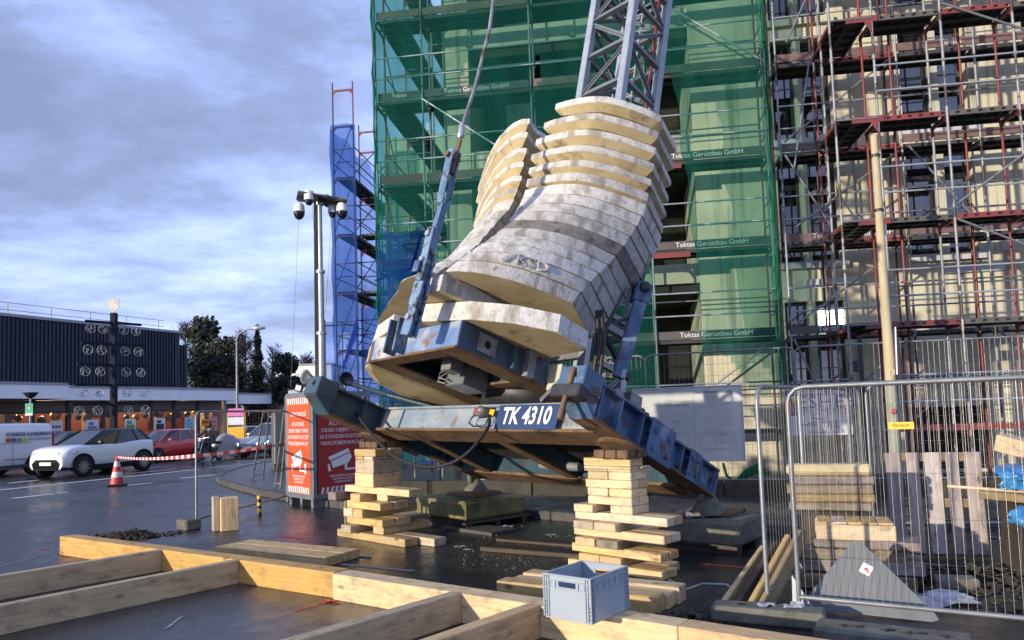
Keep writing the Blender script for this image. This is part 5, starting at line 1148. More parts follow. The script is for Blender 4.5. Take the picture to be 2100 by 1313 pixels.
# run along the rear wing
for s in (-2.6, -1.2):
    pipe('post', 'tube_red', F(s, 7.6, .05), F(s, 7.6, 11.5), bs, .026)
for z in BL[:-1]: deck(bs, -3.75, -.6, 7.62, 8.3, z, 'deck_dark'); pipe('guard_rail', 'black_steel', F(-3.8, 7.58, z + 1), F(-.6, 7.58, z + 1), bs, .02, 6); pipe('guard_rail', 'black_steel', F(-3.8, 7.58, z + .5), F(-.6, 7.58, z + .5), bs, .02, 6)
mb = MB(); fbox(mb, -4.5, -1.0, 7.33, 7.36, 2.02, 2.2); t_ = mb.build('toe_board', MT['toe_board'], bs, True); text('Toktas Gerüstbau GmbH', F(-3.3, 7.30, 2.12), us, UP, .2, MT['print_white'], t_)
def keepb(s, z): return not (abs(s + 4.25 - (z - 4) * .1) < .10 + .05 * math.sin(z * 3) and 3.3 < z < 4.6)
net('net', lambda s, o, z: F(s, 7.34 + o, z - .35 * max(0, (s + 4.2)) ** 2), -4.62, -3.7, .1, 11.9, keepb, 'net_blue', bs, 14, 60, .05, 7)
net('net', lambda s, o, z: F(-4.60 + o, s, z + (.1 * math.sin(s * 3) if z > 11 else 0)), 7.3, 12.6, .1, 11.8, None, 'net_blue', bs, 24, 60, .06, 8)
net('net', lambda s, o, z: F(s, 7.5 + o, z), -3.7, -.62, .1, 5.9, lambda s, z: z < 5.6 + .2 * math.sin(s * 4), 'net_blue', bs, 26, 40, .06, 9)
net('net', lambda s, o, z: F(s, 7.36 + o, z), -5.02, -4.6, .1, 5.2, lambda s, z: z < 4.9 + (s + 5.02) * .6, 'net_blue', bs, 8, 30, .03, 10)
mb = MB(); mb.add([F(-3.75, 7.3, 5.2), F(-3.7, 7.3, 4.7), F(-4.25, 7.28, 3.35), F(-4.32, 7.28, 3.45)], [(0, 1, 2, 3)]); mb.build('net_strip', MT['net_blue_dense'], bs, True)
mb = MB(); mb.tube([F(-.58, -.1, 4.9 + .0), F(-.2, -.1, 5.0), F(.3, -.12, 5.15), F(.55, -.1, 5.9)], [.02, .025, .03, .03], 6); mb.build('net_strip', MT['net_blue_dense'], bs, True)
net('net', lambda s, o, z: F(s, -.10 + o, z - .25 * math.sin((s + .5) * 2.7)), -.55, .62, 2.0, 6.2, None, 'net_blue', bs, 14, 30, .05, 13)

# bare scaffold on the right with its forward run
rsf = empty('steel_scaffold', F(12, -.5, 0), 'bare red and galvanised scaffold with dark decks before the window front', 'scaffold')
def sx(px, D): return sd_of(P(px, 400, D))[0]
DF0, DF1, DM0, DM1 = -1.62, -.9, 0.0, .73
sF = [sd_of(P(x, 400, 13.75))[0] for x in (1728, 1813, 1948, 2086)] + [13.3]
sB = [s + .05 for s in sF]
for i, s in enumerate(sF):
    pipe('post', 'tube_mixed', F(s, DF0, .05), F(s, DF0, 13.5), rsf, .025); pipe('post', 'tube_red' if i % 2 else 'tube_mixed', F(s + .02, DF1, .05), F(s + .02, DF1, 13.5), rsf, .025)
    for d in (DF0, DF1):
        mb = MB(); fbox(mb, s - .075, s + .075, d - .075, d + .075, 0.0, .012); mb.build('base_plate', MT['galv_old'], rsf, True)
sM = (8.62, 9.55, 11.1, 12.65, 14.2, 16.5)
for i, s in enumerate(sM):
    pipe('post', 'tube_mixed', F(s, DM0, .05), F(s, DM0, 13.5), rsf, .025); pipe('post', 'tube_red' if i % 2 == 0 else 'black_steel', F(s, DM1, .05), F(s, DM1, 13.5), rsf, .025)
for s, d, m_ in ((sF[1] + .55, DF1, 'tube_red'), (sF[2] + .62, DF1, 'tube_red'), (10.4, DM0, 'tube_red'), (sF[0] + .1, DM0 - .05, 'tube_red')): pipe('post', m_, F(s, d, .05), F(s, d, 13.2), rsf, .025)
for li, z in enumerate(LV):
    for i, s in enumerate(sF): frame_(rsf, s, DF0, DF1, z, 'tube_red')
    for s in sM: frame_(rsf, s, DM0, DM1, z, 'black_steel')
    if z > 2:
        for i, (a, b) in enumerate(zip(sF[1:-1], sF[2:])):
            deck(rsf, a + .03, b - .03, DF0 + .03, DF1 - .03, z, 'deck_dark', edge='deck_red' if (i + li) % 2 else 'toe_grey')
        # link bay running back to the main scaffold
        deck(rsf, DF0 + .03, DM0 - .05, sF[0] + .04, sF[1] - .06, z, 'deck_dark', 'd')
        mb = MB(); fbox(mb, sF[0] + .3, sF[1] + .1, DF0 - .03, DF0 - .004, z - .1, z + .02); mb.prism([F(sF[1] - .16, DF0 - .034, z - .1), F(sF[1] - .03, DF0 - .034, z - .1), F(sF[1] - .03, DF0 - .034, z - .32)], -ui * .012); mb.build('deck_edge', MT['deck_red'], rsf, True)
        for a, b in zip(sM[:-1], sM[1:]): deck(rsf, a + .03, b - .03, DM0 + .03, DM1 - .03, z - .02, 'deck_dark', edge='deck_red' if (a * 7 + z) % 2 < .8 else None)
    else:
        for a, b in zip(sF[1:-1], sF[2:]): mb = MB(); fbox(mb, a, b, DF0 - .02, DF0 + .02, z - .06, z + .06); mb.build('deck_edge', MT['deck_red'], rsf, True)
    for i, (a, b) in enumerate(zip(sF[1:-1], sF[2:])):
        for h in (.5, 1.0): pipe('guard_rail', 'galv_bright', F(a, DF0 - .04, z + h), F(b, DF0 - .04, z + h), rsf, .019, 6)
        pipe('inner_rail', 'galv', F(a, DF1 + .04, z + .8), F(b, DF1 + .04, z + .8), rsf, .018, 6)
    pipe('guard_rail', 'galv', F(sF[0], DF0 - .03, z - .02), F(sF[1], DF0 - .03, z - .02), rsf, .019, 6)
    for a, b in zip(sM[:-1], sM[1:]):
        for h in (.5, 1.0): pipe('guard_rail', 'galv_bright' if a < 10 else 'galv', F(a, DM0 - .04, z + h), F(b, DM0 - .04, z + h), rsf, .018, 6)
    if z > 2 and z < 13:
        a = sM[(li * 2) % 4]; b = sM[(li * 2) % 4 + 1]
        mb = MB(); fbox(mb, sM[2], sM[4], DM0 + .0, DM0 + .03, z + .01, z + .18); t_ = mb.build('toe_board', MT['toe_board'], rsf, True)
        mb = MB(); fbox(mb, sM[0], sM[2] - .05, DM0 + .0, DM0 + .03, z + .01, z + .18); t2 = mb.build('toe_board', MT['toe_grey' if li % 2 else 'toe_board'], rsf, True)
        if li in (1, 2): text('Toktas Gerüstbau GmbH', F(10.0, -.012, z + .10), us, UP, .16, MT['print_white'], t2)
        if li == 4: text('Toktas', F(12.2, -.012, z + .10), us, UP, .16, MT['print_white'], t_)
for s0, z0, s1, z1, d in ((sF[2], 9.3, sF[2] + 2.4, 8.15, DF0 - .07), (sF[2], 5.1, sF[2] + 2.4, 3.9, DF0 - .07), (sF[2] + .05, 5.4, sF[2] + 2.2, 6.9, DF0 - .07), (sF[0] - .1, 9.0, 8.75, 6.6, -.5), (sM[0], 7.0, sF[0] + .2, 5.3, -.4),
                          (8.7, 7.4, 10.9, 9.0, DM0 - .07), (8.8, 5.5, 11.0, 7.0, DM0 - .07), (8.7, 3.4, 11.0, 5.0, DM0 - .07), (8.9, 1.2, 11.1, 3.1, DM0 - .07), (8.65, 3.1, 9.5, 1.0, DM0 - .1), (9.7, 11.3, 8.8, 9.5, -.3), (11.2, 7.1, 12.5, 5.3, DM0 - .07), (12.7, 3.1, 14.1, 1.4, DM0 - .07), (9.3, .3, 11.2, 1.7, -.6)):
    pipe('diagonal_brace', 'galv' if z0 > z1 else 'galv_old', F(s0, d, z0), F(s1, d, z1), rsf, .022, 6)
mb = MB(); 
for s in (sF[0], sF[1]):
    for z in (2.1, 4.3, 6.3, 8.4, 10.3): mb.tube([F(s, DF0, z - .04), F(s, DF0, z + .04)], .042, 7)
for s in sF[2:]:
    for z in (1.7, 3.7, 4.2, 5.7, 6.2, 7.7, 8.2, 9.7): mb.tube([F(s, DF0, z - .035), F(s, DF0, z + .035)], .04, 7)
tag(mb.build('coupler', MT['galv_old'], rsf, True), kind='stuff')
q = on_d(1752, 752, -1.4); mb = MB(); fbox(mb, q[0] - .1, q[0] + .1, -1.5, -1.36, q[1] - .1, q[1] + .1, ch=.02); mb.build('junction_box', MT['black'], rsf, True)
mb = MB(); fbox(mb, q[0] + .08, q[0] + .16, -1.45, -1.4, .6, 3.0); mb.build('cable_post', MT['window_frame'], rsf, True)
q = on_d(1680, 290, -.2)
# ------------------------------------------------------------------ mesh fence, plan board, banner and low wall before the building
FA, FB, FC = P(985, 900, 14.9), P(1330, 900, 13.6), P(1640, 900, 12.75); FD = P(2200, 900, 11.9)
for p in (FA, FB, FC, FD): p.z = 0
for a, b, lb in ((FA, FB, 'tall mesh fence seen behind the undercarriage under the green net'), (FB, FC, 'tall mesh fence carrying the plan board in front of the green net'), (FC, FD, 'tall mesh fence in front of the bare scaffold behind the rubble yard')):
    fence_panel('mesh_fence_panel', a, b, 2.72, lb, 'tall mesh fences along the building', z0=.34, vs=.085, hs=.22, frame=MT['galv_old'], r=.016, wr=.0028, wire=MT['galv_old'])
lw = empty('low_wall', (FA + FC) / 2, 'low mossy concrete block wall along the foot of the tall mesh fence', 'wall')
mat('wall_block', (0.06, 0.056, 0.042), (0.035, 0.034, 0.028), 0.9, scale=4, bump=.6, c3=(.10, .10, .04), s3=2, t3=.6, w3=.1)
pp = [FA + V((-3.2, .8, 0)), FA, FB, FC, FD]
for a, b in zip(pp[:-1], pp[1:]):
    n = max(1, round((b - a).length / 1.2)); d = (b - a).normalized()
    for i in range(n):
        c = a.lerp(b, (i + .5) / n); timber('block', axes(d, V((-d.y, d.x, 0)), UP, c + UP * .21 + V((-d.y, d.x, 0)) * .02 * (i % 2)), ((b - a).length / n - .015, .3, .38), MT['wall_block'], ch=.02, parent=None).parent = lw
for o in [x for x in lw.children]: o.matrix_parent_inverse = wm(lw).inverted()
d_ = (FC - FB).normalized(); nb = V((d_.y, -d_.x, 0))
def on_fence(x, y, a, dd, off=.03):
    nn = V((dd.y, -dd.x, 0)); r = ray(x, y); t = ((a + nn * off - EYEV).dot(nn)) / r.dot(nn); return EYEV + r * t
def board(name, a, dd, x0, x1, y0, y1, m_, label, cat, off=.04, th=.012):
    p = on_fence(x0, (y0 + y1) / 2, a, dd, off); q = on_fence(x1, (y0 + y1) / 2, a, dd, off); zt = on_fence((x0 + x1) / 2, y0, a, dd, off).z; zb = on_fence((x0 + x1) / 2, y1, a, dd, off).z
    c = (p + q) / 2; c.z = (zt + zb) / 2; w = V((q.x - p.x, q.y - p.y, 0)).length; nn = V((dd.y, -dd.x, 0))
    mb = MB(); mb.box((0, 0, 0), (w, zt - zb, th), ch=.003); o = mb.build(name, MT[m_], mat=axes(dd, UP, nn, c)); tag(o, label, cat); return o, w, zt - zb
bo, bw, bh = board('plan_board', FB, d_, 1300, 1526, 793, 947, 'paper', 'large pale sheet of plans and notices hung on the tall mesh fence', 'notice board')
ptr = random.Random(9); mb = MB(); mi_ = MB()
mb.box((.06 * bw, 0, .009), (.006, bh * .94, .004)); mb.box((.5 * bw - .03, 0, .009), (.012, bh * .96, .004)); mb.box((0, bh * .5 - .02, .009), (bw * .97, .012, .004))
for k in range(26):
    y = bh * .36 - k * bh * .029
    if k > 17 and k % 3: continue
    mi_.box((.12 * bw + ptr.uniform(.10, .2) * bw, y, .009), (ptr.uniform(.22, .36) * bw * .7, .008, .003))
for k in range(40): mi_.box((-.45 * bw + ptr.random() * .46 * bw, bh * (.4 - .85 * ptr.random()), .009), (ptr.uniform(.03, .16) * bw, .006 if ptr.random() < .7 else .05, .003))
for x in (.18, .36):
    for sg in (-1, 1): mb.box((x * bw + sg * .06 * bw, -bh * .24, .009), (.006, bh * .2, .003)); mb.box((x * bw, -bh * .24 + sg * bh * .1, .009), (.12 * bw, .006, .003))
mb.build('ruled_lines', MT['ink_pale'], bo)['kind'] = 'stuff'; mi_.build('fine_print', MT['ink_pale'], bo)['kind'] = 'stuff'
text('Baustelleneinrichtung', (.24 * bw, bh * .42, .009), (1, 0, 0), (0, 1, 0), .075, MT['ink'], bo, world=False)
mb = MB()
for x, y in ((-.12, .42), (.42, .36)):
    for k in range(6): mb.box((x * bw + ptr.uniform(-.08, .08), y * bh + ptr.uniform(-.05, .05), .009), (ptr.uniform(.02, .06), .015, .003), M.Rotation(ptr.uniform(0, 3), 3, 'Z'))
mb.build('scribble', MT['ink_pale'], bo)['kind'] = 'stuff'
dB = (FD - FC).normalized()
bb, bw, bh = board('banner', FC, d_, 1611, 1747, 797, 893, 'banner', 'crumpled pale banner of a pump firm hung on the tall mesh fence', 'banner', off=.10)
mb = MB(); mb.box((0, bh * .42, .009), (bw * .98, bh * .13, .004)); hd_ = mb.build('header_band', MT['ink_blue'], bb)
text('WASSERHALTUNG', (0, bh * .42, .013), (1, 0, 0), (0, 1, 0), .10, MT['print_white'], hd_, world=False)
text('ESHER', (.14 * bw, bh * .20, .009), (1, 0, 0), (0, 1, 0), .30, MT['ink_blue'], bb, world=False, wx=1.15)
text('PUMPEN', (.15 * bw, bh * .0, .009), (1, 0, 0), (0, 1, 0), .17, MT['galv'], bb, world=False, wx=1.3)
text('Mieten', (0, -bh * .14, .009), (1, 0, 0), (0, 1, 0), .08, MT['ink_blue'], bb, world=False)
text('+49 (0)2', (.0, -bh * .28, .009), (1, 0, 0), (0, 1, 0), .17, MT['ink_blue'], bb, world=False)
text('info@esher-pumpen.de', (.1 * bw, -bh * .43, .009), (1, 0, 0), (0, 1, 0), .06, MT['ink_blue'], bb, world=False)
mb = MB(); mb.lathe([(0, .009), (.06, .009), (.06, .013), (0, .013)], (-.36 * bw, bh * .24, 0), 14); mb.build('logo_dot', mat('logo_orange', (.55, .22, .04), rough=.5), bb)
mb = MB(); mb.box((-.36 * bw, bh * .06, .011), (.06, .2, .004)); mb.box((-.385 * bw, -bh * .03, .011), (.12, .05, .004)); mb.build('logo_stem', MT['ink_blue'], bb)
mb = MB(); mb.box((-.46 * bw, bh * .12, .014), (.13, .2, .004)); mb.build('red_label', MT['red'], bb)
# wooden pole with the edge-on triangle sign
pb = P(1834, 900, 12.3); pb.z = 0
yp = empty('wooden_pole', pb, 'tall yellowish wooden pole on green base in front of the bare scaffold', 'pole')
mb = MB(); mb.tube([(0, 0, 2.0), (0, 0, 4), (0, 0, 6.28)], [.085, .072, .06], 12); mb.build('timber_shaft', MT['pole_yellow'], yp)
mb = MB(); mb.tube([(0, 0, 0), (0, 0, 2.0)], .092, 12); lp_ = mb.build('painted_base', MT['pole_green'], yp)
text('12', (-.02, -.098, 2.2), (1, 0, 0), (0, 0, 1), .12, MT['print_white'], yp, world=False)
mb = MB(); mb.lathe([(0, -.092), (.02, -.092)], (0, 0, 1.55), 12, ax=rotm(V((1, 0, 0)), V((0, 0, 1)), V((0, 1, 0)))); mb.lathe([(.05, 0), (.05, .004), (0, .004)], (-.03, -.098, 1.55), 12, ax=rotm(V((1, 0, 0)), V((0, 0, 1)), V((0, -1, 0)))); mb.build('sticker', MT['red'], lp_)
for z in (5.9, 4.95): mb = MB(); mb.tube([(0, 0, z), (0, 0, z + .05)], .078, 12); mb.build('clamp', MT['black_steel'], yp)
tq = P(1838, 718, 12.1)
ts = empty('triangle_sign', tq, 'red bordered triangular road sign turned edge on against the wooden pole', 'sign')
nx = V((.86, -.51, 0)).normalized(); tx_ = V((.51, .86, 0))
def tri(h, w, z0): return [tx_ * -w / 2 + UP * z0, tx_ * w / 2 + UP * z0, tx_ * .03 + UP * (z0 + h), tx_ * -.03 + UP * (z0 + h)]
mb = MB(); mb.prism([p for p in tri(.80, .9, -.42)], nx * .02); mb.build('plate', MT['white_paint'], ts)
mb = MB(); o1 = tri(.80, .9, -.42); o2 = tri(.56, .62, -.34)
for i in range(4): mb.quad(o1[i] + nx * .0245, o1[(i + 1) % 4] + nx * .0245, o2[(i + 1) % 4] + nx * .0245, o2[i] + nx * .0245)
mb.build('red_border', MT['red'], ts); mb = MB(); mb.prism([p + nx * .0225 for p in o2], nx * .001); mb.build('face', MT['galv'], ts)
# ------------------------------------------------------------------ the tipped crane: axes of its slewing platform (W across, D along, A up the mast)
CW = V((.704 * _r + .101 * _u - .704 * _f)).normalized()
CD = V((.70 * _r - .32 * _u + .64 * _f)); CD = (CD - CW * CW.dot(CD)).normalized()
CA = CW.cross(CD); CA = CA if CA.z > 0 else -CA
C0 = P(936, 708, 7.87)
def K(a, b, h): return C0 + CW * a + CD * b + CA * h
RK = rotm(CW, CD, CA)
BW = (CW - .045 * CA).normalized(); BD = CD - .13 * CA; BD = (BD - BW * BW.dot(BD)).normalized(); BA = BW.cross(BD); BA = BA if BA.z > 0 else -BA
B0 = C0 - .9 * CW + 1.25 * CD - .25 * CA
def B(a, b, h): return B0 + BW * a + BD * b + BA * h
RB = rotm(BW, BD, BA)
crane = empty('tower_crane', (B(0, 1.2, -.4).x, B(0, 1.2, -.4).y, 0), 'tipped blue tower crane base with lattice mast raised on timber cribs', 'crane')
def kbox(mb, a0, a1, b0, b1, h0, h1, mi=0, ch=0): return mb.box(K((a0 + a1) / 2, (b0 + b1) / 2, (h0 + h1) / 2), (a1 - a0, b1 - b0, h1 - h0), RK, mi, ch)
def bbox(mb, a0, a1, b0, b1, h0, h1, mi=0, ch=0): return mb.box(B((a0 + a1) / 2, (b0 + b1) / 2, (h0 + h1) / 2), (a1 - a0, b1 - b0, h1 - h0), RB, mi, ch)
def cpart(name, m_, fn, parent=None):
    mb = MB(); fn(mb); return mb.build(name, MT[m_] if isinstance(m_, str) else [MT[x] for x in m_], parent or crane, True)
WH0 = V((.72, -.694, 0)).normalized(); DH0 = V((-WH0.y, WH0.x, 0))
# --- undercarriage
def fb(mb):
    bbox(mb, -2.1, 2.0, .03, .27, -.33, -.03, 0); bbox(mb, -2.1, 2.0, -.02, .32, -.03, 0, 0, .006); bbox(mb, -2.1, 2.0, -.05, .35, -.37, -.332, 1, .006)
    for a in (-1.62,): bbox(mb, a - .01, a + .01, .0, .03, -.33, -.03)
beam = cpart('front_beam', ('blue_worn', 'rust'), fb)
cpart('back_beam', ('blue_dark', 'rust'), lambda mb: (bbox(mb, -2.0, 1.95, 1.72, 1.92, -.33, -.05), bbox(mb, -2.0, 1.95, 1.64, 1.98, -.37, -.332, 1)))
cpart('deck_plate', 'void_shade', lambda mb: bbox(mb, -1.9, 1.9, .36, 1.7, -.10, -.06))
for sg in (-1, 1):
    def dg(mb):
        mb.bar(B(sg * .8 - .6, .34, -.345), B(sg * .85 - .5, 1.7, -.345), .19, .03, up=BA, mi=1); mb.bar(B(sg * .8 - .6, .34, -.2), B(sg * .85 - .5, 1.7, -.2), .05, .25, up=BA)
    cpart('diagonal_beam', ('blue_dark', 'rust'), dg)
cpart('axle_tube', 'galv_old', lambda mb: mb.tube([B(-.1, 1.45, -.26), B(.6, 1.45, -.26)], .06, 10))
for sg, bn, m_ in ((-1, -1.15, 'blue_dark'), (1, -.68, 'blue_paint')):
    a = -2.24 if sg < 0 else 2.10
    BDl = (BD + (.055 if sg < 0 else 0.0) * BA).normalized(); BAl = BW.cross(BDl); BAl = BAl if BAl.z > 0 else -BAl; RBl = rotm(BW, BDl, BAl); offl = -.06 if sg < 0 else .0
    def B(a, b, h): return B0 + BW * a + BDl * b + BAl * (h + offl)
    def bbox(mb, a0, a1, b0, b1, h0, h1, mi=0, ch=0): return mb.box(B((a0 + a1) / 2, (b0 + b1) / 2, (h0 + h1) / 2), (a1 - a0, b1 - b0, h1 - h0), RBl, mi, ch)
    def arm(mb):
        bbox(mb, a - .16, a + .16, bn + .3, .95, .02, .05, 0, .004); bbox(mb, a - .16, a + .16, bn + .3, .95, -.36, -.325, 1, .004); bbox(mb, a - .045, a + .045, bn + .3, .95, -.325, .02)
        for b in (-.32, .02, .42, .8): bbox(mb, a - .15, a + .15, b - .012, b + .012, -.325, .02)
    am = cpart('outrigger_arm', (m_, 'rust'), arm)
    def ext(mb):
        bbox(mb, a - .13, a + .13, .9, 2.12, .0, .028, 0, .004); bbox(mb, a - .13, a + .13, .9, 2.12, -.325, -.295, 1, .004); bbox(mb, a - .04, a + .04, .9, 2.12, -.295, .0)
        for b in (1.3, 1.72, 2.1): bbox(mb, a - .125, a + .125, b - .012, b + .012, -.295, .0)
    cpart('arm_extension', (m_, 'rust'), ext)
    def joint(mb):
        for q in (a + .165, a - .165): bbox(mb, q - .012, q + .012, .55, 1.02, -.37, .06, 0, .003)
        for b in (.64, .92):
            for h in (-.26, -.06): mb.lathe([(.035, -.2), (.035, .2)], B(a, b, h), 8, ax=rotm(BD, BA, BW))
    cpart('splice_plate', (m_, 'rust'), joint)
    def joint2(mb):
        for q in (a + .138, a - .138): bbox(mb, q - .01, q + .01, 1.42, 1.66, -.33, .035, 0, .003)
        for b in (1.48, 1.6):
            for h in (-.24, -.06): mb.lathe([(.03, -.165), (.03, .165)], B(a, b, h), 8, ax=rotm(BD, BA, BW))
    cpart('splice_plate', (m_, 'black_steel'), joint2)
    hd_ = cpart('jack_head', (m_, 'rust'), lambda mb: (bbox(mb, a - .17, a + .17, bn, bn + .32, -.16, .10, 0, .012), mb.prism([B(a - .16, bn + .3, .05), B(a - .16, bn + .3, -.36), B(a - .16, bn + .02, -.17), B(a - .16, bn + .02, .05)], BW * .32)))
    if sg > 0: cpart('jack_collar', 'black_steel', lambda mb: bbox(mb, a - .19, a + .19, bn - .05, bn + .12, -.26, -.12, 0, .015), hd_)
    if sg > 0: cpart('jack_spindle', 'rust', lambda mb: mb.tube([B(a + .02, bn - .02, .06), B(a + .02, bn - .02, -.2), B(a + .02, bn - .02, -.5)], [.032, .026, .034], 10), hd_)
    cpart('pin_hole', 'black', lambda mb: mb.lathe([(0, 0), (.04, 0)], B(a + .03, bn - .003, .0), 10, ax=rotm(BW, BA, -BD)), hd_)
    FOOTZ = globals().setdefault('FOOTZ', {})
    # supporting foot on the crib, rear foot on the pad
    bf = .12 if sg < 0 else .30; FOOTZ[sg] = (B(a, bf, -.42), B(a, 2.02, -.32))
    cpart('foot_disc', 'rust', lambda mb: (mb.lathe([(.10, -.355), (.24, -.375), (.25, -.40), (.22, -.415), (0, -.415)], B(a, bf, 0), 20, ax=RB, smooth=False), [mb.box(V((B(a, bf, -.36).x, B(a, bf, -.36).y, 0)) + WH0 * x + DH0 * y + UP * z_, (.14, .16, .09), rotm(WH0, DH0, UP), ch=.01) for x in (-.15, 0, .15) for y in (-.1, .1) for z_ in ((B(a, bf, -.42).z - .045,))]))
    cpart('rear_foot', 'concrete_foot', lambda mb: (mb.tube([B(a, 2.02, -.32), V((B(a, 2.02, -.32).x, B(a, 2.02, -.32).y, .62))], .05, 8), mb.lathe([(.20, .43), (.19, .5), (.12, .60), (.05, .70)], V((B(a, 2.02, 0).x + .0, B(a, 2.02, 0).y, 0)), 14)))
def B(a, b, h): return B0 + BW * a + BD * b + BA * h
def bbox(mb, a0, a1, b0, b1, h0, h1, mi=0, ch=0): return mb.box(B((a0 + a1) / 2, (b0 + b1) / 2, (h0 + h1) / 2), (a1 - a0, b1 - b0, h1 - h0), RB, mi, ch)
def brace(mb):
    mb.tube([B(-2.1, -.75, .06), B(-1.6, .0, .10), B(-1.1, .2, .05)], .035, 7); mb.tube([B(-2.0, -.4, .10), B(-.9, .28, .04)], .025, 7)
cpart('brace_pipe', 'blue_dark', brace)
pl_ = cpart('number_plate', 'plate_blue', lambda mb: bbox(mb, .46, 1.46, -.062, -.052, -.345, -.035, 0, .003))
text('TK 4310', B(.96, -.068, -.19), BW, BA, .30, MT['print_white'], pl_, fit=.80, ext=.002, bold=.007)
bx_ = cpart('socket_box', 'galv', lambda mb: (bbox(mb, .02, .17, -.09, -.02, -.17, -.06, 0, .01)))
cpart('switch', 'red', lambda mb: mb.lathe([(.035, 0), (.03, .02), (0, .02)], B(.095, -.09, -.115), 10, ax=rotm(BW, BA, -BD)), bx_)
cpart('yellow_label', 'yellow', lambda mb: bbox(mb, .27, .38, -.060, -.052, -.17, -.09), bx_)
cpart('plug', 'galv_old', lambda mb: mb.lathe([(.05, 0), (.06, .03), (.045, .12), (0, .13)], B(.235, -.06, -.13), 12, ax=rotm(BW, BA, -BD)), bx_)
def near_beam(px, py, off): 
    r = ray(px, py); t = ((B(0, off, 0) - EYEV).dot(BD)) / r.dot(BD); return EYEV + r * t
cab_ = [near_beam(x, y, o) for x, y, o in ((1002, 852, -.08), (1003, 872, -.16), (985, 900, -.25), (958, 930, -.33), (925, 950, -.38), (885, 958, -.42), (845, 952, -.42), (808, 935, -.42), (775, 905, -.4), (745, 868, -.38), (718, 825, -.36), (700, 790, -.3), (694, 778, -.2), (700, 772, -.1))]
def curve(pts, k=4):
    out = []
    for i in range(len(pts) - 1):
        p0, p1, p2, p3 = pts[max(0, i - 1)], pts[i], pts[i + 1], pts[min(len(pts) - 1, i + 2)]
        for j in range(k): t = j / k; out.append(p1 * (1 - 3 * t * t + 2 * t ** 3) + p2 * (3 * t * t - 2 * t ** 3) + (p2 - p0) * .5 * (t - 2 * t * t + t ** 3) + (p3 - p1) * .5 * (t ** 3 - t * t))
    return out + [pts[-1]]
cpart('power_cable', 'rubber', lambda mb: mb.tube(curve(cab_), .021, 8))
cpart('cable_loop', 'black', lambda mb: mb.tube([near_beam(x, y, -.07) for x, y in ((985, 845), (968, 856), (962, 868), (972, 875), (995, 872), (1002, 858))], .011, 6))
# --- slewing ring and platform
cpart('slewing_ring', 'black_steel', lambda mb: mb.lathe([(.70, -.46), (.78, -.42), (.78, -.25), (.66, -.2), (.66, .06), (.74, .08)], K(-.8, 2.03, 0), 28, ax=RK))
def pf(mb):
    kbox(mb, -1.63, 0, 0, .03, .0, .30, 0, .004)
face = cpart('platform_front', 'blue_face', pf)
def gir(a0, a1):
    def f(mb):
        kbox(mb, a0, a1, .031, 3.5, .27, .30, 0, .003); kbox(mb, a0, a1, -.02, 3.5, -.03, 0, 1, .004); kbox(mb, (a0 if a0 < -1 else a1 - .02), (a0 + .02 if a0 < -1 else a1), .031, 3.5, .0, .27)
    return f
g1 = cpart('platform_girder', ('blue_dark', 'rust'), gir(-.30, 0.0)); g2 = cpart('platform_girder', ('blue_dark', 'rust'), gir(-1.63, -1.33))
cpart('bottom_flange', 'rust', lambda mb: (kbox(mb, -1.33, -.30, -.02, .18, -.03, 0, 0, .004), kbox(mb, -1.33, -.3, 1.15, 1.3, -.03, 0)))
cpart('underside_plate', 'void_shade', lambda mb: (kbox(mb, -1.60, -.03, .04, 3.4, .20, .26),))  # near-black sheet paints the shade inside the hollow platform
cpart('cross_beam', 'blue_dark', lambda mb: kbox(mb, -1.33, -.3, 1.2, 1.25, .0, .2)); cpart('cross_beam', 'blue_dark', lambda mb: kbox(mb, -1.6, 0, 3.52, 3.6, 0, .27))
def left_wing(mb): mb.prism([K(-1.632, .0, .26), K(-1.632, .0, 0), K(-1.632, 2.4, -.03), K(-1.632, 2.4, .26)], CW * -.06); mb.prism([K(-1.63, -.02, -.02), K(-1.92, .12, .02), K(-1.75, 2.0, -.03), K(-1.63, 2.0, -.03)], CA * .03)
cpart('edge_plate', 'rust', left_wing)
for b, s in ((.42, .14), (1.55, .12)):
    hp_ = cpart('hole_plate', 'galv_old', lambda mb: kbox(mb, .002, .02, b - s, b + s, .04, .26, 0, .003), g1)
    cpart('hole', 'black', lambda mb: mb.lathe([(0, .0), (.05, .0)], K(.022, b, .15), 12, ax=rotm(CD, CA, CW)), hp_)
cpart('stiffener', 'galv_old', lambda mb: (kbox(mb, .0, .10, 1.02, 1.14, -.02, .30, 0, .004),), g1)
cpart('stiffener', 'blue_dark', lambda mb: (kbox(mb, .0, .08, .80, .83, .0, .27),), g1)
cpart('pull_bracket', 'blue_paint', lambda mb: (kbox(mb, -1.16, -1.13, -.16, 0, .0, .42, 0, .004), kbox(mb, -.98, -.95, -.16, 0, .0, .42, 0, .004)))
eb = cpart('junction_box', 'galv', lambda mb: kbox(mb, -1.05, -.70, .75, 1.15, -.14, .12, 0, .01))
cpart('junction_box', 'galv_old', lambda mb: kbox(mb, -.80, -.62, .45, .65, -.06, .14, 0, .01))
cpart('loose_cable', 'galv_old', lambda mb: (mb.tube([K(-1.0, .8, .1), K(-1.12, .72, -.03), K(-1.1, .68, -.1), K(-1.0, .72, -.12)], .012, 5), mb.tube([K(-.95, .8, .12), K(-1.05, .65, .0), K(-1.02, .62, -.07), K(-.92, .7, -.1)], .01, 5)))
vb = cpart('control_box', 'facade_pale', lambda mb: kbox(mb, .012, .22, 1.45, 1.9, -.06, .26, 0, .01))
def vents(mb):
    for i in range(3):
        for j in range(4): kbox(mb, .221, .225, 1.52 + i * .12, 1.59 + i * .12, .0 + j * .065, .016 + j * .065)
cpart('vent_slots', 'black', vents, vb)
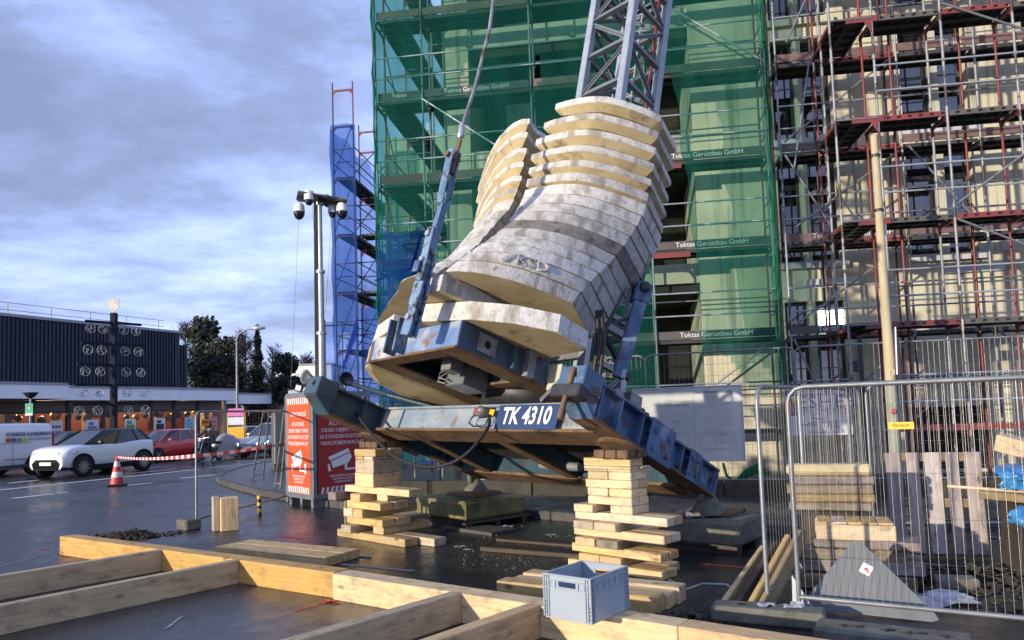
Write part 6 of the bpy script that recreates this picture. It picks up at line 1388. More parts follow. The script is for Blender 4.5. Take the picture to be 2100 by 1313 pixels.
cpart('lifting_jack', 'galv_old', lambda mb: mb.bar(near_beam(1112, 822, .1), near_beam(1168, 765, -.3), .06, .05))
# machinery seen between platform and right arm
cpart('winch', 'galv_old', lambda mb: (mb.lathe([(.12, -.2), (.12, .2)], K(.1, 2.5, .15), 12, ax=rotm(CD, CA, CW)), mb.lathe([(.18, -.22), (.18, -.2)], K(.1, 2.5, .15), 14, ax=rotm(CD, CA, CW)), kbox(mb, -.1, .3, 2.75, 3.0, 0, .3)))
cpart('hose', 'black', lambda mb: (mb.tube([K(.62, 1.5, .9), K(.66, 1.55, .5), K(.6, 1.6, .1)], .03, 6), mb.tube([K(.68, 1.5, .9), K(.74, 1.55, .5), K(.7, 1.6, .1)], .025, 6)))
# --- lattice mast
MA, MBB, HS = -.80, 2.92, .43
def mp_(x, y, h): return K(MA + x * HS, MBB + y * HS, h)
TOPH = 9.2
for x in (-1, 1):
    for y in (-1, 1):
        cpart('mast_leg', 'galv_bright', lambda mb: (mb.bar(mp_(x, y, 0) - CD * y * .0, mp_(x, y, TOPH), .125, .125, up=CD, ch=.01)))
sides = (((-1, -1), (1, -1)), ((1, -1), (1, 1)), ((1, 1), (-1, 1)), ((-1, 1), (-1, -1)))
nb_ = 12; bh_ = TOPH / nb_
for si, (p, q) in enumerate(sides):
    for k in range(nb_):
        z0 = k * bh_; z1 = z0 + bh_
        big = k % 4 == 2
        def lac(mb):
            a, b = mp_(*p, z0), mp_(*q, z0); mb.bar(a, b, .08, .016, up=CA); mb.bar(a + CA * .045, b + CA * .045, .014, .09, up=CA)
            c, d = (mp_(*p, z0 + .03), mp_(*q, z1 - .03)) if (k + si) % 2 else (mp_(*q, z0 + .03), mp_(*p, z1 - .03))
            mb.bar(c, d, .075, .016, up=CA); mb.bar(c, d, .016, .075, up=CA)
            if big: mb.bar(a - CA * .16, b - CA * .16, .09, .10, up=CA)
        cpart('lacing', 'galv', lac)
cpart('mast_ladder', 'galv_bright', lambda mb: [mb.tube([mp_(-.25, .4, i * .28), mp_(.3, .4, i * .28)], .014, 5) for i in range(1, 32)] + [mb.tube([mp_(x, .4, 0), mp_(x, .4, TOPH)], .018, 5) for x in (-.25, .3)])
cpart('mast_foot', 'blue_paint', lambda mb: [kbox(mb, MA + x * HS - .08, MA + x * HS + .08, MBB + y * HS - .08, MBB + y * HS + .08, -.02, .5, 0, .01) for x in (-1, 1) for y in (-1, 1)])
cpart('red_tube', 'tube_red', lambda mb: mb.tube([mp_(.95, .55, 2), mp_(.95, .55, TOPH)], .03, 6))
# --- pendant with its forked link plates
tp = [P(1020, -60, 8.6), P(1004, 60, 8.5), P(974, 180, 8.35), P(948, 258, 8.2)]
cpart('pendant_rod', 'galv_old', lambda mb: mb.tube(tp, .022, 8))
cpart('rod_socket', 'galv_bright', lambda mb: mb.tube([P(948, 256, 8.2), P(945, 280, 8.17), P(941, 284, 8.16)], [.033, .045, .02], 10))
lk = [P(*q) for q in ((941, 285, 8.16), (932, 310, 8.12), (922, 355, 8.06), (908, 420, 8.0), (893, 470, 7.95), (880, 520, 7.92), (868, 580, 7.9), (853, 640, 7.88), (838, 690, 7.86))]
sdv = (lk[-1] - lk[0]).cross(CD).normalized()
def seg(mb, i, j, w, th, off): mb.bar(lk[i] + CD * off, lk[j] + CD * off, w, th, up=CD, ch=.006)
lp1 = cpart('link_plate', 'rust', lambda mb: (seg(mb, 0, 2, .06, .03, .02), seg(mb, 1, 2, .05, .06, .05)))
cpart('link_plate', 'blue_rusty', lambda mb: (seg(mb, 1, 3, .115, .022, -.05), seg(mb, 1, 3, .10, .022, .06)))
cpart('link_plate', 'blue_rusty', lambda mb: (seg(mb, 3, 5, .10, .06, 0), mb.bar(lk[3] + sdv * .035, lk[5] + sdv * .035, .03, .08, up=CD)))
cpart('link_plate', 'blue_rusty', lambda mb: (seg(mb, 4, 6, .12, .025, -.06), seg(mb, 5, 7, .11, .03, .05)))
cpart('link_plate', 'blue_rusty', lambda mb: (seg(mb, 6, 8, .16, .03, -.05), seg(mb, 6, 8, .13, .03, .05), seg(mb, 5, 8, .04, .09, 0)))
for i in (1, 4, 5, 7):
    cpart('link_pin', 'galv_bright' if i > 3 else 'rust', lambda mb: mb.lathe([(.035, -.1), (.035, .09), (0, .095)], lk[i] + (lk[min(8, i + 1)] - lk[i]) * .3, 10, ax=rotm(sdv, CD.cross(sdv), CD) if True else None))
cpart('latch_plate', 'blue_paint', lambda mb: mb.box(lk[5] + sdv * 0.0 + (P(848, 552, 7.85) - lk[5]) * .8, (.10, .03, .13), rotm(sdv, CD, sdv.cross(CD)), ch=.004))
# --- blue prop and its stays on the right
s0, s1 = P(1322, 585, 9.35), P(1268, 775, 9.2)
sa = (s1 - s0).normalized(); sd2 = sa.cross(_f).normalized()
pr_ = cpart('prop_strut', 'blue_paint', lambda mb: (mb.bar(s0, s1, .17, .12, up=_f, ch=.012), mb.bar(s0 - sa * .02 + sd2 * .0, s0 + sa * .25, .22, .14, up=_f, ch=.02)))
cpart('strut_pin', 'black_steel', lambda mb: mb.lathe([(.07, -.12), (.07, .11), (.03, .12)], s0 + sa * .03, 14, ax=rotm(sd2, sa, -_f)), pr_)
cpart('stay', 'black_steel', lambda mb: (mb.bar(P(1225, 660, 9.4), P(1290, 780, 9.6), .06, .05), mb.bar(P(1240, 665, 9.3), P(1330, 645, 9.4), .05, .04), mb.bar(P(1280, 590, 9.3), P(1235, 690, 9.3), .07, .05), mb.bar(P(1330, 500, 9.7), P(1300, 620, 9.5), .12, .06)))
cpart('stay', 'blue_dark', lambda mb: (mb.bar(P(1222, 690, 8.9), P(1207, 790, 8.9), .09, .07), mb.tube([P(1232, 700, 8.8), P(1228, 740, 8.8)], .035, 8)))
# ------------------------------------------------------------------ ballast slabs
T_ = .165
def H_(i): return .75 + (16 - i) * T_
Rt = {16: (.73, .93), 15: (.80, .96), 14: (.82, 1.08), 13: (.80, 1.26), 12: (.79, 1.39), 11: (.81, 1.49), 10: (.85, 1.56), 9: (.87, 1.63), 8: (.90, 1.70), 7: (.90, 1.78), 6: (.92, 1.85), 5: (.98, 1.77), 4: (1.07, 1.64), 3: (1.13, 1.59), 2: (1.17, 1.55), 1: (1.25, 1.45)}
Et = {16: (-.50, .97), 15: (-.49, .98), 14: (-.5, .97), 13: (-.44, .93), 12: (-.40, .92), 11: (-.36, .88), 10: (-.32, .83), 9: (-.31, .80), 8: (-.32, .80), 7: (-.29, .79), 6: (-.30, .79), 5: (-.27, .76), 4: (-.26, .74), 3: (-.25, .72), 2: (-.21, .67), 1: (-.18, .64)}
Lt = {16: (-.77, -1.24), 15: (-.74, -1.21), 14: (-.71, -1.19), 13: (-.73, -1.20), 12: (-.76, -1.17), 11: (-.79, -1.14), 10: (-.84, -1.12), 9: (-.91, -1.11), 8: (-.99, -1.09), 7: (-1.08, -1.06), 6: (-1.16, -1.03), 5: (-1.20, -.99), 4: (-1.24, -.92), 3: (-1.24, -.92), 2: (-1.26, -.92), 1: (-.96, -.87)}
def relax(d):
    o = dict(d)
    for i in range(2, 16): o[i] = tuple((d[i - 1][k] + 2 * d[i][k] + d[i + 1][k]) / 4 for k in (0, 1))
    return o
Rt, Et, Lt = relax(relax(relax(Rt))), relax(relax(relax(Et))), relax(relax(relax(relax(Lt))))
T16 = [(.066, .056), (.20, .115), (.34, .142), (.50, .138), (.66, .112), (.83, .062)]; T2 = [(.09, .06), (.19, .112), (.34, .171), (.48, .186), (.65, .15), (.82, .09)]
sr = random.Random(77)
def slab(name, poly, h0, h1, tr, label, group, m_='slab_concrete', inset=.10, root=None, top=None):
    """plan outline in crane coordinates; rim tr thick, below it a sloping soffit"""
    c = V((sum(p[0] for p in poly) / len(poly), sum(p[1] for p in poly) / len(poly))); n = len(poly)
    org = K(c.x, c.y, h0); R4 = RK.to_4x4(); R4.translation = org; mb = MB()
    base_poly = [V(p) for p in poly]; top_poly = [V(p) for p in (top or poly)]
    def ring(k, h):
        out = []; fr = max(0, min(1, (h - h0) / (h1 - h0))); poly = [p.lerp(q, fr) for p, q in zip(base_poly, top_poly)]
        for i, p in enumerate(poly):
            p = V(p); a, b = V(poly[i - 1]), V(poly[(i + 1) % n]); t1 = (p - a).normalized(); t2 = (b - p).normalized()
            nn = V((t1.y + t2.y, -t1.x - t2.x)); nn = nn.normalized() if nn.length > 1e-6 else V((0, 0)); q = p - nn * k
            out.append(V((q.x - c.x + sr.gauss(0, .0022), q.y - c.y + sr.gauss(0, .0022), h - h0 + sr.gauss(0, .0015))))
        return out
    ch = .012; top = ring(ch, h1 - .003); r1 = ring(0, h1 - ch); r2 = ring(0, h1 - tr + ch * .6); r3 = ring(ch * .5, h1 - tr); rings = [top, r1, r2, r3]
    if tr < h1 - h0 - .01: rings.append(ring(inset, h0))
    for k in range(len(rings) - 1):
        vs = rings[k] + rings[k + 1]; mi = 1 if k >= 3 else 0
        mb.add(vs, [(i, (i + 1) % n, n + (i + 1) % n, n + i) for i in range(n)], mi)
    mb.add(rings[0], [tuple(range(n))]); mb.add(rings[-1], [tuple(range(n))[::-1]], 1)
    mb.crease = math.radians(24); o = mb.build(name, [MT[m_], MT['slab_under']], mat=R4); return tag(o, label, 'ballast slab', group)
ordn = ['', 'top', 'second', 'third', 'fourth', 'fifth', 'sixth', 'seventh', 'eighth', 'ninth', 'tenth', 'eleventh', 'twelfth', 'thirteenth', 'fourteenth', 'fifteenth', 'sixteenth']
slabs = {}
def smooth(pts, k):
    out = []
    for i in range(len(pts) - 1):
        p0, p1, p2, p3 = pts[max(0, i - 1)], pts[i], pts[i + 1], pts[min(len(pts) - 1, i + 2)]
        for j in range(k):
            t = j / k; out.append(p1 * (1 - 3 * t * t + 2 * t ** 3) + p2 * (3 * t * t - 2 * t ** 3) + (p2 - p0) * .5 * (t - 2 * t * t + t ** 3) + (p3 - p1) * .5 * (t ** 3 - t * t)) if i not in (0,) else out.append(p1.lerp(p2, t))
    return out + [pts[-1]]
for i in range(16, 0, -1):
    pass
arcs_ = {}; polys_ = {}
for i in range(16, 0, -1):
    R = V(Rt[i]); E_ = R + V(Et[i]); L = R + V(Lt[i]); w = max(0, min(1, (16 - i) / 10)); c = R - L; ln = c.length; u_ = c / ln; nn = V((u_.y, -u_.x))
    arc = [L + u_ * ln * (p[0] * (1 - w) + q[0] * w) + nn * ln * (p[1] * (1 - w) + q[1] * w) for p, q in zip(T16, T2)]
    arc = smooth([L] + arc + [R], 3)[1:-1]; poly = [L] + arc + [R, E_, E_ + V((-.75, -.12)), L + V((-.10, .62))]
    arcs_[i] = arc; polys_[i] = poly
for i in range(16, 0, -1):
    arc = arcs_[i]; poly = polys_[i]; tp_ = [p.lerp(q, .87) for p, q in zip(poly, polys_[i - 1])] if i >= 7 else None
    tr = .098 if i < 6 else (.125 if i == 6 else T_ - .004)
    extra = {11: ', darkest and dirtiest of the stack', 15: ', with raised letters on its rim', 16: ', lowest one with wide bare soffit', 1: ', nearest the lattice mast'}.get(i, '')
    nm_ = '%s weathered concrete slab from the top of the right ballast stack%s' % (ordn[i], extra) if i > 1 else 'top weathered concrete slab of the right ballast stack, nearest the mast'
    slabs[i] = slab('ballast_slab', poly, H_(i), H_(i) + T_ - .006, tr, ' '.join(nm_.split()[:16]), 'slabs of the right ballast stack', 'slab_dark' if i == 11 else 'slab_concrete', top=tp_)
    if i == 15:
        arc = arc[2::3][:6] if len(arc) > 12 else arc
        a, b = arc[2], arc[4]; d3 = (CW * (b - a).x + CD * (b - a).y).normalized(); n3 = (CW * (b - a).y - CD * (b - a).x).normalized(); k_ = min(range(len(arcs_[i])), key=lambda q: (arcs_[i][q] - arc[3]).length); m2 = arcs_[i][k_]; m3 = m2.lerp(arcs_[i - 1][k_], .87)
        ub = K(m3.x, m3.y, H_(i) + T_) - K(m2.x, m2.y, H_(i)); c3 = K(m2.x, m2.y, H_(i)) + ub * .5; uz = ub.normalized(); n3 = d3.cross(uz) * (1 if d3.cross(uz).dot(n3) > 0 else -1); c3 += n3 * .008
        for sg, (pa, pb) in enumerate(((arc[2], arc[3]), (arc[3], arc[4]))):
            pass
        text('KSD', c3 + d3 * .02, d3, uz, .17, MT['slab_concrete'], slabs[i], 'raised_letters', ext=.012, wx=1.25)
        mb = MB(); 
        for s_ in (-.30,): mb.bar(c3 + d3 * s_ - uz * .07, c3 + d3 * (s_ + .06) + uz * .07, .03, .02, up=n3)
        mb.build('raised_bar', MT['slab_concrete'], slabs[i], True)
Tl = {1: (-.20, .62), 2: (-.24, .66), 3: (-.30, .75), 4: (-.36, .79), 5: (-.41, .84), 6: (-.47, .85), 7: (-.54, .83), 8: (-.57, .74), 9: (-.58, .65), 10: (-.57, .56), 11: (-.58, .48), 12: (-.59, .36), 13: (-.57, .22), 14: (-.53, .07), 15: (-.50, -.10), 16: (-.40, -.33)}
ARC = [(-.10, -.05), (-.32, -.035), (-.62, .06), (-.95, .22), (-1.35, .46), (-1.85, .80)]
ARC16 = [(-.12, -.07), (-.40, -.03), (-.71, .14), (-1.31, .40), (-2.0, .76), (-2.5, 1.1)]
for i in range(16, 0, -1):
    T = V(Tl[i]); ar = ARC16 if i > 13 else ARC; T2_ = V(Tl[max(1, i - 1)])
    poly = [T + V((-.02, .62)), T + V((-.07, .22)), T] + smooth([T] + [T + V(q) for q in ar], 3)[1:] + [T + V((ar[-1][0] + .15, ar[-1][1] + .45))]
    poly = poly[::-1]
    poly = [V(p) for p in poly]
    ar_ = sum(p.x * poly[(k + 1) % len(poly)].y - poly[(k + 1) % len(poly)].x * p.y for k, p in enumerate(poly))
    if ar_ < 0: poly = poly[::-1]
    nm_ = '%s concrete slab from the top of the left ballast stack in the valley' % ordn[i] if i > 1 else 'top concrete slab of the left ballast stack seen end on'
    if i == 16: nm_ = 'lowest concrete slab of the left ballast stack with broad bare soffit'
    slab('ballast_slab', poly, H_(i), H_(i) + T_, .085 if i < 7 else T_ - .004, nm_, 'slabs of the left ballast stack', top=[p + (T2_ - T) * .87 for p in poly] if i >= 7 else None)
slab('ballast_slab', [(-.56, -.13), (.05, .04), (.46, .33), (.77, .73), (.73, 1.27), (-.21, 1.40), (-.62, 1.2)], .305, .535, .226, 'detached concrete slab lying on the blue platform below the right stack', 'slabs on the platform')
slab('ballast_slab', [(-2.37, .41), (-1.74, .05), (-1.15, -.12), (-1.08, .1), (-1.1, 1.3), (-2.2, 1.4)], .305, .515, .206, 'small concrete block on the platform corner left of the blue link', 'slabs on the platform')
slab('ballast_slab', [(-.52, -.2), (-.36, -.29), (-.09, -.30), (-.02, .1), (-.05, .8), (-.5, .8)], .54, .745, .20, 'concrete block wedged in the valley under the right stack beside the link', 'slabs on the platform')
slab('ballast_slab', [(-1.70, .02), (-1.70, 2.2), (-2.4, 2.2), (-2.62, 1.25), (-2.42, .62), (-2.02, .18)], -.03, .29, .30, 'beige concrete slab rim showing below the left edge of the blue platform', 'slabs on the platform', 'slab_under')
# ------------------------------------------------------------------ timber cribs under the crane
WH = V((.72, -.694, 0)).normalized(); DH = V((-WH.y, WH.x, 0))
def crib(near, spec, where, top, mats):
    rr = random.Random(where); zc = 0; tot = sum(l[0] for l in spec); sc = top / tot
    names = ['bottom', 'second', 'third', 'fourth', 'fifth', 'sixth', 'seventh', 'eighth', 'ninth', 'tenth', 'eleventh', 'twelfth', 'thirteenth', 'fourteenth', 'fifteenth']
    for li, (h, items) in enumerate(spec):
        h *= sc
        for k, it in enumerate(items):
            dr, a0, a1, b0, b1 = it[:5]; m_ = it[5] if len(it) > 5 else mats; 
            c = near + WH * ((a0 + a1) / 2) + DH * ((b0 + b1) / 2) + UP * (zc + h / 2); j = rr.uniform(-.02, .02)
            ww, dd = (WH, DH) if dr == 'w' else (DH, -WH); ca, sa_ = math.cos(j), math.sin(j); w2 = ww * ca + dd * sa_; d2 = dd * ca - ww * sa_
            size = (a1 - a0, b1 - b0, h - .003) if dr == 'w' else (b1 - b0, a1 - a0, h - .003)
            kind = 'squared timber' if h > .07 else 'thin board'
            pos = ('' if len(items) == 1 else (' nearer' if (k == 0 and dr == 'w') else ' left' if k == 0 else (' rear' if dr == 'w' else ' right')))
            ex = it[6] if len(it) > 6 else ''
            lb = '%s%s in the %s layer of the crib %s' % (((ex + ' ') if ex else '') + (pos.strip() + ' ' if pos else '') + ('end-on ' if dr == 'd' else '') + kind, '', 'top' if li == len(spec) - 1 else names[li], where)
            timber('crib_timber', axes(w2, d2, UP, c), size, MT[m_], lb, 'timber', 'timbers stacked in the cribs', ch=.008)
        zc += h
NL = V((-2.0, 10.33, 0))
crib(NL, [(.11, [('w', -.95, .70, 0, .22), ('w', -.5, 1.0, .235, .45)]), (.11, [('d', -.62, -.38, -.14, 1.3), ('d', -.1, .14, .05, .9)]), (.105, [('w', -.68, .19, 0, .24), ('w', -.66, .2, .255, .49)]),
          (.125, [('d', -.68, -.46, -.05, .9), ('d', -.45, -.22, -.05, .95)]), (.105, [('w', -.68, .16, 0, .23), ('w', -.66, .17, .245, .48)]), (.115, [('d', -.50, -.27, -.05, .85), ('d', -.2, .05, .2, .8)]),
          (.10, [('w', -.82, .74, .06, .30)]), (.20, [('w', -.45, .0, 0, .5)]), (.19, [('w', -.43, .01, 0, .5)]), (.05, [('d', -.43, -.23, 0, .52), ('d', -.215, -.005, 0, .5)]), (.105, [('w', -.45, .06, 0, .22), ('w', -.4, .08, .235, .46)])], 'by the red cabinet', FOOTZ[-1][0].z - .095, 'pine')
o = timber('crib_timber', axes(DH, -WH, UP, NL + WH * -.9 + DH * .32 + UP * .60), (.85, .2, .115), MT['grey_wood'], 'weathered grey timber sticking out left of the crib by the red cabinet', 'timber')
timber('prop_stick', axes(UP, WH, UP.cross(WH), NL + WH * -.84 + DH * .1 + UP * .27), (.535, .04, .05), MT['old_wood'], 'thin upright stick holding the grey timber by the red cabinet', 'stick')
timber('prop_stick', axes(UP, WH, UP.cross(WH), NL + WH * -.9 + DH * .62 + UP * .27), (.535, .05, .06), MT['old_wood'], 'rear upright stick under the grey timber by the red cabinet', 'stick')
NR = V((1.20, 7.72, 0))
crib(NR, [(.105, [('w', -.9, .33, 0, .29), ('w', -.9, .2, .31, .55)]), (.105, [('d', -.70, -.42, -.05, .5), ('d', -.41, -.13, -.05, .5)]), (.105, [('w', -.84, .33, 0, .15), ('w', -.82, .34, .155, .32)]),
          (.105, [('d', -.70, -.43, -.1, .6), ('d', -.42, -.14, -.1, .6, 'old_wood')]), (.105, [('w', -.80, .38, 0, .14), ('w', -.76, .38, .15, .31)]), (.10, [('d', -.72, -.45, -.1, .5), ('d', -.44, -.16, -.1, .5)]),
          (.105, [('w', -.77, .42, 0, .14), ('w', -.7, .42, .15, .3)]), (.10, [('d', -.72, -.46, -.08, .3), ('d', -.28, 0, 0, .32)]), (.105, [('w', -.58, .0, 0, .14), ('w', -.58, .01, .15, .31)]),
          (.10, [('d', -.58, -.30, 0, .3), ('d', -.29, 0, 0, .3)]), (.105, [('w', -.60, .0, 0, .15), ('w', -.6, .01, .155, .3)]), (.10, [('d', -.57, -.30, 0, .3), ('d', -.29, 0, 0, .3)]),
          (.032, [('d', -.62, -.30, 0, .33), ('d', -.295, 0, 0, .34)]), (.032, [('w', -.62, .0, 0, .16), ('w', -.6, .03, .165, .34)]), (.105, [('w', -.62, .0, 0, .24)])], 'behind the grey crate', FOOTZ[1][0].z - .095, 'pine')
# rear concrete pads on their pallets
def pad(c, rz, size, z0, label, m_='pad_moss'):
    o = empty('concrete_pad', c, label, 'concrete pad', 'concrete pads under the rear feet', rz=rz); mb = MB(); mb.box((0, 0, z0 + size[2] / 2), size, ch=.04); mb.build('block', MT[m_], o)
    mb = MB(); mb.box((.05, .05, z0 + size[2] + .03), (size[0] * .5, size[1] * .5, .055), ch=.01); mb.build('steel_plate', MT['rust'], o); return o
rzw = math.atan2(WH.y, WH.x)
b1 = FOOTZ[-1][1]; b2 = FOOTZ[1][1]
p1 = V((b1.x, b1.y, 0)); p2 = V((b2.x, b2.y, 0))
pd1 = p1 + V((-.1, -.22, 0)); pd2 = p2 + V((.18, .25, 0))
pad(pd1 + V((.1, .1, 0)), rzw - .1, (1.35, 1.25, .30), .13, 'mossy concrete pad on a dark pallet behind the left crib')
pal = empty('pallet', pd1 + V((.1, .1, 0)), 'dark wet pallet under the mossy concrete pad', 'pallet', rz=rzw - .1)
for i in range(9):
    mb = MB(); mb.box((-.66 + i * .165, 0, .105), (.135, 1.3, .03)); mb.build('slat', MT['dark_wood'], pal)
for y in (-.55, 0, .55): mb = MB(); mb.box((0, y, .045), (1.4, .1, .09)); mb.build('bearer', MT['dark_wood'], pal)
pad(pd2, rzw + .1, (1.05, 1.0, .30), .10, 'grey concrete pad with rags below the far end of the right arm', 'concrete_foot')
pal = empty('pallet', pd2, 'dark timber packing under the grey concrete pad', 'pallet', rz=rzw + .1)
for y in (-.3, .3): mb = MB(); mb.box((0, y, .05), (.9, .14, .10)); mb.build('bearer', MT['dark_wood'], pal)
mat('rag', (.35, .35, .38), (.15, .15, .2), 0.8, scale=6)
def crumple(name, c, s, n, m_, label, cat, seed=1, flat=.5):
    rr = random.Random(seed); mb = MB(); k = 7; pts = {}
    for i in range(k):
        for j in range(k):
            x, y = (i / (k - 1) - .5) * s, (j / (k - 1) - .5) * s * .7
            pts[i, j] = len(mb.v); mb.v.append(tuple(V(c) + V((x + rr.uniform(-.1, .1) * s, y + rr.uniform(-.1, .1) * s, abs(rr.gauss(0, .16)) * s * flat + .004))))
    for i in range(k - 1):
        for j in range(k - 1): mb.f.append((pts[i, j], pts[i + 1, j], pts[i + 1, j + 1], pts[i, j + 1])); mb.mi.append(0); mb.sm.append(False)
    return tag(mb.build(name, MT[m_]), label, cat)
crumple('rag', pd2 + V((-.25, -.2, .40)), .3, 5, 'rag', 'crumpled pale rag on the grey concrete pad', 'rag', 2)
crumple('rag', pd2 + V((.3, .1, .40)), .28, 5, 'black', 'dark crumpled bag on the grey concrete pad', 'bag', 3)
timber('wet_board', axes(WH, DH, UP, G(980, 1088) + UP * .025), (1.1, .5, .05), MT['kerb_stone'], 'flat wet board lying before the mossy concrete pad', 'board')
timber('old_plank', axes(V((.86, -.5, 0)).normalized(), V((.5, .86, 0)).normalized(), UP, G(1130, 1138) + UP * .03), (1.9, .25, .06), MT['dark_wood'], 'dark wet plank on the asphalt left of the crib behind the grey crate', 'plank', 'dark wet planks')
timber('old_plank', axes(V((.84, -.54, 0)).normalized(), V((.54, .84, 0)).normalized(), UP, G(1150, 1118) + UP * .02), (1.9, .22, .04), MT['dark_wood'], 'second dark wet plank just behind the first one', 'plank', 'dark wet planks')
# ------------------------------------------------------------------ the timber frame in the foreground
BH = .25
def beam2(name, p, q, w, label, group=None, h=BH, m_='beam_wood', side=1, z=0.0, ch=.006):
    p, q = V(p), V(q); d = (q - p); L = d.length; d.normalize(); n = V((-d.y, d.x, 0)) * side
    return timber(name, axes(d, V((-d.y, d.x, 0)), UP, (p + q) / 2 + n * w / 2 + UP * (z + h / 2)), (L, w, h), MT[m_], label, 'timber beam', group, ch)
a0 = V((-6.295, 10.178, 0)); a1 = V((-1.80, 7.235, 0)); gpf = 'beams of the timber frame on the asphalt'
dA = (a1 - a0).normalized(); nA = V((-dA.y, dA.x, 0))
beam2('frame_beam', a0, a1 - dA * .004, .20, 'long yellow beam running from the left end to the middle of the frame', gpf)
a2 = V((-1.787, 7.229, 0)) - nA * .035; dB2 = V((.812, -.584, 0)).normalized(); a3 = a2 + dB2 * 3.55
beam2('frame_beam', a2, a3 - dB2 * .004, .21, 'paler knotty beam under the grey crate, right of the long yellow beam', gpf, h=.245, m_='pine')
beam2('frame_beam', a3 - V((-dB2.y, dB2.x, 0)) * .0, a3 + dB2 * 1.9, .20, 'last beam at the right front corner before the fence feet', gpf, h=.247)
j1 = a0.lerp(a1, (G(330, 1172) - a0).length / (a1 - a0).length); 
for (jx, jy), (ex, ey), lb in (((330, 1172), (0, 1232), 'rear cross beam reaching out of view at the left'), ((490, 1197), (0, 1304), 'front left cross beam with knots and grey stains')):
    J = G(jx, jy); t = (J - a0).dot(dA); J = a0 + dA * t; E = G(ex, ey); d = (E - J).normalized()
    beam2('cross_beam', J - nA * .003, J + d * 4.2, .10, lb + ' butting the long beam', gpf, side=-1, m_='dusty_wood')
J = G(952, 1277); t = (J - a2).dot(dB2); J = a2 + dB2 * t; nB = V((-dB2.y, dB2.x, 0)); d = (G(700, 1345) - G(945, 1281)); d = V((-.66, -.75, 0)).normalized()
beam2('cross_beam', J - nB * .003, J + d * 3.0, .12, 'middle cross beam with dusty top butting the pale knotty beam', gpf, side=-1, m_='dusty_wood')
J2 = a2 + dB2 * 2.42
beam2('cross_beam', J2 - nB * .003, J2 + d * 2.6, .12, 'cross beam under the near edge of the grey crate', gpf, side=-1)
# planks lying behind the frame
dp = (G(702, 1150) - G(470, 1112)); dW = V((.86, -.51, 0)).normalized(); nW = V((-dW.y, dW.x, 0))
q = G(668, 1163)
for k, lb in ((0, 'nearer flat plank lying behind the long beam left of the first crib'), (1, 'rear flat plank lying behind the long beam with a pale end')):
    timber('flat_plank', axes(dW, nW, UP, q + dW * (-1.0 + k * .0) + nW * (.14 + k * .30) + UP * .055), (2.0, .285, .11), MT['pine'], lb, 'plank', 'flat planks by the long beam')
timber('metal_strip', axes(dW, nW, UP, q + dW * -.95 + nW * .62 + UP * .01), (2.2, .03, .02), MT['galv_old'], 'thin grey metal strip under the rear flat plank', 'strip')
q = G(1345, 1262)
for k in range(3):
    timber('flat_plank', axes(dW, nW, UP, q + dW * (-.78 + .03 * k) + nW * (.09 + k * .20) + UP * (.075 - .01 * (k == 1))), (1.6, .195, .15 - .02 * (k == 1)), MT['pine'], ('%s thick plank lying behind the grey crate beside the knotty beam' % ('front', 'middle', 'rear')[k]), 'plank', 'thick planks behind the grey crate')
# grey crate
cA, cB_, cC = V((.17, 5.45, .252)), V((.49, 5.19, .252)), V((.80, 5.59, .252))
ux = (cB_ - cA).normalized(); uy = V((-ux.y, ux.x, 0)); CWd, CDp, CH = .42, .52, .315
crt = empty('crate', cA + ux * CWd / 2 + uy * CDp / 2, 'empty light grey plastic crate standing on the timber frame', 'crate', mat=axes(ux, uy, UP, cA + ux * CWd / 2 + uy * CDp / 2))
hx, hy, th = CWd / 2, CDp / 2, .008
def wall_with_grip(mb, nx_, along, half, off, grip=True):
    """a wall in the plane nx_ = off, with a hand grip cut through it"""
    def bx(a0, a1, z0, z1, t=th):
        c = along * ((a0 + a1) / 2) + nx_ * off + UP * ((z0 + z1) / 2); s = [abs(along[i]) * (a1 - a0) + abs(nx_[i]) * t + abs(UP[i]) * (z1 - z0) for i in range(3)]; mb.box(c, s)
    if grip: bx(-half, -.075, .0, CH); bx(.075, half, 0, CH); bx(-.075, .075, 0, CH - .085); bx(-.075, .075, CH - .045, CH)
    else: bx(-half, half, 0, CH)
X_, Y_ = V((1, 0, 0)), V((0, 1, 0))
for sg in (-1, 1):
    mb = MB(); wall_with_grip(mb, Y_, X_, hx - .012, sg * (hy - .014)); mb.build('end_wall', MT['crate_grey'], crt)
    mb = MB(); wall_with_grip(mb, X_, Y_, hy - .019, sg * (hx - .014), False); mb.build('side_wall', MT['crate_grey'], crt)
mb = MB(); mb.box((0, 0, .006), (CWd - .05, CDp - .05, .012)); mb.build('bottom', MT['crate_grey'], crt)
mb = MB()
for sg in (-1, 1):
    mb.box((0, sg * (hy - .012), CH - .004), (CWd, .024, .012), ch=.003); mb.box((sg * (hx - .012), 0, CH - .004), (.024, CDp - .048, .012), ch=.003)
    for z in (CH - .04, CH - .095): 
        mb.box((0, sg * (hy - .007), z), (CWd - .02, .013, .006)); mb.box((sg * (hx - .007), 0, z), (.013, CDp - .02, .006))
mb.build('rim', MT['crate_grey'], crt)
mb = MB()
for sx_ in (-1, 1):
    for sy_ in (-1, 1):
        for o_ in (.006, .03, .05): mb.box((sx_ * (hx - o_), sy_ * (hy - .007), CH / 2), (.006, .013, CH - .02)); mb.box((sx_ * (hx - .007), sy_ * (hy - o_), CH / 2), (.013, .006, CH - .02))
for sy_ in (-1, 1):
    for x in (-.10, .10, -.15, .15): mb.box((x, sy_ * (hy - .007), CH - .065), (.006, .013, .055))
for sx_ in (-1, 1):
    for y in (-.16, -.08, 0, .08, .16): mb.box((sx_ * (hx - .007), y, CH - .065), (.013, .006, .055))
mb.build('ribs', MT['crate_grey'], crt)
mb = MB()
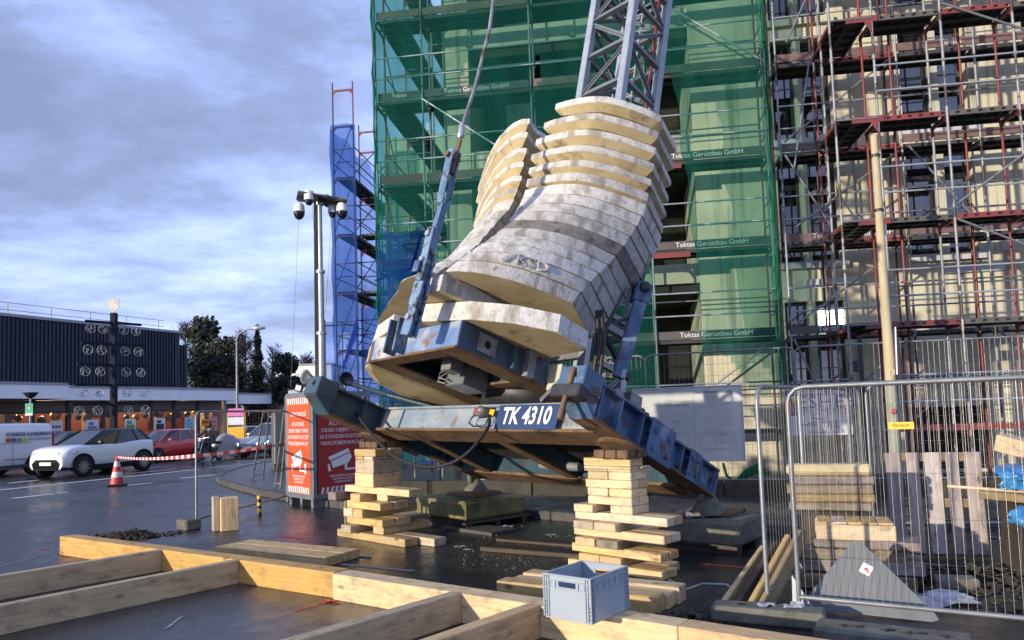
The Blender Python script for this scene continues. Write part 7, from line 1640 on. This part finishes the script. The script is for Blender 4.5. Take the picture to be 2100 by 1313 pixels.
for sx_ in (-1, 1):
    for k in range(4): mb.box((sx_ * (hx - .018), -(hy - .009), .035 + k * .026), (.012, .012, .014)); mb.box(((hx - .009), sx_ * (hy - .018), .035 + k * .026), (.012, .012, .014))
mb.build('corner_slots', MT['crate_dark'], crt)
# ------------------------------------------------------------------ near fence, junk yard on the right
N0, N1 = V((2.29, 6.12, 0)), V((5.25, 4.36, 0))
fence_panel('mesh_fence_panel', N0, N1, 1.88, 'nearest mesh fence panel with yellow tag at the right edge', tagm=None, r=.020, vs=.056, hs=.37, wr=.0015)
S0, S1 = V((2.10, 6.32, 0)), V((3.9, 8.55, 0))
fence_panel('mesh_fence_panel', S0, S1, 1.90, 'side mesh fence panel running back from the nearest panel', r=.020, vs=.07, hs=.37, wr=.0011)
S2 = V((4.0, 8.62, 0)); S3 = V((7.2, 7.6, 0))
fence_panel('mesh_fence_panel', V((4.62, 9.6, 0)), V((8.0, 8.9, 0)), 1.95, 'rear mesh fence panel of the yard behind the leaning pallet', r=.020, vs=.10, hs=.3, wr=.0011)
fence_panel('mesh_fence_panel', V((3.0, 7.7, 0)), V((4.5, 9.55, 0)), 1.93, 'second side mesh fence panel further back in the yard', r=.020, vs=.10, hs=.3, wr=.0011)
tg = P(1848, 873, 5.66); dN = (N1 - N0).normalized(); nN = V((dN.y, -dN.x, 0))
mb = MB(); mb.box((0, 0, 0), (.175, .055, .004)); ft = mb.build('name_tag', MT['yellow'], mat=axes(dN, UP, nN, on_fence(1848, 873, N0, dN, .01))); tag(ft, 'small yellow name tag with red lettering on the nearest fence panel', 'tag')
text('Bauzaun', (0, .004, .004), (1, 0, 0), (0, 1, 0), .034, MT['red'], ft, world=False)
q = (N0 + S0) / 2
fence_foot(V((1.98, 5.98, 0)), math.atan2(-.42, .9), 'long concrete fence foot under the two near fence posts', (.86, .24, .13))
ff = fence_foot(V((2.62, 5.30, 0)), math.atan2(-.5, .86), 'dark recycled fence foot with cross shaped holes at the lower right edge', (1.0, .30, .12))
mb = MB()
for x in (-.3, -.02, .12, .34): mb.box((x, -.02, .122), (.09, .02, .004)); mb.box((x, -.02, .1215), (.02, .08, .004))
mb.build('cross_slots', MT['black'], ff)
crumple('foil_scrap', V((2.18, 5.93, .13)), .17, 5, 'plastic_film', 'crumpled silvery foil on the long fence foot', 'foil', 6); crumple('foil_scrap', V((1.98, 6.0, .13)), .14, 5, 'galv_bright', 'small shiny foil scrap beside the near fence post', 'foil', 7)
# boards leaning on the side panel
for k, (x0, y0, x1, y1, m_, lb) in enumerate(((1478, 1258, 1545, 1165, 'pine', 'leftmost pale board'), (1505, 1262, 1572, 1160, 'dark_wood', 'dark board'), (1535, 1262, 1598, 1150, 'pine', 'yellow middle board'), (1560, 1258, 1622, 1142, 'old_wood', 'rearmost brown board'))):
    a = G(x0, y0 + 4); b = P(x1, y1, a.y + .75 - k * .04); d = (b - a).normalized(); sd3 = d.cross(V((.6, -.8, 0))).normalized(); n3 = d.cross(sd3)
    timber('leaning_board', axes(d, sd3, n3, (a + b) / 2 + d * .1), ((b - a).length + .5, .16, .05), MT[m_], lb + ' leaning in the pile against the side fence panel', 'board', 'boards leaning on the side fence')
# grey triangular sign turned away, standing behind the near panel
t0, t1 = V((2.40, 6.32, .0)), V((3.24, 5.80, 0)); tw = (t1 - t0).normalized(); tn = V((tw.y, -tw.x, 0)); mid = (t0 + t1) / 2
ap = P(1757, 1110, 6.32)
o = empty('triangle_sign', mid, 'grey back of a triangular road sign leaning behind the nearest fence panel', 'sign')
hgt = ap.z; lean = V((ap.x - mid.x, ap.y - mid.y, 0)); upv = (ap - V((mid.x, mid.y, 0))).normalized(); wv = tw; nv = wv.cross(upv).normalized(); Ls = (ap - V((mid.x, mid.y, 0))).length
hw = .50
outl = [(-hw, .02), (-hw + .05, 0), (hw - .05, 0), (hw, .02), (hw - .012, .06)] + [(.055 * math.cos(t), Ls - .06 + .055 * math.sin(t)) for t in (.5, 1.1, 1.57, 2.05, 2.65)] + [(-hw + .012, .06)]
mb = MB(); mb.prism([V((mid.x, mid.y, .01)) + wv * x + upv * y for x, y in outl], nv * .006); pl2 = mb.build('plate', MT['sign_grey'], o, True)
if nv.dot(V((mid.x, mid.y, 0))) > 0: nf = -nv
else: nf = nv * 1.0
c = V((mid.x, mid.y, .01)) + wv * .04 + upv * (Ls * .60)
mb = MB(); mb.box(c + nf * .010, (.085, .085, .003), rotm((wv + upv).normalized(), (upv - wv).normalized(), wv.cross(upv)) @ M.Rotation(.25, 3, 'Z')); st = mb.build('sticker', MT['sticker'], pl2, True)
mb = MB(); mb.box(c + nf * .013, (.03, .02, .002), rotm(wv, upv, wv.cross(upv))); mb.box(c + nf * .013 - upv * .02 + wv * .01, (.02, .015, .002), rotm(wv, upv, wv.cross(upv))); mb.build('sticker_print', MT['red'], st, True)
mb = MB(); mb.prism([V((2.28, 6.25, .02)), V((2.42, 6.10, .02)), V((2.30, 6.28, .30))], V((.01, .01, 0))); tag(mb.build('sheet_metal', MT['galv_bright']), 'pale triangular sheet scrap behind the near fence post', 'sheet')
# stacked old boards, small pallet, rotten planks
bq = V((3.22, 7.1, 0)); bd = V((.93, -.36, 0)).normalized(); bn_ = V((-bd.y, bd.x, 0))
def yb(x, y, z, L, w, h, m_, label, rot=0, ch=.012, name='old_board', grp='old boards piled in the yard'):
    R = M.Rotation(rot, 3, 'Z'); return timber(name, axes(R @ bd, R @ bn_, UP, bq + bd * x + bn_ * y + UP * z), (L, w, h), MT[m_], label, 'board', grp, ch)
yb(-.05, .0, .07, 1.05, .5, .13, 'old_wood', 'bottom rotten board of the yard pile behind the grey sign', .05); yb(.02, .05, .20, 1.1, .5, .11, 'grey_wood', 'second rotten board of the yard pile behind the grey sign', -.06); yb(-.08, .05, .31, .98, .45, .1, 'old_wood', 'third rotten board of the yard pile below the yellow pallet', .04); yb(.1, .0, .41, .9, .42, .08, 'grey_wood', 'ragged grey board directly under the yellow pallet', -.1)
pq = empty('small_pallet', bq + UP * .452, 'yellow slatted wooden box end lying on the yard pile', 'pallet', mat=axes(bd, bn_, UP, bq + UP * .452))
for i in range(5): timber('slat', axes(Y_, -X_, UP, V((-.26 + i * .13, .0, .155))), (.42, .122, .022), MT['pine'], parent=pq)
timber('side_board', axes(X_, Y_, UP, V((0, -.2, .07))), (.68, .022, .14), MT['pine'], parent=pq); timber('side_board', axes(X_, Y_, UP, V((0, .2, .07))), (.68, .022, .14), MT['pine'], parent=pq)
bq = bq + V((.12, .38, 0)) 
for k, (z, L, h, m_, lb) in enumerate(((.69, .84, .08, 'old_wood', 'lowest brown board of the upper pile'), (.775, .86, .08, 'old_wood', 'second brown board of the upper pile'), (.862, .88, .09, 'old_wood', 'third brown board of the upper pile'), (.955, .86, .085, 'grey_wood', 'grey plank under the yellow foam slab'))): yb(-.16 + .02 * (k % 2), .05, z, L * .92, .26, h, m_, lb + ' in the yard', .02 * (k - 1))
yb(-.12, .06, .325, .62, .3, .64, 'dark_wood', 'dark block carrying the upper pile of boards in the yard', 0, name='support_block')
mat('foam', (.55, .47, .27), (.42, .35, .2), 0.9, scale=5, bump=.5)
yb(-.16, .04, 1.06, .80, .28, .11, 'foam', 'pale yellow foam slab with torn edge on top of the upper pile', .0, .03, 'foam_slab', None)
# leaning pallet of weathered boards
pl0, pl1 = V((4.15, 8.28, .02)), V((5.05, 7.98, .02)); pw = (pl1 - pl0).normalized(); pup = (V((.05, .12, 1.2))).normalized(); pn_ = pw.cross(pup).normalized()
if pn_.y > 0: pn_ = -pn_
lp = empty('leaning_pallet', (pl0 + pl1) / 2, 'weathered grey pink pallet standing on edge against the rear fence', 'pallet')
for i in range(5):
    c = pl0 + pw * (.085 + i * .195) + pup * .58 + pn_ * .05; timber('slat', axes(pup, pw, pup.cross(pw), c), (1.10, .155 if i % 2 == 0 else .125, .022), MT['pink_wood'], parent=lp)
for h in (.06, .58, 1.08): timber('bearer', axes(pw, pup, pw.cross(pup), pl0 + pw * .475 + pup * h), (.95, .1, .07), MT['old_wood'], parent=lp)
bpy.context.view_layer.update()
for o in lp.children: o.matrix_parent_inverse = wm(lp).inverted()
# right edge pile: planks, blue tarp
def free(name, p, q, w, h, m_, label, cat='plank'):
    p, q = V(p), V(q); d = (q - p); L = d.length; d.normalize(); s3 = d.cross(UP); s3 = s3.normalized() if s3.length > .05 else V((0, 1, 0)); s3 = (s3 - d * s3.dot(d)).normalized(); timber(name, axes(d, s3, d.cross(s3) * -1 if d.cross(s3).z < 0 else d.cross(s3), (p + q) / 2), (L, w, h), MT[m_], label, cat)
free('yellow_plank', P(2052, 907, 7.6), P(2330, 978, 6.6), .22, .17, 'pine', 'thick yellow plank end jutting in at the right edge above the blue tarp')
free('brown_plank', P(2012, 1012, 7.4), P(2330, 1044, 6.6), .2, .085, 'old_wood', 'reddish brown plank below the blue tarp at the right edge')
free('thin_lath', P(1942, 997, 7.3), P(2250, 1020, 6.75), .03, .028, 'pine', 'long thin lath poking left from the right edge pile', 'lath')
free('support_block', P(2125, 1190, 7.2), P(2125, 1034, 7.2), .3, .5, 'dark_wood', 'dark upright block carrying the planks at the right edge', 'block')
free('support_block', P(2165, 1015, 7.2), P(2165, 950, 7.2), .3, .3, 'dark_wood', 'dark block under the yellow plank at the right edge', 'block')
def sheet(name, pts, m_, label, cat, seed=1, amp=.03):
    """a crumpled sheet over a grid of points"""
    rr = random.Random(seed); n = len(pts); k = len(pts[0]); mb = MB(); sub = 4; idx = {}
    W1 = (k - 1) * sub; H1 = (n - 1) * sub
    for i in range(H1 + 1):
        for j in range(W1 + 1):
            a, b = min(i // sub, n - 2), min(j // sub, k - 2); u_, v_ = i / sub - a, j / sub - b
            p = (V(pts[a][b]) * (1 - v_) + V(pts[a][b + 1]) * v_) * (1 - u_) + (V(pts[a + 1][b]) * (1 - v_) + V(pts[a + 1][b + 1]) * v_) * u_
            idx[i, j] = len(mb.v); mb.v.append(tuple(p + V((rr.gauss(0, 1), rr.gauss(0, 1), rr.gauss(0, 1))) * amp))
    for i in range(H1):
        for j in range(W1): mb.f.append((idx[i, j], idx[i, j + 1], idx[i + 1, j + 1], idx[i + 1, j])); mb.mi.append(0); mb.sm.append(True)
    return tag(mb.build(name, MT[m_]), label, cat)
sheet('blue_tarp', [[P(2040, 955, 7.2), P(2075, 950, 7.3), P(2110, 955, 7.2), P(2150, 960, 7.1)], [P(2036, 962, 7.0), P(2075, 968, 6.9), P(2110, 966, 6.9), P(2150, 972, 6.9)], [P(2055, 985, 6.95), P(2080, 975, 6.85), P(2110, 985, 6.85), P(2150, 990, 6.8)], [P(2050, 1004, 7.0), P(2080, 1003, 6.9), P(2110, 1005, 6.85), P(2150, 1008, 6.8)]], 'tarp_blue', 'crumpled bright blue tarp over the planks at the right edge', 'tarp', 3, .013)
sheet('blue_tarp', [[P(2070, 1050, 7.0), P(2090, 1038, 7.0), P(2130, 1022, 6.9)], [P(2066, 1070, 7.0), P(2092, 1062, 6.9), P(2130, 1050, 6.8)], [P(2075, 1072, 7.0), P(2105, 1085, 6.9), P(2140, 1095, 6.8)]], 'tarp_blue', 'lower fold of blue tarp hanging below the brown plank', 'tarp', 4, .012)
free('steel_pipe', P(1990, 1100, 8.3), P(2150, 1112, 7.9), .035, .035, 'galv', 'grey pipe lying low behind the leaning pallet at the right', 'pipe')
# rubble, litter and grit
def lump(c, s, m_, label, cat, seed, name='rubble_lump', grp=None):
    rr = random.Random(seed); mb = MB(); vs = []; n = 9
    for k, (r, z) in enumerate(((.75, 0), (1, .3), (.85, .65), (.4, .85))): vs += [V(c) + V((r * s * math.cos(2 * math.pi * j / n) * rr.uniform(.75, 1.25), r * s * .7 * math.sin(2 * math.pi * j / n) * rr.uniform(.75, 1.25), z * s * .5 * rr.uniform(.8, 1.2))) for j in range(n)]
    mb.add(vs, [(i * n + j, i * n + (j + 1) % n, (i + 1) * n + (j + 1) % n, (i + 1) * n + j) for i in range(3) for j in range(n)] + [tuple(range(3 * n, 4 * n))]); return tag(mb.build(name, MT[m_]), label, cat, grp)
yb_ = timber('rubble_block', axes(V((.96, -.28, 0)), V((.28, .96, 0)), UP, G(1960, 1210) + UP * .06), (.36, .2, .12), MT['concrete_foot'], 'mossy concrete block lying in the rubble before the leaning pallet', 'block', None, .02)
heap('rubble', V((4.3, 7.15, 0)), 1.1, .55, .14, 700, MT['debris_dark'], 'dark rubble and soil strewn before the leaning pallet', 'rubble', 8, (.015, .07), 'stuff')
heap('rubble', V((4.9, 6.2, 0)), 1.2, .7, .06, 500, MT['debris_dark'], 'dark soil and chips inside the near fence', 'rubble', 9, (.01, .045), 'stuff')
crumple('plastic_bag', V((3.55, 6.35, .02)), .5, 5, 'plastic_film', 'clear crumpled plastic film in the rubble right of the grey sign', 'plastic bag', 11, .45); crumple('plastic_bag', V((3.35, 6.75, .02)), .3, 5, 'debris_pale', 'torn pale sack beside the yard pile', 'sack', 12, .7); crumple('plastic_bag', V((3.75, 6.45, .02)), .3, 5, 'banner', 'bluish white crumpled bag in the rubble', 'plastic bag', 13, .4)
crumple('plastic_bag', G(1725, 1090) + UP * .35, .2, 4, 'tarp_blue', 'scrap of blue film caught beside the yard pile', 'film', 14, .6)
rr = random.Random(31); mb = MB()
for i in range(300):
    x, y = rr.uniform(930, 1220), 1090 + 60 * rr.random() + rr.gauss(0, 18)
    c = G(x, y); s = rr.choice((.003, .004, .005, .006, .009)); mb.box(c + UP * s * .3, (s * 1.6, s, s * .7), M.Rotation(rr.uniform(0, 3), 3, 'Z'))
for i in range(260):
    c = G(rr.uniform(300, 1500), rr.uniform(1150, 1300)); s = rr.choice((.002, .003, .004)); mb.box(c + UP * s * .3, (s * 1.6, s, s * .7), M.Rotation(rr.uniform(0, 3), 3, 'Z'))
tag(mb.build('grit', MT['debris_pale']), 'fine pale chips scattered on the wet asphalt', 'grit', kind='stuff')
for k, (x, y, s) in enumerate(((1038, 1081, .22), (1003, 1096, .15), (943, 1122, .13), (958, 1128, .1), (1106, 1044, .14), (1048, 1112, .13), (1128, 1098, .14))):
    crumple('litter', G(x, y, .002 if y > 1070 else .125), s, 4, 'debris_pale', 'pale scrap of rubbish lying %s' % ('on the asphalt before the mossy pad, largest of its kind', 'just in front of the mossy pad corner', 'left on the open asphalt between the cribs', 'close beside the scrap between the cribs', 'on the paving behind the mossy pad', 'near the dark wet planks', 'behind the dark wet planks near the kerb')[k], 'litter', 40 + k, .3)
mb = MB(); mb.tube([G(*q) + UP * .008 for q in ((1372, 1191), (1384, 1197), (1392, 1208), (1402, 1212), (1425, 1205), (1440, 1199), (1470, 1200), (1490, 1201), (1503, 1210))], .012, 5); tag(mb.build('tape_scrap', MT['debris_pale']), 'pale twisted tape trailing from the crib behind the grey crate', 'tape')
mb = MB(); mb.lathe([(0, -.025), (.02, -.015), (.025, 0), (.02, .015), (0, .025)], G(1034, 1124) + UP * .025, 10); tag(mb.build('red_ball', MT['red']), 'tiny red ball on the asphalt beside the dark planks', 'ball')
heap('muck_heap', G(1420, 1270), .35, .2, .05, 160, MT['debris_dark'], 'dark wet muck between crate planks and leaning boards', 'muck', 21, (.02, .06), 'stuff')
